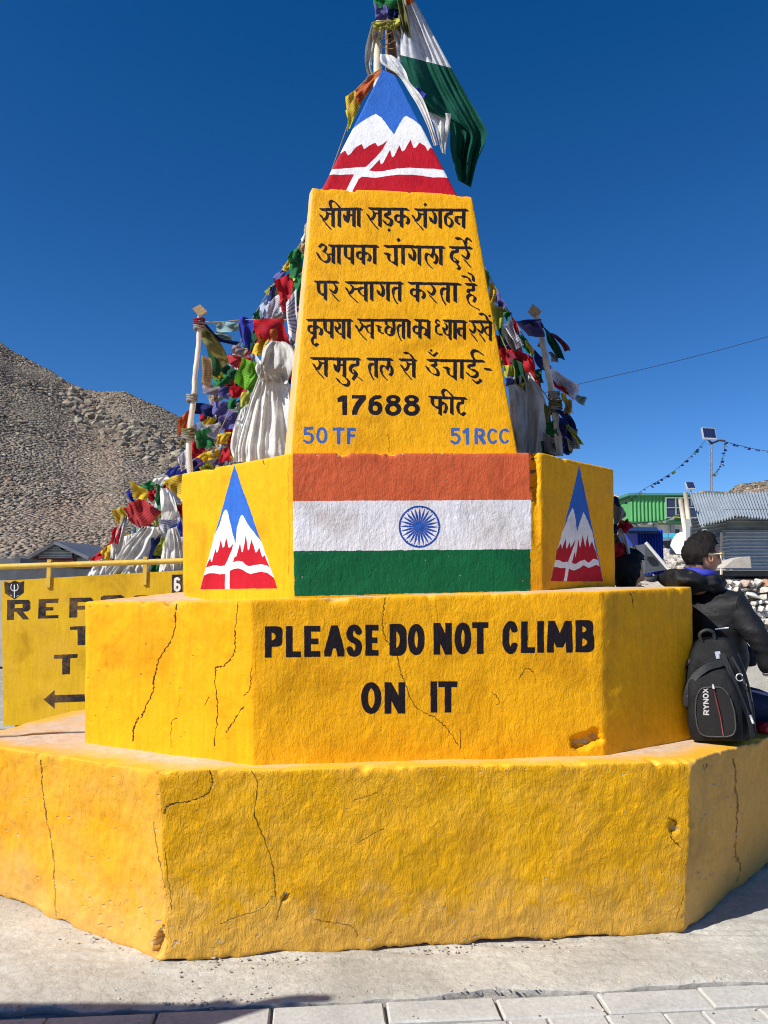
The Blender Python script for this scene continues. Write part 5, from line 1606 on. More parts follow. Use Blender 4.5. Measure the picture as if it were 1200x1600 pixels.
khata('pale scarf edge pressed against the right side of the pillar', [(794, 602, 806, 600, 4.9), (797, 640, 822, 618, 4.85), (800, 680, 823, 680, 4.8), (806, 712, 824, 712, 4.8)], silkS, nu=20, pleats=1.4, amp=.03, seed=33)

# ------------------------------------------------------------------ poles, flag and scarf at the tip
def pole(name, lb, pts, r, mat, fin=None, cat='pole', ties=()):
    base = P(*pts[-1])
    t = thing(name, base, lb, cat)
    q = crom(pts, 6)
    m = MB(); n = len(q)
    m.tube([P(*k) for k in q], [r * (.85 + .3 * i / n + .08 * math.sin(i * 1.9)) for i in range(n)], 9)
    adopt(t, m.build('shaft', mat, None, True))
    if fin:
        m = MB()
        a = [P(x, y, D) for x, y, D in fin]
        th = Vector((0, .008, 0))
        V = [p - th for p in a] + [p + th for p in a]
        k = len(a)
        m.add(V, [tuple(range(k))[::-1], tuple(range(k, 2 * k))] + [(i, (i + 1) % k, k + (i + 1) % k, k + i) for i in range(k)])
        adopt(t, m.build('finial', CM['TN']))
    for (px, py, D, rr_, c) in ties:
        m = MB()
        c0 = P(px, py, D)
        for j in range(3):
            ring = [c0 + Vector((rr_ * math.cos(a), rr_ * math.sin(a), (j - 1) * .016 + .006 * math.sin(a * 2 + j))) for a in [2 * math.pi * k / 12 for k in range(13)]]
            m.tube(ring, .008, 5)
        adopt(t, m.build('tie', CM[c], None, True))
    return t
pole('wooden_pole', 'crooked whitened wooden pole with a square wooden tip, left of the pillar', [(312, 493, 4.55), (310, 540, 4.55), (305, 585, 4.52), (303, 620, 4.5), (298, 660, 4.5), (295, 700, 4.5), (298, 760, 4.5), (301, 925, 4.5)], .0165, whiteWood,
     [(301, 483, 4.55), (313, 476, 4.55), (324, 487, 4.55), (312, 496, 4.55)], ties=[(311, 504, 4.55, .03, 'M'), (311, 510, 4.55, .028, 'K'), (300, 622, 4.5, .028, 'K'), (294, 676, 4.5, .034, 'OL'), (294, 682, 4.5, .034, 'K')])
pole('white_pole', 'leaning white pole with a square tan tip, right of the pillar', [(839, 494, 4.6), (846, 525, 4.6), (855, 575, 4.6), (862, 610, 4.6), (868, 650, 4.6), (875, 712, 4.6)], .019, whiteWood,
     [(825, 487, 4.6), (832, 475, 4.6), (846, 487, 4.6), (838, 499, 4.6)], ties=[(866, 618, 4.6, .032, 'K'), (868, 632, 4.6, .034, 'OL'), (869, 640, 4.6, .034, 'K')])
pole('bamboo_pole', 'pale bamboo pole rising behind the blue tip, left of the brown one', [(597, -140, 4.75), (594, 0, 4.72), (592, 60, 4.7), (590, 120, 4.7), (588, 700, 4.7)], .026, woodM)
pole('brown_pole', 'brown wooden pole rising behind the blue tip under wrapped cloth', [(612, -140, 4.8), (611, 0, 4.8), (610, 60, 4.8), (611, 120, 4.8), (613, 700, 4.8)], .036, brownWood)
wt = thing('pole_wrapping', P(600, 60, 4.6), 'ragged green, navy and yellow cloths wrapped round the poles above the tip', 'cloth')
loft('cloth_strip', [(582, -30, 630, -30, 4.62), (583, 0, 628, 0, 4.6), (584, 12, 622, 14, 4.6)], CM['G'], wt, 16, 2, .03, 1)
loft('cloth_strip', [(584, 6, 604, 8, 4.6), (586, 20, 606, 20, 4.58), (586, 32, 604, 31, 4.6)], CM['PB'], wt, 12, 1.2, .02, 2)
loft('cloth_strip', [(603, 8, 622, 6, 4.62), (606, 22, 622, 22, 4.6), (608, 34, 622, 30, 4.62)], CM['N'], wt, 12, 1.2, .02, 4)
loft('cloth_strip', [(584, 34, 622, 28, 4.58), (582, 40, 626, 36, 4.56), (586, 48, 624, 46, 4.6)], CM['YG'], wt, 16, 2.5, .03, 5)
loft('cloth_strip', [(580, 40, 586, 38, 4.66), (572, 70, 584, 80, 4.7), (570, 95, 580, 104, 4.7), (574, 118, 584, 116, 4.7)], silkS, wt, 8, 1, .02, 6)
loft('cloth_strip', [(622, 0, 634, -4, 4.62), (622, 40, 640, 36, 4.6), (634, 80, 644, 76, 4.58), (638, 108, 646, 104, 4.6)], CM['K'], wt, 12, 2, .03, 7)
loft('cloth_strip', [(620, 0, 630, 0, 4.58), (626, 30, 636, 26, 4.55), (632, 60, 642, 54, 4.55), (638, 84, 646, 78, 4.58)], CM['OL'], wt, 12, 2, .03, 8)
loft('cloth_strip', [(612, 44, 628, 40, 4.64), (618, 70, 634, 66, 4.62), (622, 98, 636, 96, 4.62)], CM['W'], wt, 10, 2, .03, 12)
for k in range(4):
    m = MB()
    c0 = P(601, 38 + 7 * k, 4.62)
    m.tube([c0 + Vector((.085 * math.cos(a) + .004 * k, .07 * math.sin(a), .03 * math.sin(a + k * 1.3))) for a in [2 * math.pi * j / 16 for j in range(17)]], .0035, 4)
    adopt(wt, m.build('cord', CM['TN'], None, True))

fl = thing('national_flag', P(625, 40, 4.65), 'large orange, white and green flag hanging limp right of the blue tip', 'flag')
fo = cloth_mat('flag_saffron', (.70, .20, .03)); fw = cloth_mat('flag_white', (.70, .70, .72)); fg = cloth_mat('flag_green', (.006, .085, .055), 0, .16)
loft('cloth', [(630, -60, 640, -64, 4.7), (630, -8, 645, -6, 4.7), (629, 22, 652, 8, 4.66), (627, 55, 680, 60, 4.62), (626, 86, 705, 106, 4.6), (634, 120, 730, 150, 4.58), (648, 150, 748, 180, 4.56), (666, 172, 760, 204, 4.55), (700, 190, 757, 225, 4.55), (704, 235, 745, 255, 4.56), (716, 282, 736, 293, 4.58)], None, fl, 44, 1.7, .07, 3, 6, 0, [fo, fw, fg], [1.7, 4.02])
khata('thin white scarf hanging below the flag, beside the tip', [(662, 170, 705, 178, 4.5), (676, 190, 702, 200, 4.48), (684, 215, 698, 222, 4.46), (690, 238, 696, 242, 4.45)], nu=20, pleats=2, amp=.02, seed=41)
khata('white scarf knotted over the blue tip and trailing down its right edge', [(594, 84, 612, 86, 4.02), (594, 96, 622, 94, 4.0), (604, 106, 634, 112, 3.99), (622, 118, 640, 128, 3.98), (642, 148, 656, 146, 3.94), (654, 168, 666, 166, 3.92), (668, 198, 676, 196, 3.89), (678, 228, 685, 226, 3.87)], nu=26, pleats=1.6, amp=.012, seed=43)
tl = thing('prayer_flag_string', P(597, 110, 4.4), 'orange and yellow prayer flags hanging at the left edge of the blue tip', 'prayer flags')
cord([(597, 106, 4.4), (575, 122, 4.42), (552, 145, 4.45)], tl)
flag([(553, 140), (596, 107), (580, 140), (560, 166)], 4.4, CM['O'], tl, 71, .03)
flag([(575, 120), (597, 104), (592, 118), (560, 142)], 4.46, CM['Q'], tl, 72, .03)
flag([(540, 150), (556, 141), (562, 166), (547, 196)], 4.42, CM['Yp'], tl, 73, .03)
flag([(541, 172), (556, 160), (548, 200), (543, 206)], 4.44, CM['YG'], tl, 74, .03)
flag([(650, 136), (666, 146), (662, 156), (652, 150)], 4.3, CM['B'], tl, 75, .02)
# ------------------------------------------------------------------ sign board and railing
SD = 7.2
sb = thing('sign_board', P(130, 1127, SD), 'yellow metal board reading REPORT, with a black arrow pointing left', 'sign')
A = P(5, 1134, SD); B = P(200, 1122.5, SD); Hh = P(5, 907, SD)
sdir = (B - A).normalized(); BW = 2.35
B = A + sdir * BW
SIGNY = (.62, .375, .012)
fS = Face('sign_face', A, B, A + Vector((0, 0, (Hh - A).length)), 420, SIGNY)
SK = (.018, .016, .018)
q = lambda L, s, ox, oy: [(ox + a / s, oy + b / s) for a, b in L]
z7 = 7.273
fS.poly(q([(80, 708), (325, 706), (346, 730), (346, 810), (318, 840), (262, 842), (334, 930), (262, 932), (185, 845), (160, 845), (160, 935), (80, 940)], z7, 0, 840), SK)
fS.poly(q([(168, 758), (256, 755), (256, 798), (168, 803)], z7, 0, 840), SIGNY)
fS.poly(q([(440, 700), (668, 692), (660, 742), (522, 746), (522, 788), (606, 790), (606, 828), (522, 830), (520, 885), (664, 878), (664, 916), (432, 922)], z7, 0, 840), SK)
fS.poly(q([(790, 686), (1035, 680), (1060, 712), (1060, 800), (1030, 815), (880, 822), (880, 908), (785, 912)], z7, 0, 840), SK)
fS.poly(q([(882, 736), (985, 732), (985, 772), (882, 776)], z7, 0, 840), SIGNY)
z4 = 4.0
for xa in (630, 830):
    fS.poly(q([(xa, 372), (xa + 18, 362), (xa + 125, 358), (xa + 148, 372), (xa + 148, 480), (xa + 130, 494), (xa + 14, 498), (xa, 486)], z4, 0, 840), SK)
    fS.poly(q([(xa + 42, 390), (xa + 105, 387), (xa + 105, 466), (xa + 42, 470)], z4, 0, 840), SIGNY)
fS.poly(q([(872, 470), (980, 468), (980, 500), (872, 500)], z4, 0, 840), SIGNY)
fS.poly(q([(1010, 352), (1150, 347), (1150, 375), (1100, 378), (1100, 488), (1058, 490), (1058, 380), (1010, 382)], z4, 0, 840), SK)
fS.poly(q([(796, 1012), (975, 1002), (972, 1045), (970, 1220), (882, 1225), (880, 1048), (795, 1050)], z7, 0, 840), SK)
fS.poly(q([(615, 1332), (885, 1322), (880, 1368), (800, 1372), (796, 1552), (706, 1558), (706, 1376), (612, 1378)], z7, 0, 840), SK)
fS.poly(q([(272, 1012), (342, 952), (342, 984), (620, 976), (620, 1022), (342, 1032), (342, 1070)], z4, 0, 840), SK)
fS.poly(q([(26, 275), (62, 282), (92, 268), (122, 280), (153, 270), (150, 345), (92, 387), (30, 348)], z4, 0, 840), SK)
def sg(pts, w):
    fS.stroke(q(pts, z7, 0, 840), ovalnib(w / z7, w / z7, 8), (.72, .72, .72), 4)
sg([(163, 545), (163, 680)], 9); sg([(130, 530), (122, 575), (140, 600), (163, 605), (186, 600), (206, 572), (198, 530)], 8); sg([(163, 540), (163, 600)], 13); sg([(118, 652), (135, 662)], 5); sg([(190, 670), (208, 655)], 5)
fS.poly(q([(1074, 232), (1142, 230), (1142, 345), (1074, 348)], z4, 0, 840), SK)
fS.stroke(q([(1118, 262), (1108, 255), (1096, 262), (1094, 290), (1096, 322), (1108, 330), (1120, 320), (1120, 300), (1108, 292), (1097, 298)], z4, 0, 840), ovalnib(15 / z4, 15 / z4, 8), (.78, .78, .78), 4)
signM = wallmat('sign_paint', fS, .06, .35, .42)
def slab_uv(name, fc, th, mat, parent, back=None):
    n = -fc.N if fc.N.y > 0 else fc.N
    O = fc.O; S = fc.S * fc.W; T = fc.T * fc.Hh; K = -n * th
    V = [O, O + S, O + S + T, O + T, O + K, O + S + K, O + S + T + K, O + T + K]
    o = mk(name, V, [(0, 1, 2, 3), (5, 4, 7, 6), (4, 0, 3, 7), (1, 5, 6, 2), (3, 2, 6, 7), (4, 5, 1, 0)], mat)
    uvl = o.data.uv_layers.new(name='UVMap')
    m_ = fc.m
    us = [(m_, m_), (fc.W + m_, m_), (fc.W + m_, fc.Hh + m_), (m_, fc.Hh + m_)] * 2
    for l in o.data.loops:
        a = us[l.vertex_index]
        uvl.data[l.index].uv = (a[0] * fc.ppm / fc.w, a[1] * fc.ppm / fc.h)
    adopt(parent, o)
    return o
slab_uv('panel', fS, .02, signM, sb)
for dx in (.12, 1.2, 2.25):
    m = MB(); c = A + sdir * dx
    m.box((c.x, c.y + .05, (A.z - .1) / 2 + .15), (.05, .05, A.z + .4)); adopt(sb, m.build('post', railM))
rl = thing('railing', P(77, 900, SD), 'yellow tube railing running above the sign board', 'railing')
m = MB(); ra = P(-420, 899, SD); rb_ = P(283, 876.5, SD); rd = (rb_ - ra).normalized()
m.tube([ra, ra + rd * 2.5, rb_, rb_ + rd * 1.0], .0265, 12); adopt(rl, m.build('top_rail', railM, None, True))
for px in (77, 227):
    m = MB(); t_ = P(px, 885 - (px) * .03, SD); b_ = P(px, 912 - px * .03, SD); m.box(((t_ + b_) / 2), (.036, .036, (t_ - b_).length + .1)); adopt(rl, m.build('post', railM))
m = MB(); t_ = ra + rd * .2; m.box((t_.x, t_.y, t_.z / 2 - .02), (.04, .04, t_.z)); adopt(rl, m.build('post', railM))

# stone cairn that carries the heap of scarves
cairn = thing('stone_cairn', (-2.3, 8.75, 0), 'low cairn of loose stones under the heap of scarves behind the sign', 'cairn')
rr = random.Random(3)
def rock_obj(name, c, s, mat, parent, seed, sub=2, flat=.75, jag=.28):
    bm = bmesh.new(); bmesh.ops.create_icosphere(bm, subdivisions=sub, radius=1)
    r2 = random.Random(seed)
    k = [r2.uniform(.75, 1.25) for _ in range(3)]
    for v in bm.verts:
        n = float(fbm(v.co.x * 1.3 + seed, v.co.y * 1.3, v.co.z * 1.3, 2, seed))
        v.co = Vector((v.co.x * k[0], v.co.y * k[1], v.co.z * k[2] * flat)) * (1 + jag * 1.6 * n)
        # flatten facets
    me = bpy.data.meshes.new(name); bm.to_mesh(me); bm.free(); me.materials.append(mat)
    at = me.attributes.new('tone', 'FLOAT', 'POINT'); at.data.foreach_set('value', [r2.random()] * len(me.vertices))
    o = bpy.data.objects.new(name, me); COL.objects.link(o)
    o.scale = (s, s, s); o.rotation_euler = (r2.uniform(-.3, .3), r2.uniform(-.3, .3), r2.uniform(0, 6))
    if parent:
        o.parent = parent; o.location = Vector(c) - parent.location
    else:
        o.location = c
    return o
for k in range(34):
    a = rr.uniform(0, 6.3); h = rr.uniform(0, 1.45); r_ = (1.0 - h / 1.6) * .8 * math.sqrt(rr.random())
    rock_obj('stone', (-2.3 + r_ * math.cos(a) * 1.1, 8.75 + r_ * math.sin(a) * .5, h), rr.uniform(.12, .22), paleM, cairn, k, 1)

# ------------------------------------------------------------------ buildings on the left
def corr(a, b, c, d, waves, amp, mat, parent, name='sheet', th=.0, along='u', rag=0):
    """corrugated sheet between four points a,b,c,d (bottom-left, bottom-right, top-right, top-left); folds repeat along u or v"""
    a, b, c, d = map(Vector, (a, b, c, d))
    n = (b - a).cross(d - a).normalized()
    if n.y > 0:
        n = -n
    N = waves * 6
    V = []; 
    for i in range(N + 1):
        t = i / N; off_ = n * amp * math.sin(t * waves * 2 * math.pi)
        for s in (0, .25, .5, .75, 1):
            e = 0
            if rag and s in (0, 1):
                e = rag * float(vnoise(t * 9, s, 3, 5))
            if along == 'u':
                p = a.lerp(b, t).lerp(d.lerp(c, t), s + e)
            else:
                p = a.lerp(d, t).lerp(b.lerp(c, t), s + e)
            V.append(p + off_)
    Fc = [(i * 5 + j, (i + 1) * 5 + j, (i + 1) * 5 + j + 1, i * 5 + j + 1) for i in range(N) for j in range(4)]
    o = mk(name, V, Fc, mat, None, True)
    if parent:
        adopt(parent, o)
    return o
def wallbox(parent, name, p0, p1, z0, z1, th, mat):
    """upright wall from plan point p0 to p1"""
    p0 = Vector((p0[0], p0[1], 0)); p1 = Vector((p1[0], p1[1], 0)); d = (p1 - p0); L = d.length; a = math.atan2(d.y, d.x)
    m = MB(); m.box(((p0.x + p1.x) / 2, (p0.y + p1.y) / 2, (z0 + z1) / 2), (L, th, z1 - z0), Matrix.Rotation(a, 3, 'Z'))
    o = m.build(name, mat); adopt(parent, o); return o

hut = thing('grey_hut', P(-40, 1030, 14.2), 'low grey plastered hut with a dark doorway at the left edge', 'hut')
X0 = P(-190, 900, 14.2); X1 = P(1, 900, 14.2); XR = P(26, 900, 14.2)
zr = P(0, 884, 14.2).z
wallbox(hut, 'wall', (X0.x, 14.3), (P(-12, 0, 14.2).x, 14.3), 0, zr, .25, greyW)
wallbox(hut, 'wall', (P(17, 0, 14.2).x, 14.3), (XR.x, 14.3), 0, zr, .25, greyW)
wallbox(hut, 'lintel', (P(-11.5, 0, 14.2).x, 14.29), (P(16.5, 0, 14.2).x, 14.29), P(0, 898, 14.2).z, zr, .24, greyW)
wallbox(hut, 'door', (P(-11, 0, 14.2).x, 14.42), (P(16, 0, 14.2).x, 14.42), 0, P(0, 899, 14.2).z, .05, simple('black_door', (.02, .02, .022), .6, .3, 4))
wallbox(hut, 'wall', (XR.x - .12, 14.44), (XR.x - .02, 18.0), 0, zr, .2, greyW)
wallbox(hut, 'door_bar', (P(-11, 0, 14.2).x, 14.36), (P(16, 0, 14.2).x, 14.36), P(0, 1021, 14.2).z, P(0, 1015, 14.2).z, .03, alumM)
m = MB(); m.box((X0.x / 2 + XR.x / 2, 16.1, zr + .07), (XR.x - X0.x + .3, 4.2, .12)); adopt(hut, m.build('roof', darkTin))

shk = thing('gabled_shack', P(85, 960, 25), 'dark gabled shack patched with coloured corrugated sheets below the hill', 'shack')
d0 = 25
Lx, Rx = P(40, 900, d0).x, P(117, 900, d0).x
ze = P(0, 874, d0).z; za = P(85, 849, d0).z; ax = P(85, 0, d0).x
Rb = P(138, 900, d0 + 3.5).x
def cs(pxa, pya, pxb, pyb, n_, mat, along, D=d0):
    corr(P(pxa, pyb, D), P(pxb, pyb, D), P(pxb, pya, D), P(pxa, pya, D), n_, .022, mat, shk, 'sheet', along=along)
cs(22, 886, 41, 930, 10, zincB, 'v'); cs(41, 885, 63, 930, 9, zincM, 'u'); cs(63, 884, 80, 930, 10, zincB, 'v'); cs(80, 883, 116, 930, 10, zincM, 'v', d0 - .02)
cs(52, 872, 116, 884, 3, rustM, 'v', d0 - .03); cs(60, 860, 113, 872, 3, zincB, 'v', d0 - .02)
corr(P(70, 862, d0), P(100, 862, d0), P(90, 853, d0), P(82, 853, d0), 3, .02, zincM, shk, 'sheet', along='v')
cs(22, 905, 116, 960, 12, zincB, 'v', d0 + .05)
corr(P(117, 950, d0), P(138, 940, d0 + 3.5), P(138, 874, d0 + 3.5), P(117, 862, d0), 9, .03, zincB, shk, 'side_sheet', along='u')
wallbox(shk, 'wall', (Lx - .4, d0 + .12), (Rx, d0 + .12), 0, P(0, 868, d0).z, .1, darkTin)
# roof planes with thickness
def roofplane(parent, pts, th, mat, name='roof'):
    pts = [Vector(p) for p in pts]
    n = (pts[1] - pts[0]).cross(pts[2] - pts[0]).normalized()
    if n.z < 0:
        n = -n
    k = len(pts)
    V = pts + [p - n * th for p in pts]
    m = MB(); m.add(V, [tuple(range(k)), tuple(range(k, 2 * k))[::-1]] + [(i, k + i, k + (i + 1) % k, (i + 1) % k) for i in range(k)])
    o = m.build(name, mat); adopt(parent, o); return o
apx_f = P(85, 845, d0 - .5); apx_b = P(152, 852, d0 + 6)
roofplane(shk, [P(30, 876, d0 - .5), apx_f, apx_b, P(98, 880, d0 + 6)], .10, darkTin)
roofplane(shk, [apx_f + Vector((.01, 0, 0)), P(139, 870, d0 - .5), P(190, 868, d0 + 6), apx_b + Vector((.01, 0, 0))], .10, simple('slate_grey_tin', (.13, .14, .16), .5, .25, 2))
adopt(shk, (lambda m: (m.add([P(34, 876, d0 + .3), P(134, 871, d0 + .3), P(85, 848, d0 + .3)], [(0, 1, 2)]), m.build('gable', darkTin))[1])(MB()))

# ------------------------------------------------------------------ right side: terrace, stone wall, rubble
WD = 9.3
zt = P(1170, 889, WD).z; zb = P(1170, 986, WD).z
XA = P(1128, 900, WD).x; XB = XA + 4.5
sw = thing('stone_wall', (XA + 1.5, WD, 0), 'retaining wall of pale stones behind the seated person', 'wall')
core = MB(); core.box(((XA + XB) / 2 + .02, WD + .42, (zt - .12) / 2), (XB - XA - .1, .6, zt - .12)); adopt(sw, core.build('core', simple('wall_mortar', (.30, .25, .20), .95, .3, 6, .01, 20)))
foot_ = MB(); foot_.box(((XA + XB) / 2, WD + .03, zb / 2), (XB - XA, .30, zb)); adopt(sw, foot_.build('concrete_foot', simple('pale_concrete', (.52, .49, .42), .9, .14, 3, .006, 18)))
rr = random.Random(12)
y_ = zb + .07; row = 0; nst = 0
terr = rockmat('wall_stone', [(0, (.42, .36, .29, 1)), (.3, (.58, .54, .48, 1)), (.7, (.68, .65, .60, 1)), (.86, (.74, .72, .68, 1)), (.88, (.42, .24, .15, 1)), (1, (.48, .28, .18, 1))], .01, 30)
while y_ < zt + .02:
    x_ = XA + rr.uniform(0, .08)
    hh = rr.uniform(.055, .085)
    while x_ < XB:
        w_ = rr.choice([.06, .08, .10, .13, .17])
        o = rock_obj('stone', (x_ + w_ / 2, WD + .08 + rr.uniform(-.03, .04), y_ + hh / 2 + rr.uniform(-.012, .012)), 1, terr, sw, 1000 + nst, 1, 1, .42)
        o.scale = (w_ * .62, .12, hh * rr.uniform(.66, .95)); o.rotation_euler = (0, rr.uniform(-.35, .35), rr.uniform(-.2, .2)); nst += 1
        x_ += w_ * .98
        if nst > 290:
            break
    y_ += hh * 1.22; row += 1
    if nst > 290:
        break
m = MB(); cc_ = P(1153, 879, WD)
V_ = [(-.175, 0, -.065), (.16, 0, -.065), (.15, 0, .075), (.06, 0, .065), (-.06, 0, .03)]
m.add([cc_ + Vector((a, 0, c)) for a, b, c in V_] + [cc_ + Vector((a, .3, c)) for a, b, c in V_], [tuple(range(5)), tuple(range(5, 10))[::-1]] + [(i, 5 + i, 5 + (i + 1) % 5, (i + 1) % 5) for i in range(5)])
adopt(sw, m.build('block', simple('pale_block', (.44, .40, .34), .9, .12, 9, .006, 30)))

# rocky bank rising behind and left of the wall
def bank():
    nu, nv = 90, 60
    xs = np.linspace(1.6, 26, nu); ys = np.linspace(7.4, 46, nv)
    X, Y = np.meshgrid(xs, ys)
    zz = np.interp(Y, [7.4, 8.5, 9.6, 13, 20, 30, 46], [-.1, .35, 1.05, 1.55, 2.1, 2.7, 3.1])
    ed = np.clip((X / Y - .275) / .03, 0, 1)
    Z = zz * ed - .12 * (1 - ed)
    hole = (X > XA - .05) & (Y < WD + .5)
    Z = np.where(hole, np.minimum(Z, -.08), Z)
    Z = Z + .10 * fbm(X * .8, Y * .8, 0, 4, 3) * np.clip(ed, 0, 1) * (~hole)
    V = np.stack([X, Y, Z], 2).reshape(-1, 3)
    Fc = [(j * nu + i, j * nu + i + 1, (j + 1) * nu + i + 1, (j + 1) * nu + i) for j in range(nv - 1) for i in range(nu - 1)]
    return struct(mk('rocky_bank', V.tolist(), Fc, groundmat('bank_dust', (.50, .45, .38), (.60, .55, .48), (.36, .31, .25), .04, .6, 8), None, True)), X, Y, Z
bk, BX, BY, BZ = bank()
def on_bank(rr):
    i = rr.randrange(2, 45); j = int(rr.random() ** 1.6 * 40)
    x, y, z = BX[j, i] + rr.uniform(-.1, .1), BY[j, i] + rr.uniform(-.3, .3), BZ[j, i]
    if z < .15 or (x > XA - .2 and y < WD + .8) or x / y > .56:
        return None, 0
    return Vector((x, y, z + .01)), (y / 11) ** .7
pebble_field(5200, on_bank, 'rubble', paleM, 41, .035, .13, True, .8)
bl_spots = [(1022, 905, 9.6, .05, 'flat pale boulder right of the dark head'), (1045, 872, 11, .07, 'upright pale boulder left of the man in sunglasses'), (1034, 848, 13, .08, 'dark-sided boulder below the cyan awnings'), (1050, 897, 9.8, .05, 'small pale boulder touching the black hood'),
            (1030, 876, 12, .06, 'boulder at the foot of the white diagonal board'), (1058, 855, 12.5, .09, 'large rounded boulder beside the white tarp mound'), (1016, 890, 10.5, .06, 'small boulder below the grey triangular shelter')]
for k, (px, py, D, s, lb) in enumerate(bl_spots):
    q_ = P(px, py, D); ji = int(np.argmin(abs(BY[:, 0] - q_.y))); ii = int(np.argmin(abs(BX[0] - q_.x))); q_.z = float(BZ[ji, ii]) + s * .3
    tag(rock_obj('boulder', q_, s, paleM, None, 70 + k, 3, .8, .34), lb, 'boulder', 'boulders on the bank')

# ------------------------------------------------------------------ buildings on the right
gb = thing('green_building', P(1020, 860, 38), 'green corrugated upper storey with four-pane windows over a white ground floor', 'building')
gx0, gx1 = P(962, 0, 38).x, P(1150, 0, 38).x
gz0, gz1 = P(0, 812 - 0, 38).z, P(0, 774, 38).z
gz0 = P(0, 815, 38).z
corr((gx0, 38, gz0), (gx1, 38, gz0), (gx1, 38, gz1), (gx0, 38, gz1), 34, .035, greenTin, gb, 'cladding')
m = MB(); m.box(((gx0 + gx1) / 2, 41, gz1 + .04), (gx1 - gx0 + .3, 6.4, .12)); adopt(gb, m.build('roof', simple('teal_roof_edge', (.07, .22, .19), .5, .1, 3)))
m = MB(); m.box(((gx0 + gx1) / 2, 41.2, (gz0 + gz1) / 2), (gx1 - gx0 - .2, 5.8, gz1 - gz0 - .1)); adopt(gb, m.build('upper_wall', greenTin))
for (xa, xb) in ((1012, 1040.5), (1043.5, 1072), (1077, 1104)):
    wx0, wx1 = P(xa, 0, 38).x, P(xb, 0, 38).x; wz0, wz1 = P(0, 809, 38).z, P(0, 778.5, 38).z
    f_ = MB()
    fw_ = .05; y0 = 37.86
    f_.box(((wx0 + wx1) / 2, y0, wz0), (wx1 - wx0 + fw_, .1, fw_)); f_.box(((wx0 + wx1) / 2, y0, wz1), (wx1 - wx0 + fw_, .1, fw_))
    f_.box((wx0, y0, (wz0 + wz1) / 2), (fw_, .09, wz1 - wz0 - fw_)); f_.box((wx1, y0, (wz0 + wz1) / 2), (fw_, .09, wz1 - wz0 - fw_))
    f_.box(((wx0 + wx1) / 2, y0, (wz0 + wz1) / 2), (fw_, .08, wz1 - wz0 - fw_)); f_.box(((wx0 + wx1) / 2, y0 + .005, (wz0 + wz1) / 2), (wx1 - wx0 - fw_, .075, fw_))
    wo_ = f_.build('window', frameM); adopt(gb, wo_)
    for a in (0, 1):
        for b in (0, 1):
            m = MB(); m.box((wx0 + (wx1 - wx0) * (.25 + .5 * a), y0 + .02, wz0 + (wz1 - wz0) * (.25 + .5 * b)), ((wx1 - wx0) / 2 - .08, .02, (wz1 - wz0) / 2 - .08))
            po = m.build('pane', glassM); po.parent = wo_
lz0, lz1 = P(0, 872, 38).z, P(0, 817, 38).z
wallbox(gb, 'ground_floor_wall', (gx0 + .3, 38.6), (gx1 - .2, 38.6), lz0 - 2.6, lz1, .3, plasterW)
m = MB(); m.box(((gx0 + gx1) / 2, 38.25, gz0 - .06), (gx1 - gx0, .9, .10)); adopt(gb, m.build('eave', simple('dark_green_trim', (.03, .11, .05), .6, .2, 3)))
for px in (1001, 1027, 1054, 1080):
    c = P(px, 830, 38); m = MB(); m.box((c.x, 38.3, (lz0 + lz1) / 2 - .3), (.16, .16, lz1 - lz0 + .6)); adopt(gb, m.build('pillar', steelM))
for px in (1063, 1018):
    c = P(px, 831, 38); m = MB(); m.box((c.x, 38.42, c.z), (.34, .05, .42)); wo_ = m.build('window', plasterW); adopt(gb, wo_)
    m = MB(); m.box((c.x, 38.385, c.z), (.22, .02, .30)); po = m.build('pane', glassM); po.parent = wo_

aw = thing('awning', P(1043, 838, 30), 'pair of cyan awnings over a dark stall front', 'awning')
for (xa, xb) in ((1026, 1043.5), (1045, 1060)):
    roofplane(aw, [P(xa, 839, 29.2), P(xb, 839, 29.2), P(xb, 833, 30.4), P(xa, 833, 30.4)], .06, tealTin, 'canopy')
c = P(1043, 848, 30); m = MB(); m.box((c.x, 30.5, c.z - .1), (.85, .3, .40)); adopt(aw, m.build('stall_front', darkTin))
m = MB(); m.box((c.x, 30.3, c.z - .9), (.7, .25, 1.2)); adopt(aw, m.build('stall_base', greyW))

bs = thing('blue_shed', P(992, 880, 14), 'bright blue corrugated shed with a dark navy roof slab', 'shed')
bz0, bz1 = .9, P(0, 828, 14).z
corr((P(970, 0, 14).x, 14, bz0), (P(1007.5, 0, 14).x, 14, bz0), (P(1007.5, 0, 14).x, 14, bz1), (P(970, 0, 14).x, 14, bz1), 9, .02, blueTin, bs, 'front_sheet')
m = MB(); m.box((P(989, 0, 14).x, 14.6, (bz0 + bz1) / 2), (.42, 1.1, bz1 - bz0 - .02)); adopt(bs, m.build('wall', blueTin))
roofplane(bs, [P(972, 829, 13.2), P(1030, 829.5, 13.7), P(1026, 824, 15.4), P(974, 823, 15.4)], .05, simple('navy_roof', (.012, .03, .10), .5, .2, 3))

sh = thing('lean_to_shelter', P(1022, 880, 12.8), 'small dark grey triangular shelter with a white sloping edge board', 'shelter')
a0, a1, a2 = P(1008, 850, 12.8), P(1042, 890, 12.8), P(1008, 896, 12.8)
th = Vector((0, .8, 0)); m = MB()
m.add([a0, a1, a2, a0 + th, a1 + th, a2 + th], [(0, 1, 2)[::-1], (3, 4, 5), (0, 3, 4, 1), (1, 4, 5, 2), (2, 5, 3, 0)]); adopt(sh, m.build('wall', simple('slate_cloth', (.075, .085, .10), .8, .2, 6)))
m = MB(); m.tube([P(1009, 848, 12.74), P(1043, 888, 12.74)], .028, 6); adopt(sh, m.build('edge_board', plasterW))
m = MB(); c = P(1017, 873, 12.76); m.box(c, (.11, .04, .065)); adopt(sh, m.build('vent', blackM))

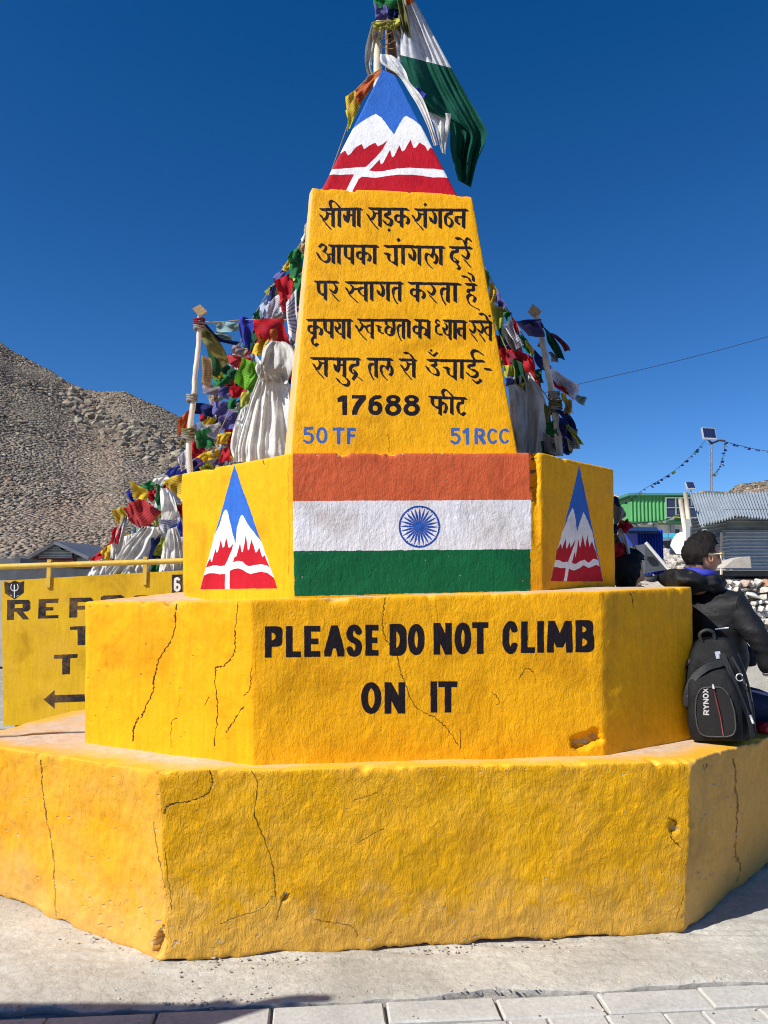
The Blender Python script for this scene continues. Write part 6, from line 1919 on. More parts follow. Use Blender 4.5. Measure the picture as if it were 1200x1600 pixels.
tm = MB()
V = []; Fc = []
nA, nB = 20, 12
c0 = P(1068, 858, 15)
for j in range(nB + 1):
    ph = j / nB * math.pi / 2
    for i in range(nA):
        a = 2 * math.pi * i / nA
        r_ = math.cos(ph) * .25 * (1 + .06 * math.sin(3 * a)); V.append((c0.x + r_ * math.cos(a), c0.y + r_ * math.sin(a), c0.z - .10 + .44 * math.sin(ph) * (1 - .0 * math.cos(a))))
for j in range(nB):
    for i in range(nA):
        Fc.append((j * nA + i, j * nA + (i + 1) % nA, (j + 1) * nA + (i + 1) % nA, (j + 1) * nA + i))
tag(mk('tarp_mound', V, Fc, tarpM, None, True), 'rounded white tarp-covered mound behind the man\'s head', 'tarp')

ts = thing('tin_shed', P(1150, 888, 12), 'silver corrugated tin shed with two buckled roof sheets above the stone wall', 'shed')
def q4(px0, py0, px1, py1, px2, py2, px3, py3, Db, Dt):
    return P(px0, py0, Db), P(px1, py1, Db), P(px2, py2, Dt), P(px3, py3, Dt)
corr(P(1094, 822, 11.4), P(1151, 807, 11.5), P(1136, 773, 13.4), P(1078, 770, 13.4), 13, .024, zincM, ts, 'roof_sheet', rag=.01)
corr(P(1148, 807.5, 11.55), P(1226, 812, 11.55), P(1214, 767, 13.45), P(1133, 772, 13.45), 17, .022, zincM, ts, 'roof_sheet', rag=.02)
corr(P(1222, 812, 11.5), P(1290, 812, 11.5), P(1280, 765, 13.4), P(1210, 767, 13.4), 15, .016, zincM, ts, 'roof_sheet', rag=.02)
corr(P(1128, 892, 12), P(1290, 892, 12), P(1290, 828, 12), P(1128, 828, 12), 12, .018, zincM, ts, 'wall_sheet', along='v')
corr(P(1080, 892, 12.05), P(1134, 892, 12.05), P(1134, 800, 12.05), P(1080, 812, 12.05), 15, .018, zincB, ts, 'wall_sheet', along='v')
corr(P(1132, 832, 12.1), P(1290, 832, 12.1), P(1290, 795, 12.1), P(1132, 795, 12.1), 7, .018, zincB, ts, 'wall_sheet', along='v')
corr(P(1108, 862, 11.96), P(1140, 862, 11.96), P(1136, 832, 11.96), P(1118, 840, 11.96), 5, .018, zincM, ts, 'wall_sheet', along='v')
m = MB(); m.box((P(1190, 0, 12).x, 12.9, P(0, 850, 12).z), (2.0, 1.4, 1.0)); adopt(ts, m.build('inner_wall', darkTin))
m = MB(); m.tube([P(1127, 900, 11.9), P(1127, 832, 11.9)], .02, 6); adopt(ts, m.build('corner_post', woodM))
corr(P(1076, 862, 12.2), P(1092, 838, 12.2), P(1086, 806, 12.2), P(1074, 806, 12.2), 5, .015, zincM, ts, 'side_sheet', along='v')
for (a, b, lb) in (((1063, 780), (1073, 845), 'shorter pale timber post leaning beside the tin shed'), ((1071, 770), (1080, 848), 'taller pale timber post at the tin shed corner')):
    m = MB(); m.tube([P(*a, 12.0), P(*b, 11.8)], .038, 8); tag(m.build('timber_post', woodM, None, True), lb, 'post')
m = MB(); m.add([P(1072, 846, 11.7), P(1078, 846, 11.7), P(1079, 812, 11.7), P(1071, 810, 11.7), P(1072, 846, 11.76), P(1078, 846, 11.76), P(1079, 812, 11.76), P(1071, 810, 11.76)], [(0, 1, 2, 3), (7, 6, 5, 4), (0, 4, 5, 1), (1, 5, 6, 2), (2, 6, 7, 3), (3, 7, 4, 0)])
tag(m.build('grey_board', simple('grey_board_paint', (.40, .42, .43), .6, .1, 4)), 'narrow grey board standing against the pale timber posts', 'board')

def solar(name, lb, quad, D, back):
    t = thing(name, P(*quad[3], D), lb, 'solar panel')
    a, b, c, d = quad
    pts = [P(*a, D + back), P(*b, D + back), P(*c, D), P(*d, D)]
    roofplane(t, pts, .05, alumM, 'frame')
    n = (pts[1] - pts[0]).cross(pts[2] - pts[0]).normalized()
    if n.y > 0:
        n = -n
    for k in range(4):
        def L2(u, v):
            return pts[0].lerp(pts[1], u).lerp(pts[3].lerp(pts[2], u), v) + n * .012 + Vector((0, 0, .004))
        u0, u1 = .06 + k * .225, .06 + k * .225 + .205
        m = MB(); m.quad(L2(u0, .08), L2(u1, .08), L2(u1, .92), L2(u0, .92)); adopt(t, m.build('cell', pvM))
    return t
sp = solar('solar_panel', 'upper solar panel on the tall mast above the tin shed', [(1096, 668), (1117, 669), (1120, 686), (1099, 685)], 20, .25)
sp2 = solar('solar_panel', 'smaller lower solar panel behind the timber posts', [(1070.5, 753), (1083, 753), (1087, 763.5), (1074, 763.5)], 20, .2)
m = MB(); m.tube([P(1079, 764, 20.1), P(1081, 790, 20.1)], .02, 6); adopt(sp2, m.build('stem', steelM))
ms = thing('mast', P(1111, 780, 20.1), 'thin lattice mast carrying the upper solar panel', 'mast')
m = MB(); m.tube([P(1109, 690, 20.1), P(1110, 800, 20.1)], .016, 6); m.tube([P(1112.6, 690, 20.1), P(1113.4, 800, 20.1)], .016, 6)
for k in range(12):
    m.tube([P(1109, 694 + 8 * k, 20.1), P(1113, 698 + 8 * k, 20.1)], .009, 4)
adopt(ms, m.build('lattice', steelM))
m = MB(); m.tube([P(1104, 684, 20.1), P(1112, 693, 20.1), P(1124, 688, 20.1), P(1133, 689, 20.1)], .028, 6); adopt(ms, m.build('arm', simple('dark_arm', (.06, .05, .06), .7, .2, 5)))

def bunting(lb, pts, D, n_, r=.006, sz=.065, mats=('N', 'N', 'DG', 'OL')):
    t = thing('bunting', P(*pts[0], D), lb, 'bunting', 'strings of tiny flags on the mast')
    q = crom([(a, b, D) for a, b in pts], 12)
    m = MB(); m.tube([P(*k) for k in q], r, 4, cap=False); adopt(t, m.build('cord', wireM))
    rr = random.Random(int(pts[0][0]))
    for k in range(n_):
        p = q[int((k + .5) / n_ * (len(q) - 1))]
        c = P(*p); w = sz * rr.uniform(.5, 1.2)
        a = rr.uniform(-.9, .5)
        m = MB(); m.quad(c, c + Vector((w, .02, -.02)), c + Vector((w * .9 + a * .05, .0, -w)), c + Vector((a * .1, -.02, -w * .8)))
        adopt(t, m.build('flag', CM[rr.choice(mats)]))
bunting('string of tiny dark flags sagging from the mast down left to the step', [(1104, 686), (1080, 712), (1050, 738), (1010, 762), (974, 786)], 19, 30)
bunting('short string of tiny flags looping down right of the mast', [(1133, 690), (1130, 712), (1123, 732), (1112, 744)], 19.9, 14, .008, .07)
bunting('string of tiny flags leaving the mast towards the right edge', [(1133, 690), (1160, 697), (1200, 705), (1300, 718)], 20, 14)
bunting('pale string of tiny flags below the green building windows', [(1062, 802), (1040, 812), (1010, 816), (985, 818)], 13.5, 18, .006, .05, ('W', 'K', 'W', 'YG'))
m = MB(); q = crom([(780, 632, 15), (905, 600, 15), (1050, 566, 15), (1200, 526, 15), (1500, 440, 15)], 8); m.tube([P(*k) for k in q], .0055, 4)
tag(m.build('overhead_wire', wireM), 'single thin dark wire crossing the sky on the right', 'wire')

# ------------------------------------------------------------------ unseen board added out of frame to cast the shadow in the lower left corner
k_ = 1 / math.tan(SUN_EL)
sc_ = Gz(415, 1570, -.01)
BH = 2.0
cx_, cy_ = sc_.x + SUN_DIR.x * k_ * BH, sc_.y + SUN_DIR.y * k_ * BH
nb = thing('shadow_board', (cx_ - .9, cy_, 0), 'unseen wooden board on two posts, added out of frame at the left to cast a shadow', 'board')
brd = simple('board_wood', (.30, .22, .14), .8, .25, 12)
m = MB(); m.box((cx_ - .93, cy_ - .01, BH - .55), (1.86, .03, 1.1)); adopt(nb, m.build('panel', brd))
for dx in (-1.8, -.06):
    m = MB(); m.box((cx_ + dx, cy_ + .05, (BH - .1) / 2), (.08, .08, BH - .1)); adopt(nb, m.build('post', brd))
m = MB(); W_ = [(-.10, -.02), (-.02, .055), (.07, .085), (.16, .075), (.185, .045), (.10, .02), (0, 0)]  # flap added to the corner to shape the tip of the cast shadow
m.add([(cx_ + a, cy_ - .012, BH + b) for a, b in W_] + [(cx_ + a, cy_ + .012, BH + b) for a, b in W_], [tuple(range(7))[::-1], tuple(range(7, 14))] + [(i, (i + 1) % 7, 7 + (i + 1) % 7, 7 + i) for i in range(7)])
adopt(nb, m.build('shadow_flap', CM['R']))
# ------------------------------------------------------------------ people
skinM = simple('skin_tanned', (.42, .22, .13), .5, .10, 25, .0006, 220, spec=.4)
hairM = simple('black_hair', (.009, .007, .006), .6, .5, 60, .006, 200, stretch=(1, 1, .35), spec=.2)
jackM = simple('black_jacket', (.009, .009, .0105), .62, .25, 10, .010, 13, spec=.3)
jackB = simple('black_hood_lining', (.018, .018, .02), .7, .25, 10, .006, 22)
blueC = simple('royal_blue_collar', (.03, .04, .38), .7, .25, 12, .005, 40)
jeanM = simple('navy_trousers', (.02, .03, .075), .8, .3, 30, .003, 120)
gloveM = simple('grey_glove', (.10, .10, .10), .7, .3, 30, .002, 120)

def skinned(name, verts, edges, rad, mat, parent, sub=2, noise=0.0, ns=9, seed=1, root=0):
    me = bpy.data.meshes.new(name)
    me.from_pydata([tuple(v) for v in verts], edges, [])
    o = bpy.data.objects.new(name, me); COL.objects.link(o)
    sk = o.modifiers.new('skin', 'SKIN'); sk.use_smooth_shade = True
    for i, r in enumerate(rad):
        d = me.skin_vertices[0].data[i]
        d.radius = (r, r) if not isinstance(r, tuple) else r
        d.use_root = (i == root)
    ss = o.modifiers.new('sub', 'SUBSURF'); ss.levels = sub; ss.render_levels = sub
    dg = bpy.context.evaluated_depsgraph_get()
    ev = o.evaluated_get(dg)
    m2 = bpy.data.meshes.new_from_object(ev)
    bpy.data.objects.remove(o)
    if noise:
        n = len(m2.vertices)
        co = np.zeros(n * 3, np.float32); m2.vertices.foreach_get('co', co); co = co.reshape(-1, 3)
        no = np.zeros(n * 3, np.float32); m2.vertices.foreach_get('normal', no); no = no.reshape(-1, 3)
        # creases run across the limbs
        d = noise * (1.1 * fbm(co[:, 0] * ns * .6 + co[:, 2] * ns * .9, co[:, 1] * ns * .5, co[:, 2] * ns * 2.0, 3, seed) - .7 * np.abs(fbm(co[:, 0] * ns, co[:, 1] * ns, co[:, 2] * ns * 2.2, 2, seed + 4)))
        co = co + no * d[:, None]
        m2.vertices.foreach_set('co', co.ravel().astype(np.float32))
    m2.materials.clear(); m2.materials.append(mat)
    m2.polygons.foreach_set('use_smooth', [True] * len(m2.polygons))
    m2.name = name
    o = bpy.data.objects.new(name, m2); COL.objects.link(o)
    adopt(parent, o)
    return o

def gs(a, c, w):
    return math.exp(-((a - c) / w) ** 2)

def head_pt(d, k=1.0, extra=0.0):
    """surface of a head along direction d (x forward, y left, z up)"""
    x, y, z = d
    X = x * (.092 if x > 0 else .104); Y = y * .076; Z = z * (.122 if z > 0 else .118)
    if z < 0:
        Y *= 1 - .26 * (-z) ** 1.3
        if x < 0:
            X *= 1 - .42 * (-z) ** 1.1
    if x > 0:
        Y *= 1 - .10 * x * x
        X *= 1 - .05 * abs(z)
        fr = max(0, x) ** 2
        nose = gs(Y, 0, .0125) * max(0, min(1, (.022 - Z) / .055)) * (1 if Z > -.034 else gs(Z, -.034, .010))
        X += .027 * nose * fr
        X += .006 * gs(abs(Y), .016, .008) * gs(Z, -.030, .010) * fr
        X -= .009 * gs(abs(Y), .031, .014) * gs(Z, .014, .013) * fr
        X += .005 * gs(Z, .034, .010) * fr * (1 if abs(Y) < .05 else 0)
        X += .007 * gs(Y, 0, .022) * (gs(Z, -.056, .006) + gs(Z, -.070, .007)) * fr
        X -= .004 * gs(Y, 0, .026) * gs(Z, -.0635, .003) * fr
        X += .008 * gs(Y, 0, .024) * gs(Z, -.100, .014) * fr
        Y += math.copysign(.004, Y) * gs(Z, -.012, .014) * gs(x, .6, .25) if abs(Y) > .02 else 0
    p = Vector((X, Y, Z)) * k
    if extra:
        p += p.normalized() * extra
    return p

def head(parent, c, yaw, pitch=0, s=1.0, hair=True, covered=False):
    Rm = Matrix.Rotation(yaw, 3, 'Z') @ Matrix.Rotation(pitch, 3, 'Y')
    nu, nv = 56, 44
    def grid(fn, name, mat, keep=None):
        V = []; Fc = []; K = []
        for j in range(nv + 1):
            th_ = math.pi * j / nv
            for i in range(nu):
                ph = 2 * math.pi * i / nu
                d = Vector((math.sin(th_) * math.cos(ph), math.sin(th_) * math.sin(ph), math.cos(th_)))
                V.append(Vector(c) + Rm @ (fn(d) * s)); K.append(True if keep is None else keep(d))
        for j in range(nv):
            for i in range(nu):
                q = (j * nu + i, j * nu + (i + 1) % nu, (j + 1) * nu + (i + 1) % nu, (j + 1) * nu + i)
                if all(K[a] for a in q):
                    Fc.append(q)
        o = mk(name, V, Fc, mat, None, True); adopt(parent, o); return o
    grid(head_pt, 'head', skinM)
    # ears
    for sd_ in (-1, 1):
        V = []; Fc = []
        for j in range(7):
            for i in range(12):
                a = 2 * math.pi * i / 12; r_ = (1, .93, .72, .6, .42, .2, .05)[j]; dz = (0, .010, .013, .007, .004, .002, .001)[j]
                p = Vector((.006 + .017 * r_ * math.cos(a) - .006 * math.sin(a), sd_ * (.068 + dz * 1.0 + .006 * (1 if math.cos(a) < 0 else 0)), -.008 + .031 * r_ * math.sin(a)))
                V.append(Vector(c) + Rm @ (p * s))
        for j in range(6):
            for i in range(12):
                q = (j * 12 + i, j * 12 + (i + 1) % 12, (j + 1) * 12 + (i + 1) % 12, (j + 1) * 12 + i)
                Fc.append(q if sd_ > 0 else q[::-1])
        adopt(parent, mk('ear', V, Fc, skinM, None, True))
    if hair:
        def keep(d):
            if covered:
                return d.x < .55 or d.z > .6
            if d.z > .52:
                return d.x < .86
            if d.x > .42:
                return False
            if d.z > .10:
                return d.x < .40
            lim = -.42 if d.x < -.25 else (-.10 if d.x < -.02 else .2)
            return d.z > lim
        def fn(d):
            n = float(fbm(d.x * 13, d.y * 13, d.z * 8, 4, 5)) * .013
            th_ = .013 if d.z > 0 else .013 * max(.15, 1 + d.z * 1.6)
            if covered:
                th_ = .022
            return head_pt(d, 1, th_ + n + (.010 if d.z > .75 and d.x > -.2 else 0))
        grid(fn, 'hood' if covered else 'hair', jackM if covered else hairM, keep)
    return Rm

pn = thing('person', (1.78, 4.2, .74), 'seated person in black jacket and yellow-framed sunglasses, facing right beside the monument', 'person')
neck = Vector((1.715, 4.2, 1.49))
skinned('torso', [(1.74, 4.27, .90), (1.82, 4.24, 1.07), (1.81, 4.22, 1.26), (1.745, 4.21, 1.40), (1.72, 4.2, 1.475), (1.845, 4.07, 1.385), (1.935, 3.99, 1.19), (2.00, 4.03, 1.05), (1.84, 4.38, 1.385), (2.0, 4.46, 1.18), (2.09, 4.38, 1.04)],
        [(0, 1), (1, 2), (2, 3), (3, 4), (3, 5), (5, 6), (6, 7), (3, 8), (8, 9), (9, 10)],
        [(.19, .17), (.20, .18), (.185, .175), (.135, .14), .075, .084, .060, .045, .084, .060, .045], jackM, pn, 3, .016, 8)
skinned('trousers', [(1.76, 4.27, .88), (1.84, 4.17, .86), (2.14, 4.1, .84), (2.24, 4.1, .44), (1.84, 4.37, .86), (2.16, 4.4, .84), (2.26, 4.4, .42)],
        [(0, 1), (1, 2), (2, 3), (0, 4), (4, 5), (5, 6)], [.13, .10, .08, .055, .10, .08, .055], jeanM, pn, 2, .006)
for yy in (4.1, 4.4):
    skinned('shoe', [(2.23, yy, .40), (2.27, yy, .365), (2.42, yy, .355)], [(0, 1), (1, 2)], [.045, .05, .036], jackB, pn, 2)
def hand(parent, w, dirv, side, mat, sc=1.0):
    d = Vector(dirv).normalized(); u = Vector((0, 0, 1)); sd_ = d.cross(u).normalized() * side; u = sd_.cross(d) * side
    V = [w, w + d * .045 * sc, w + d * .085 * sc]; Ed = [(0, 1), (1, 2)]; rd = [(.026, .020), (.034, .018), (.036, .015)]
    o = skinned('hand', V, Ed, [(a * sc, b * sc) for a, b in rd], mat, parent, 2)
    for k, L_ in enumerate((.062, .072, .068, .052)):
        o_ = (k - 1.5) * .0185 * sc
        b = w + d * .082 * sc + sd_ * o_
        skinned('finger', [b, b + (d * .6 - u * .25) * L_ * .5 * sc, b + (d * .75 - u * .75) * L_ * .75 * sc, b + (d * .55 - u * 1.2) * L_ * sc], [(0, 1), (1, 2), (2, 3)], [.0095 * sc, .009 * sc, .0085 * sc, .007 * sc], mat, parent, 1)
    b = w + d * .03 * sc - sd_ * .028 * sc
    skinned('thumb', [b, b + (d * .5 - sd_ * .5) * .04 * sc, b + (d * .9 - sd_ * .3 - u * .3) * .062 * sc], [(0, 1), (1, 2)], [.011 * sc, .010 * sc, .008 * sc], mat, parent, 1)
hand(pn, Vector((2.01, 4.035, 1.035)), (.85, .15, -.35), 1, gloveM)
hand(pn, Vector((2.10, 4.37, 1.03)), (.85, -.15, -.3), -1, gloveM)
m = MB(); m.tube([Vector((1.993, 4.026, 1.066)), Vector((2.008, 4.033, 1.042))], .049, 12); adopt(pn, m.build('cuff', simple('pale_cuff', (.45, .42, .38), .8, .3, 30), None, True))
hc = Vector((1.738, 4.2, 1.648))
yaw = math.atan2(.08, .99)
Rm = head(pn, hc, yaw, .05, .97)
skinned('neck', [neck + Vector((-.01, 0, -.06)), neck, hc + Vector((-.018, -.004, -.055))], [(0, 1), (1, 2)], [.062, .058, .060], skinM, pn, 2)
def hp(x, y, z):
    return hc + Rm @ (Vector((x, y, z)) * .97)
# sunglasses: black temple, yellow front frame, dark lenses
gl_ = thing('sunglasses', hp(.09, 0, .015), 'sunglasses with yellow frame and thin dark arms worn by the seated man', 'sunglasses')
ylw = simple('yellow_plastic', (.72, .58, .05), .35, .1, 20, spec=.5)
for sd_ in (-1, 1):
    m = MB(); m.tube([hp(-.012, sd_ * .081, .004), hp(.03, sd_ * .083, .012), hp(.066, sd_ * .078, .017)], [.0022, .003, .0045], 6); adopt(gl_, m.build('temple', simple('pale_arm', (.55, .50, .40), .35, .2, 20), None, True))
    m = MB(); m.tube([hp(-.034, sd_ * .078, .001), hp(-.012, sd_ * .081, .004)], [.0045, .003], 6); adopt(gl_, m.build('tip', ylw, None, True))
    m = MB(); m.tube([hp(.066, sd_ * .079, .018), hp(.083, sd_ * .066, .019), hp(.097, sd_ * .040, .018), hp(.105, sd_ * .008, .015)], [.006, .0085, .0075, .004], 8); adopt(gl_, m.build('rim', ylw, None, True))
    V = [hp(.070, sd_ * .074, .014), hp(.088, sd_ * .060, .014), hp(.101, sd_ * .036, .012), hp(.107, sd_ * .012, .006), hp(.104, sd_ * .014, -.010), hp(.099, sd_ * .034, -.020), hp(.087, sd_ * .056, -.018), hp(.072, sd_ * .071, -.006)]
    V2 = [v + Rm @ Vector((.0025, 0, 0)) for v in V]
    m = MB(); m.add(V + V2, [tuple(range(8)), tuple(range(8, 16))[::-1]] + [(i, (i + 1) % 8, 8 + (i + 1) % 8, 8 + i) for i in range(8)]); adopt(gl_, m.build('lens', glassM))
# thrown-back hood and blue collar
def torus(c, a, b, r, mat, name, parent, tilt=0, seed=1, n=.012, flat=1.0, cut=None):
    V = []; Fc = []; N1, N2 = 48, 18
    T = Matrix.Rotation(tilt, 3, 'Y')
    for i in range(N1):
        A_ = 2 * math.pi * i / N1
        for j in range(N2):
            B_ = 2 * math.pi * j / N2
            rr_ = r * (1 + (.55 * max(0, -math.cos(A_ - yaw)) if cut else 0))
            k = 1 + .0
            p = Vector(((a + rr_ * math.cos(B_)) * math.cos(A_), (b + rr_ * math.cos(B_)) * math.sin(A_), rr_ * math.sin(B_) * flat))
            p *= 1 + n * 8 * float(fbm(p.x * 22, p.y * 22, p.z * 22, 2, seed))
            V.append(Vector(c) + T @ p)
    for i in range(N1):
        for j in range(N2):
            Fc.append((i * N2 + j, ((i + 1) % N1) * N2 + j, ((i + 1) % N1) * N2 + (j + 1) % N2, i * N2 + (j + 1) % N2))
    adopt(parent, mk(name, V, Fc, mat, None, True))
torus((1.700, 4.2, 1.505), .085, .095, .055, jackM, 'hood', pn, .10, 3, .05, .8, True)
torus((1.722, 4.2, 1.555), .066, .074, .022, blueC, 'collar', pn, .16, 5, .012, 1.0)
# reflective shoulder mark
m = MB(); m.tube([P(1118, 983, 3.93), P(1138, 981, 3.93)], .004, 6); adopt(pn, m.build('zip_piping', alumM, None, True))

p2 = thing('person', (1.5, 5.05, .74), 'dark hooded head of a seated person behind the monument, facing right', 'person')
hc2 = P(982, 893, 5.0)
head(p2, hc2, math.atan2(-.15, .98), .25, .98, True, True)
skinned('torso', [(hc2.x - .02, 5.1, .9), (hc2.x - .02, 5.1, 1.15), (hc2.x - .03, 5.05, 1.34), (hc2.x - .02, 5.02, 1.47), (hc2.x - .02, 4.88, 1.32), (hc2.x + .1, 4.85, 1.08), (hc2.x + .22, 4.92, .98), (hc2.x - .02, 5.22, 1.32), (hc2.x + .1, 5.27, 1.08), (hc2.x + .22, 5.2, .98)],
        [(0, 1), (1, 2), (2, 3), (2, 4), (4, 5), (5, 6), (2, 7), (7, 8), (8, 9)], [.15, .16, .15, .10, .09, .065, .05, .09, .065, .05], jackM, p2, 2, .01)
skinned('trousers', [(hc2.x, 5.1, .86), (hc2.x + .08, 5.0, .84), (hc2.x + .42, 4.98, .83), (hc2.x + .5, 4.98, .42), (hc2.x + .08, 5.2, .84), (hc2.x + .42, 5.22, .83), (hc2.x + .5, 5.22, .42)],
        [(0, 1), (1, 2), (2, 3), (0, 4), (4, 5), (5, 6)], [.13, .10, .08, .055, .10, .08, .055], jackB, p2, 2)

# ------------------------------------------------------------------ backpack
bpk = thing('backpack', (1.70, 3.86, .735), 'black backpack with red zip and white RYNOX lettering standing on the base step', 'backpack')
packM = simple('pack_fabric', (.006, .0065, .0075), .7, .3, 18, .004, 60, spec=.25)
packG = simple('pack_panel', (.020, .021, .022), .6, .2, 14, .003, 80, spec=.35)
pipeM = simple('grey_piping', (.055, .055, .055), .5, .15, 20)
byaw = R(-24)
BC = Vector((1.645, 3.85, .745)); BRm = Matrix.Rotation(byaw, 3, 'Z') @ Matrix.Rotation(R(-4), 3, 'Y')
def bp_(x, y, z):
    return BC + BRm @ (Vector((x, y, z)) * .93)
def superloft(levels, mat, name, noise=.006, seed=1, ex=.55):
    V = []; Fc = []; n = 40
    q = crom(levels, 5)
    for k, (z, cx, cy, w, d) in enumerate(q):
        for i in range(n):
            a = 2 * math.pi * i / n
            ca, sa_ = math.cos(a), math.sin(a)
            x = cx + w * math.copysign(abs(ca) ** ex, ca); y = cy + d * math.copysign(abs(sa_) ** ex, sa_)
            e = noise * float(fbm(x * 14 + seed, y * 14, z * 10, 3, seed)) * 2
            V.append(bp_(x + ca * e, y + sa_ * e, z))
    N = len(q)
    for k in range(N - 1):
        for i in range(n):
            Fc.append((k * n + i, k * n + (i + 1) % n, (k + 1) * n + (i + 1) % n, (k + 1) * n + i))
    Fc.append(tuple(reversed(range(n)))); Fc.append(tuple((N - 1) * n + i for i in range(n)))
    adopt(bpk, mk(name, V, Fc, mat, None, True))
superloft([(0, 0, .02, .125, .10), (.02, 0, .02, .15, .13), (.14, 0, .02, .158, .14), (.28, 0, .02, .155, .135), (.40, .008, .02, .135, .12), (.47, .015, .02, .11, .095), (.515, .02, .02, .075, .06), (.525, .02, .02, .03, .03)], packM, 'body', .012, 2)
superloft([(.015, -.012, -.125, .10, .02), (.03, -.012, -.13, .125, .045), (.16, -.012, -.138, .130, .055), (.28, -.012, -.130, .118, .045), (.36, -.008, -.110, .09, .03), (.385, -.005, -.095, .05, .015)], packM, 'front_pocket', .006, 4)
# lettered panel
Af = bp_(-.098, -.1945, .045); Bf = bp_(.085, -.1945, .045); Hf = bp_(-.098, -.1905, .29)
fB = Face('pack_panel', Af, Bf, Hf, 1600, (.014, .015, .016))
def rot_text(word, y0, y1, x0, x1, slope=0.0):
    n = len(word); tot = y0 - y1; adv = tot / n
    for k, ch in enumerate(word):
        ys = y0 - k * adv
        for st in ROM[ch]:
            pts = [(x0 + .9 + b * (x1 - x0 - 1.8) - slope * (y0 - ys), ys - .9 - a * (adv - 2.6)) for a, b in st]
            fB.stroke(pts, ovalnib(2.0, 2.0, 8), (.42, .42, .42), 3, ch in 'O')
rot_text('RYNOX', 1117, 1074, 1099, 1108, .03)
bM = wallmat('pack_lettered_panel', fB, 0, .25, .5)
def slab2():
    n = (Bf - Af).cross(Hf - Af).normalized()
    if n.y > 0:
        n = -n
    V = []; UV = []
    out = []
    for i in range(28):
        a = 2 * math.pi * i / 28
        ca, sa_ = math.cos(a), math.sin(a)
        s_ = .5 + .5 * math.copysign(abs(ca) ** .45, ca); t_ = .5 + .5 * math.copysign(abs(sa_) ** .45, sa_)
        if t_ > .6:
            s_ = .5 + (s_ - .5) * (1 - (t_ - .6) * .7)
        out.append((s_ * fB.W, t_ * fB.Hh))
    for s_, t_ in out:
        V.append(fB.O + fB.S * s_ + fB.T * t_ + n * .004)
    for s_, t_ in out:
        V.append(fB.O + fB.S * s_ + fB.T * t_ - n * .012)
    k = len(out)
    o = mk('lettered_panel', V, [tuple(range(k)), tuple(range(k, 2 * k))[::-1]] + [(i, k + i, k + (i + 1) % k, (i + 1) % k) for i in range(k)], bM)
    uvl = o.data.uv_layers.new(name='UVMap')
    for l in o.data.loops:
        a = out[l.vertex_index % k]
        uvl.data[l.index].uv = ((a[0] + fB.m) * fB.ppm / fB.w, (a[1] + fB.m) * fB.ppm / fB.h)
    adopt(bpk, o)
    m = MB(); m.tube([v + n * .002 for v in V[:k]] + [V[0] + n * .002], .0035, 6, cap=False); adopt(bpk, m.build('piping', pipeM, None, True))
slab2()
m = MB(); m.tube([bp_(.022, -.202, .05), bp_(.018, -.204, .14), bp_(.008, -.203, .22), bp_(.0, -.199, .30)], .0034, 6); adopt(bpk, m.build('zip', simple('red_zip', (.16, .03, .028), .5, .2, 30), None, True))
m = MB(); m.tube([bp_(.0, -.199, .305), bp_(.002, -.205, .282)], .0055, 6); adopt(bpk, m.build('zip_pull', alumM, None, True))
def band(pts, w, name, mat, nrm=None, th=.004):
    V = []; q = crom([tuple(p) for p in pts], 6); Fc = []
    q = [Vector(p) for p in q]
    for i, p in enumerate(q):
        t = (q[min(i + 1, len(q) - 1)] - q[max(0, i - 1)]).normalized()
        n = (p - bp_(0, .02, p.z - BC.z)); n.z *= .3; n.normalize(); s_ = t.cross(n).normalized()
        V += [p - s_ * w / 2, p + s_ * w / 2, p + s_ * w / 2 + n * th, p - s_ * w / 2 + n * th]
    for i in range(len(q) - 1):
        for a, b in ((0, 1), (1, 2), (2, 3), (3, 0)):
            Fc.append((i * 4 + a, i * 4 + b, (i + 1) * 4 + b, (i + 1) * 4 + a))
    adopt(bpk, mk(name, V, Fc, mat))
band([bp_(-.145, -.13, .19), bp_(-.125, -.15, .27), bp_(-.085, -.15, .335), bp_(-.02, -.145, .385), bp_(.05, -.125, .405), bp_(.06, -.11, .44)], .032, 'strap', packG)
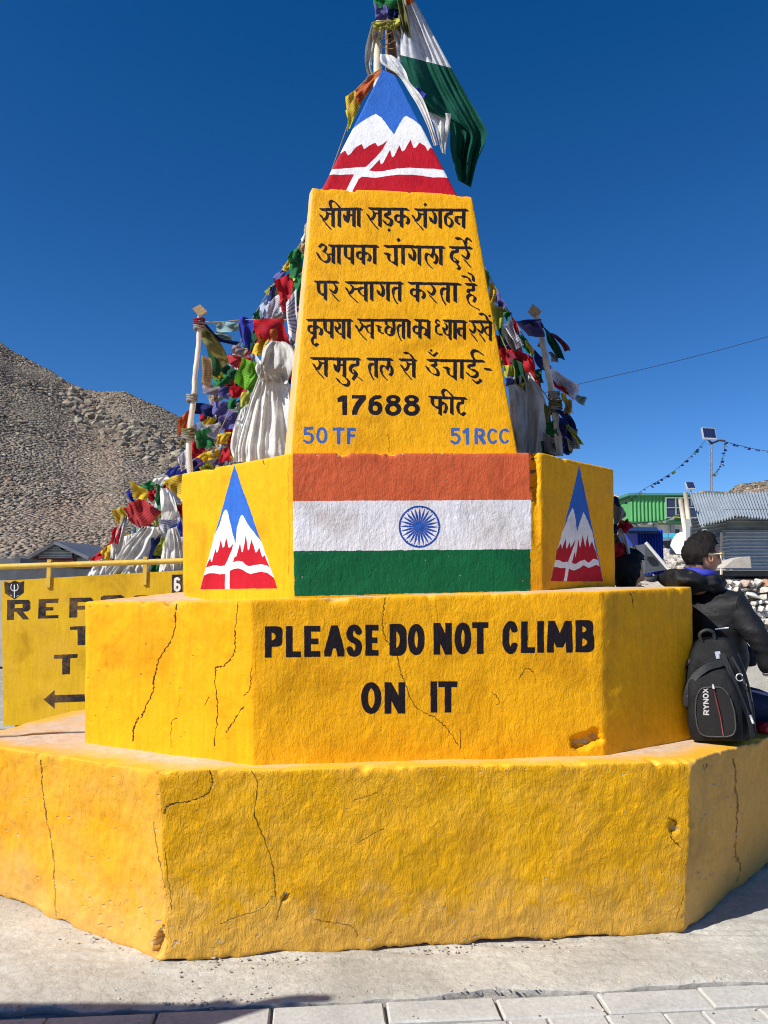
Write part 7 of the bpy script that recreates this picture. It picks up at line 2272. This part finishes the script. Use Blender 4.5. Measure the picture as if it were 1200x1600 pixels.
band([bp_(.055, -.115, .45), bp_(.085, -.125, .36), bp_(.115, -.128, .24), bp_(.145, -.115, .12), bp_(.155, -.10, .03)], .026, 'strap', packG)
band([bp_(.10, -.11, .43), bp_(.135, -.09, .34), bp_(.158, -.08, .22), bp_(.166, -.06, .08)], .010, 'seam_binding', pipeM)
band([bp_(.13, -.03, .44), bp_(.155, -.02, .34), bp_(.172, -.01, .20), bp_(.172, 0, .04)], .010, 'seam_binding', pipeM)
band([bp_(.12, .06, .44), bp_(.15, .07, .34), bp_(.165, .08, .20), bp_(.165, .08, .05)], .012, 'seam_binding', packG)
band([bp_(.035, -.105, .46), bp_(.04, -.115, .425)], .024, 'reflective_tab', alumM)
m = MB(); m.tube([Vector(k) for k in crom([tuple(bp_(-.03, -.04, .50)), tuple(bp_(-.042, -.05, .545)), tuple(bp_(-.01, -.05, .568)), tuple(bp_(.025, -.04, .555)), tuple(bp_(.03, -.03, .51))], 6)], .009, 8); adopt(bpk, m.build('handle', packG, None, True))
m = MB(); rc = bp_(.125, -.135, .33)
m.tube([rc + Vector((.017 * math.cos(a), -.006, .017 * math.sin(a))) for a in [.6 + 5 * k / 12 for k in range(13)]], .0028, 6); adopt(bpk, m.build('buckle_ring', alumM, None, True))
m = MB(); m.tube([bp_(.155, -.125, .14), bp_(.165, -.135, .10)], .006, 8); adopt(bpk, m.build('zip_pull', alumM, None, True))
m = MB(); m.tube([bp_(-.13, -.15, .24), bp_(-.112, -.155, .285)], .003, 6); adopt(bpk, m.build('zip_pull', alumM, None, True))
band([bp_(-.145, -.10, .20), bp_(-.15, -.08, .30), bp_(-.13, -.07, .38), bp_(-.10, -.07, .42)], .02, 'side_flap', packG)

# red pouch on the step behind the backpack
m = MB(); m.box((0, 0, .03), (.16, .10, .06), bev=.02)
rp_ = m.build('red_pouch', simple('red_nylon', (.40, .02, .025), .5, .2, 12, .004, 40)); rp_.location = (1.99, 4.02, .735); tag(rp_, 'small red pouch lying beside the backpack at the right edge', 'pouch')
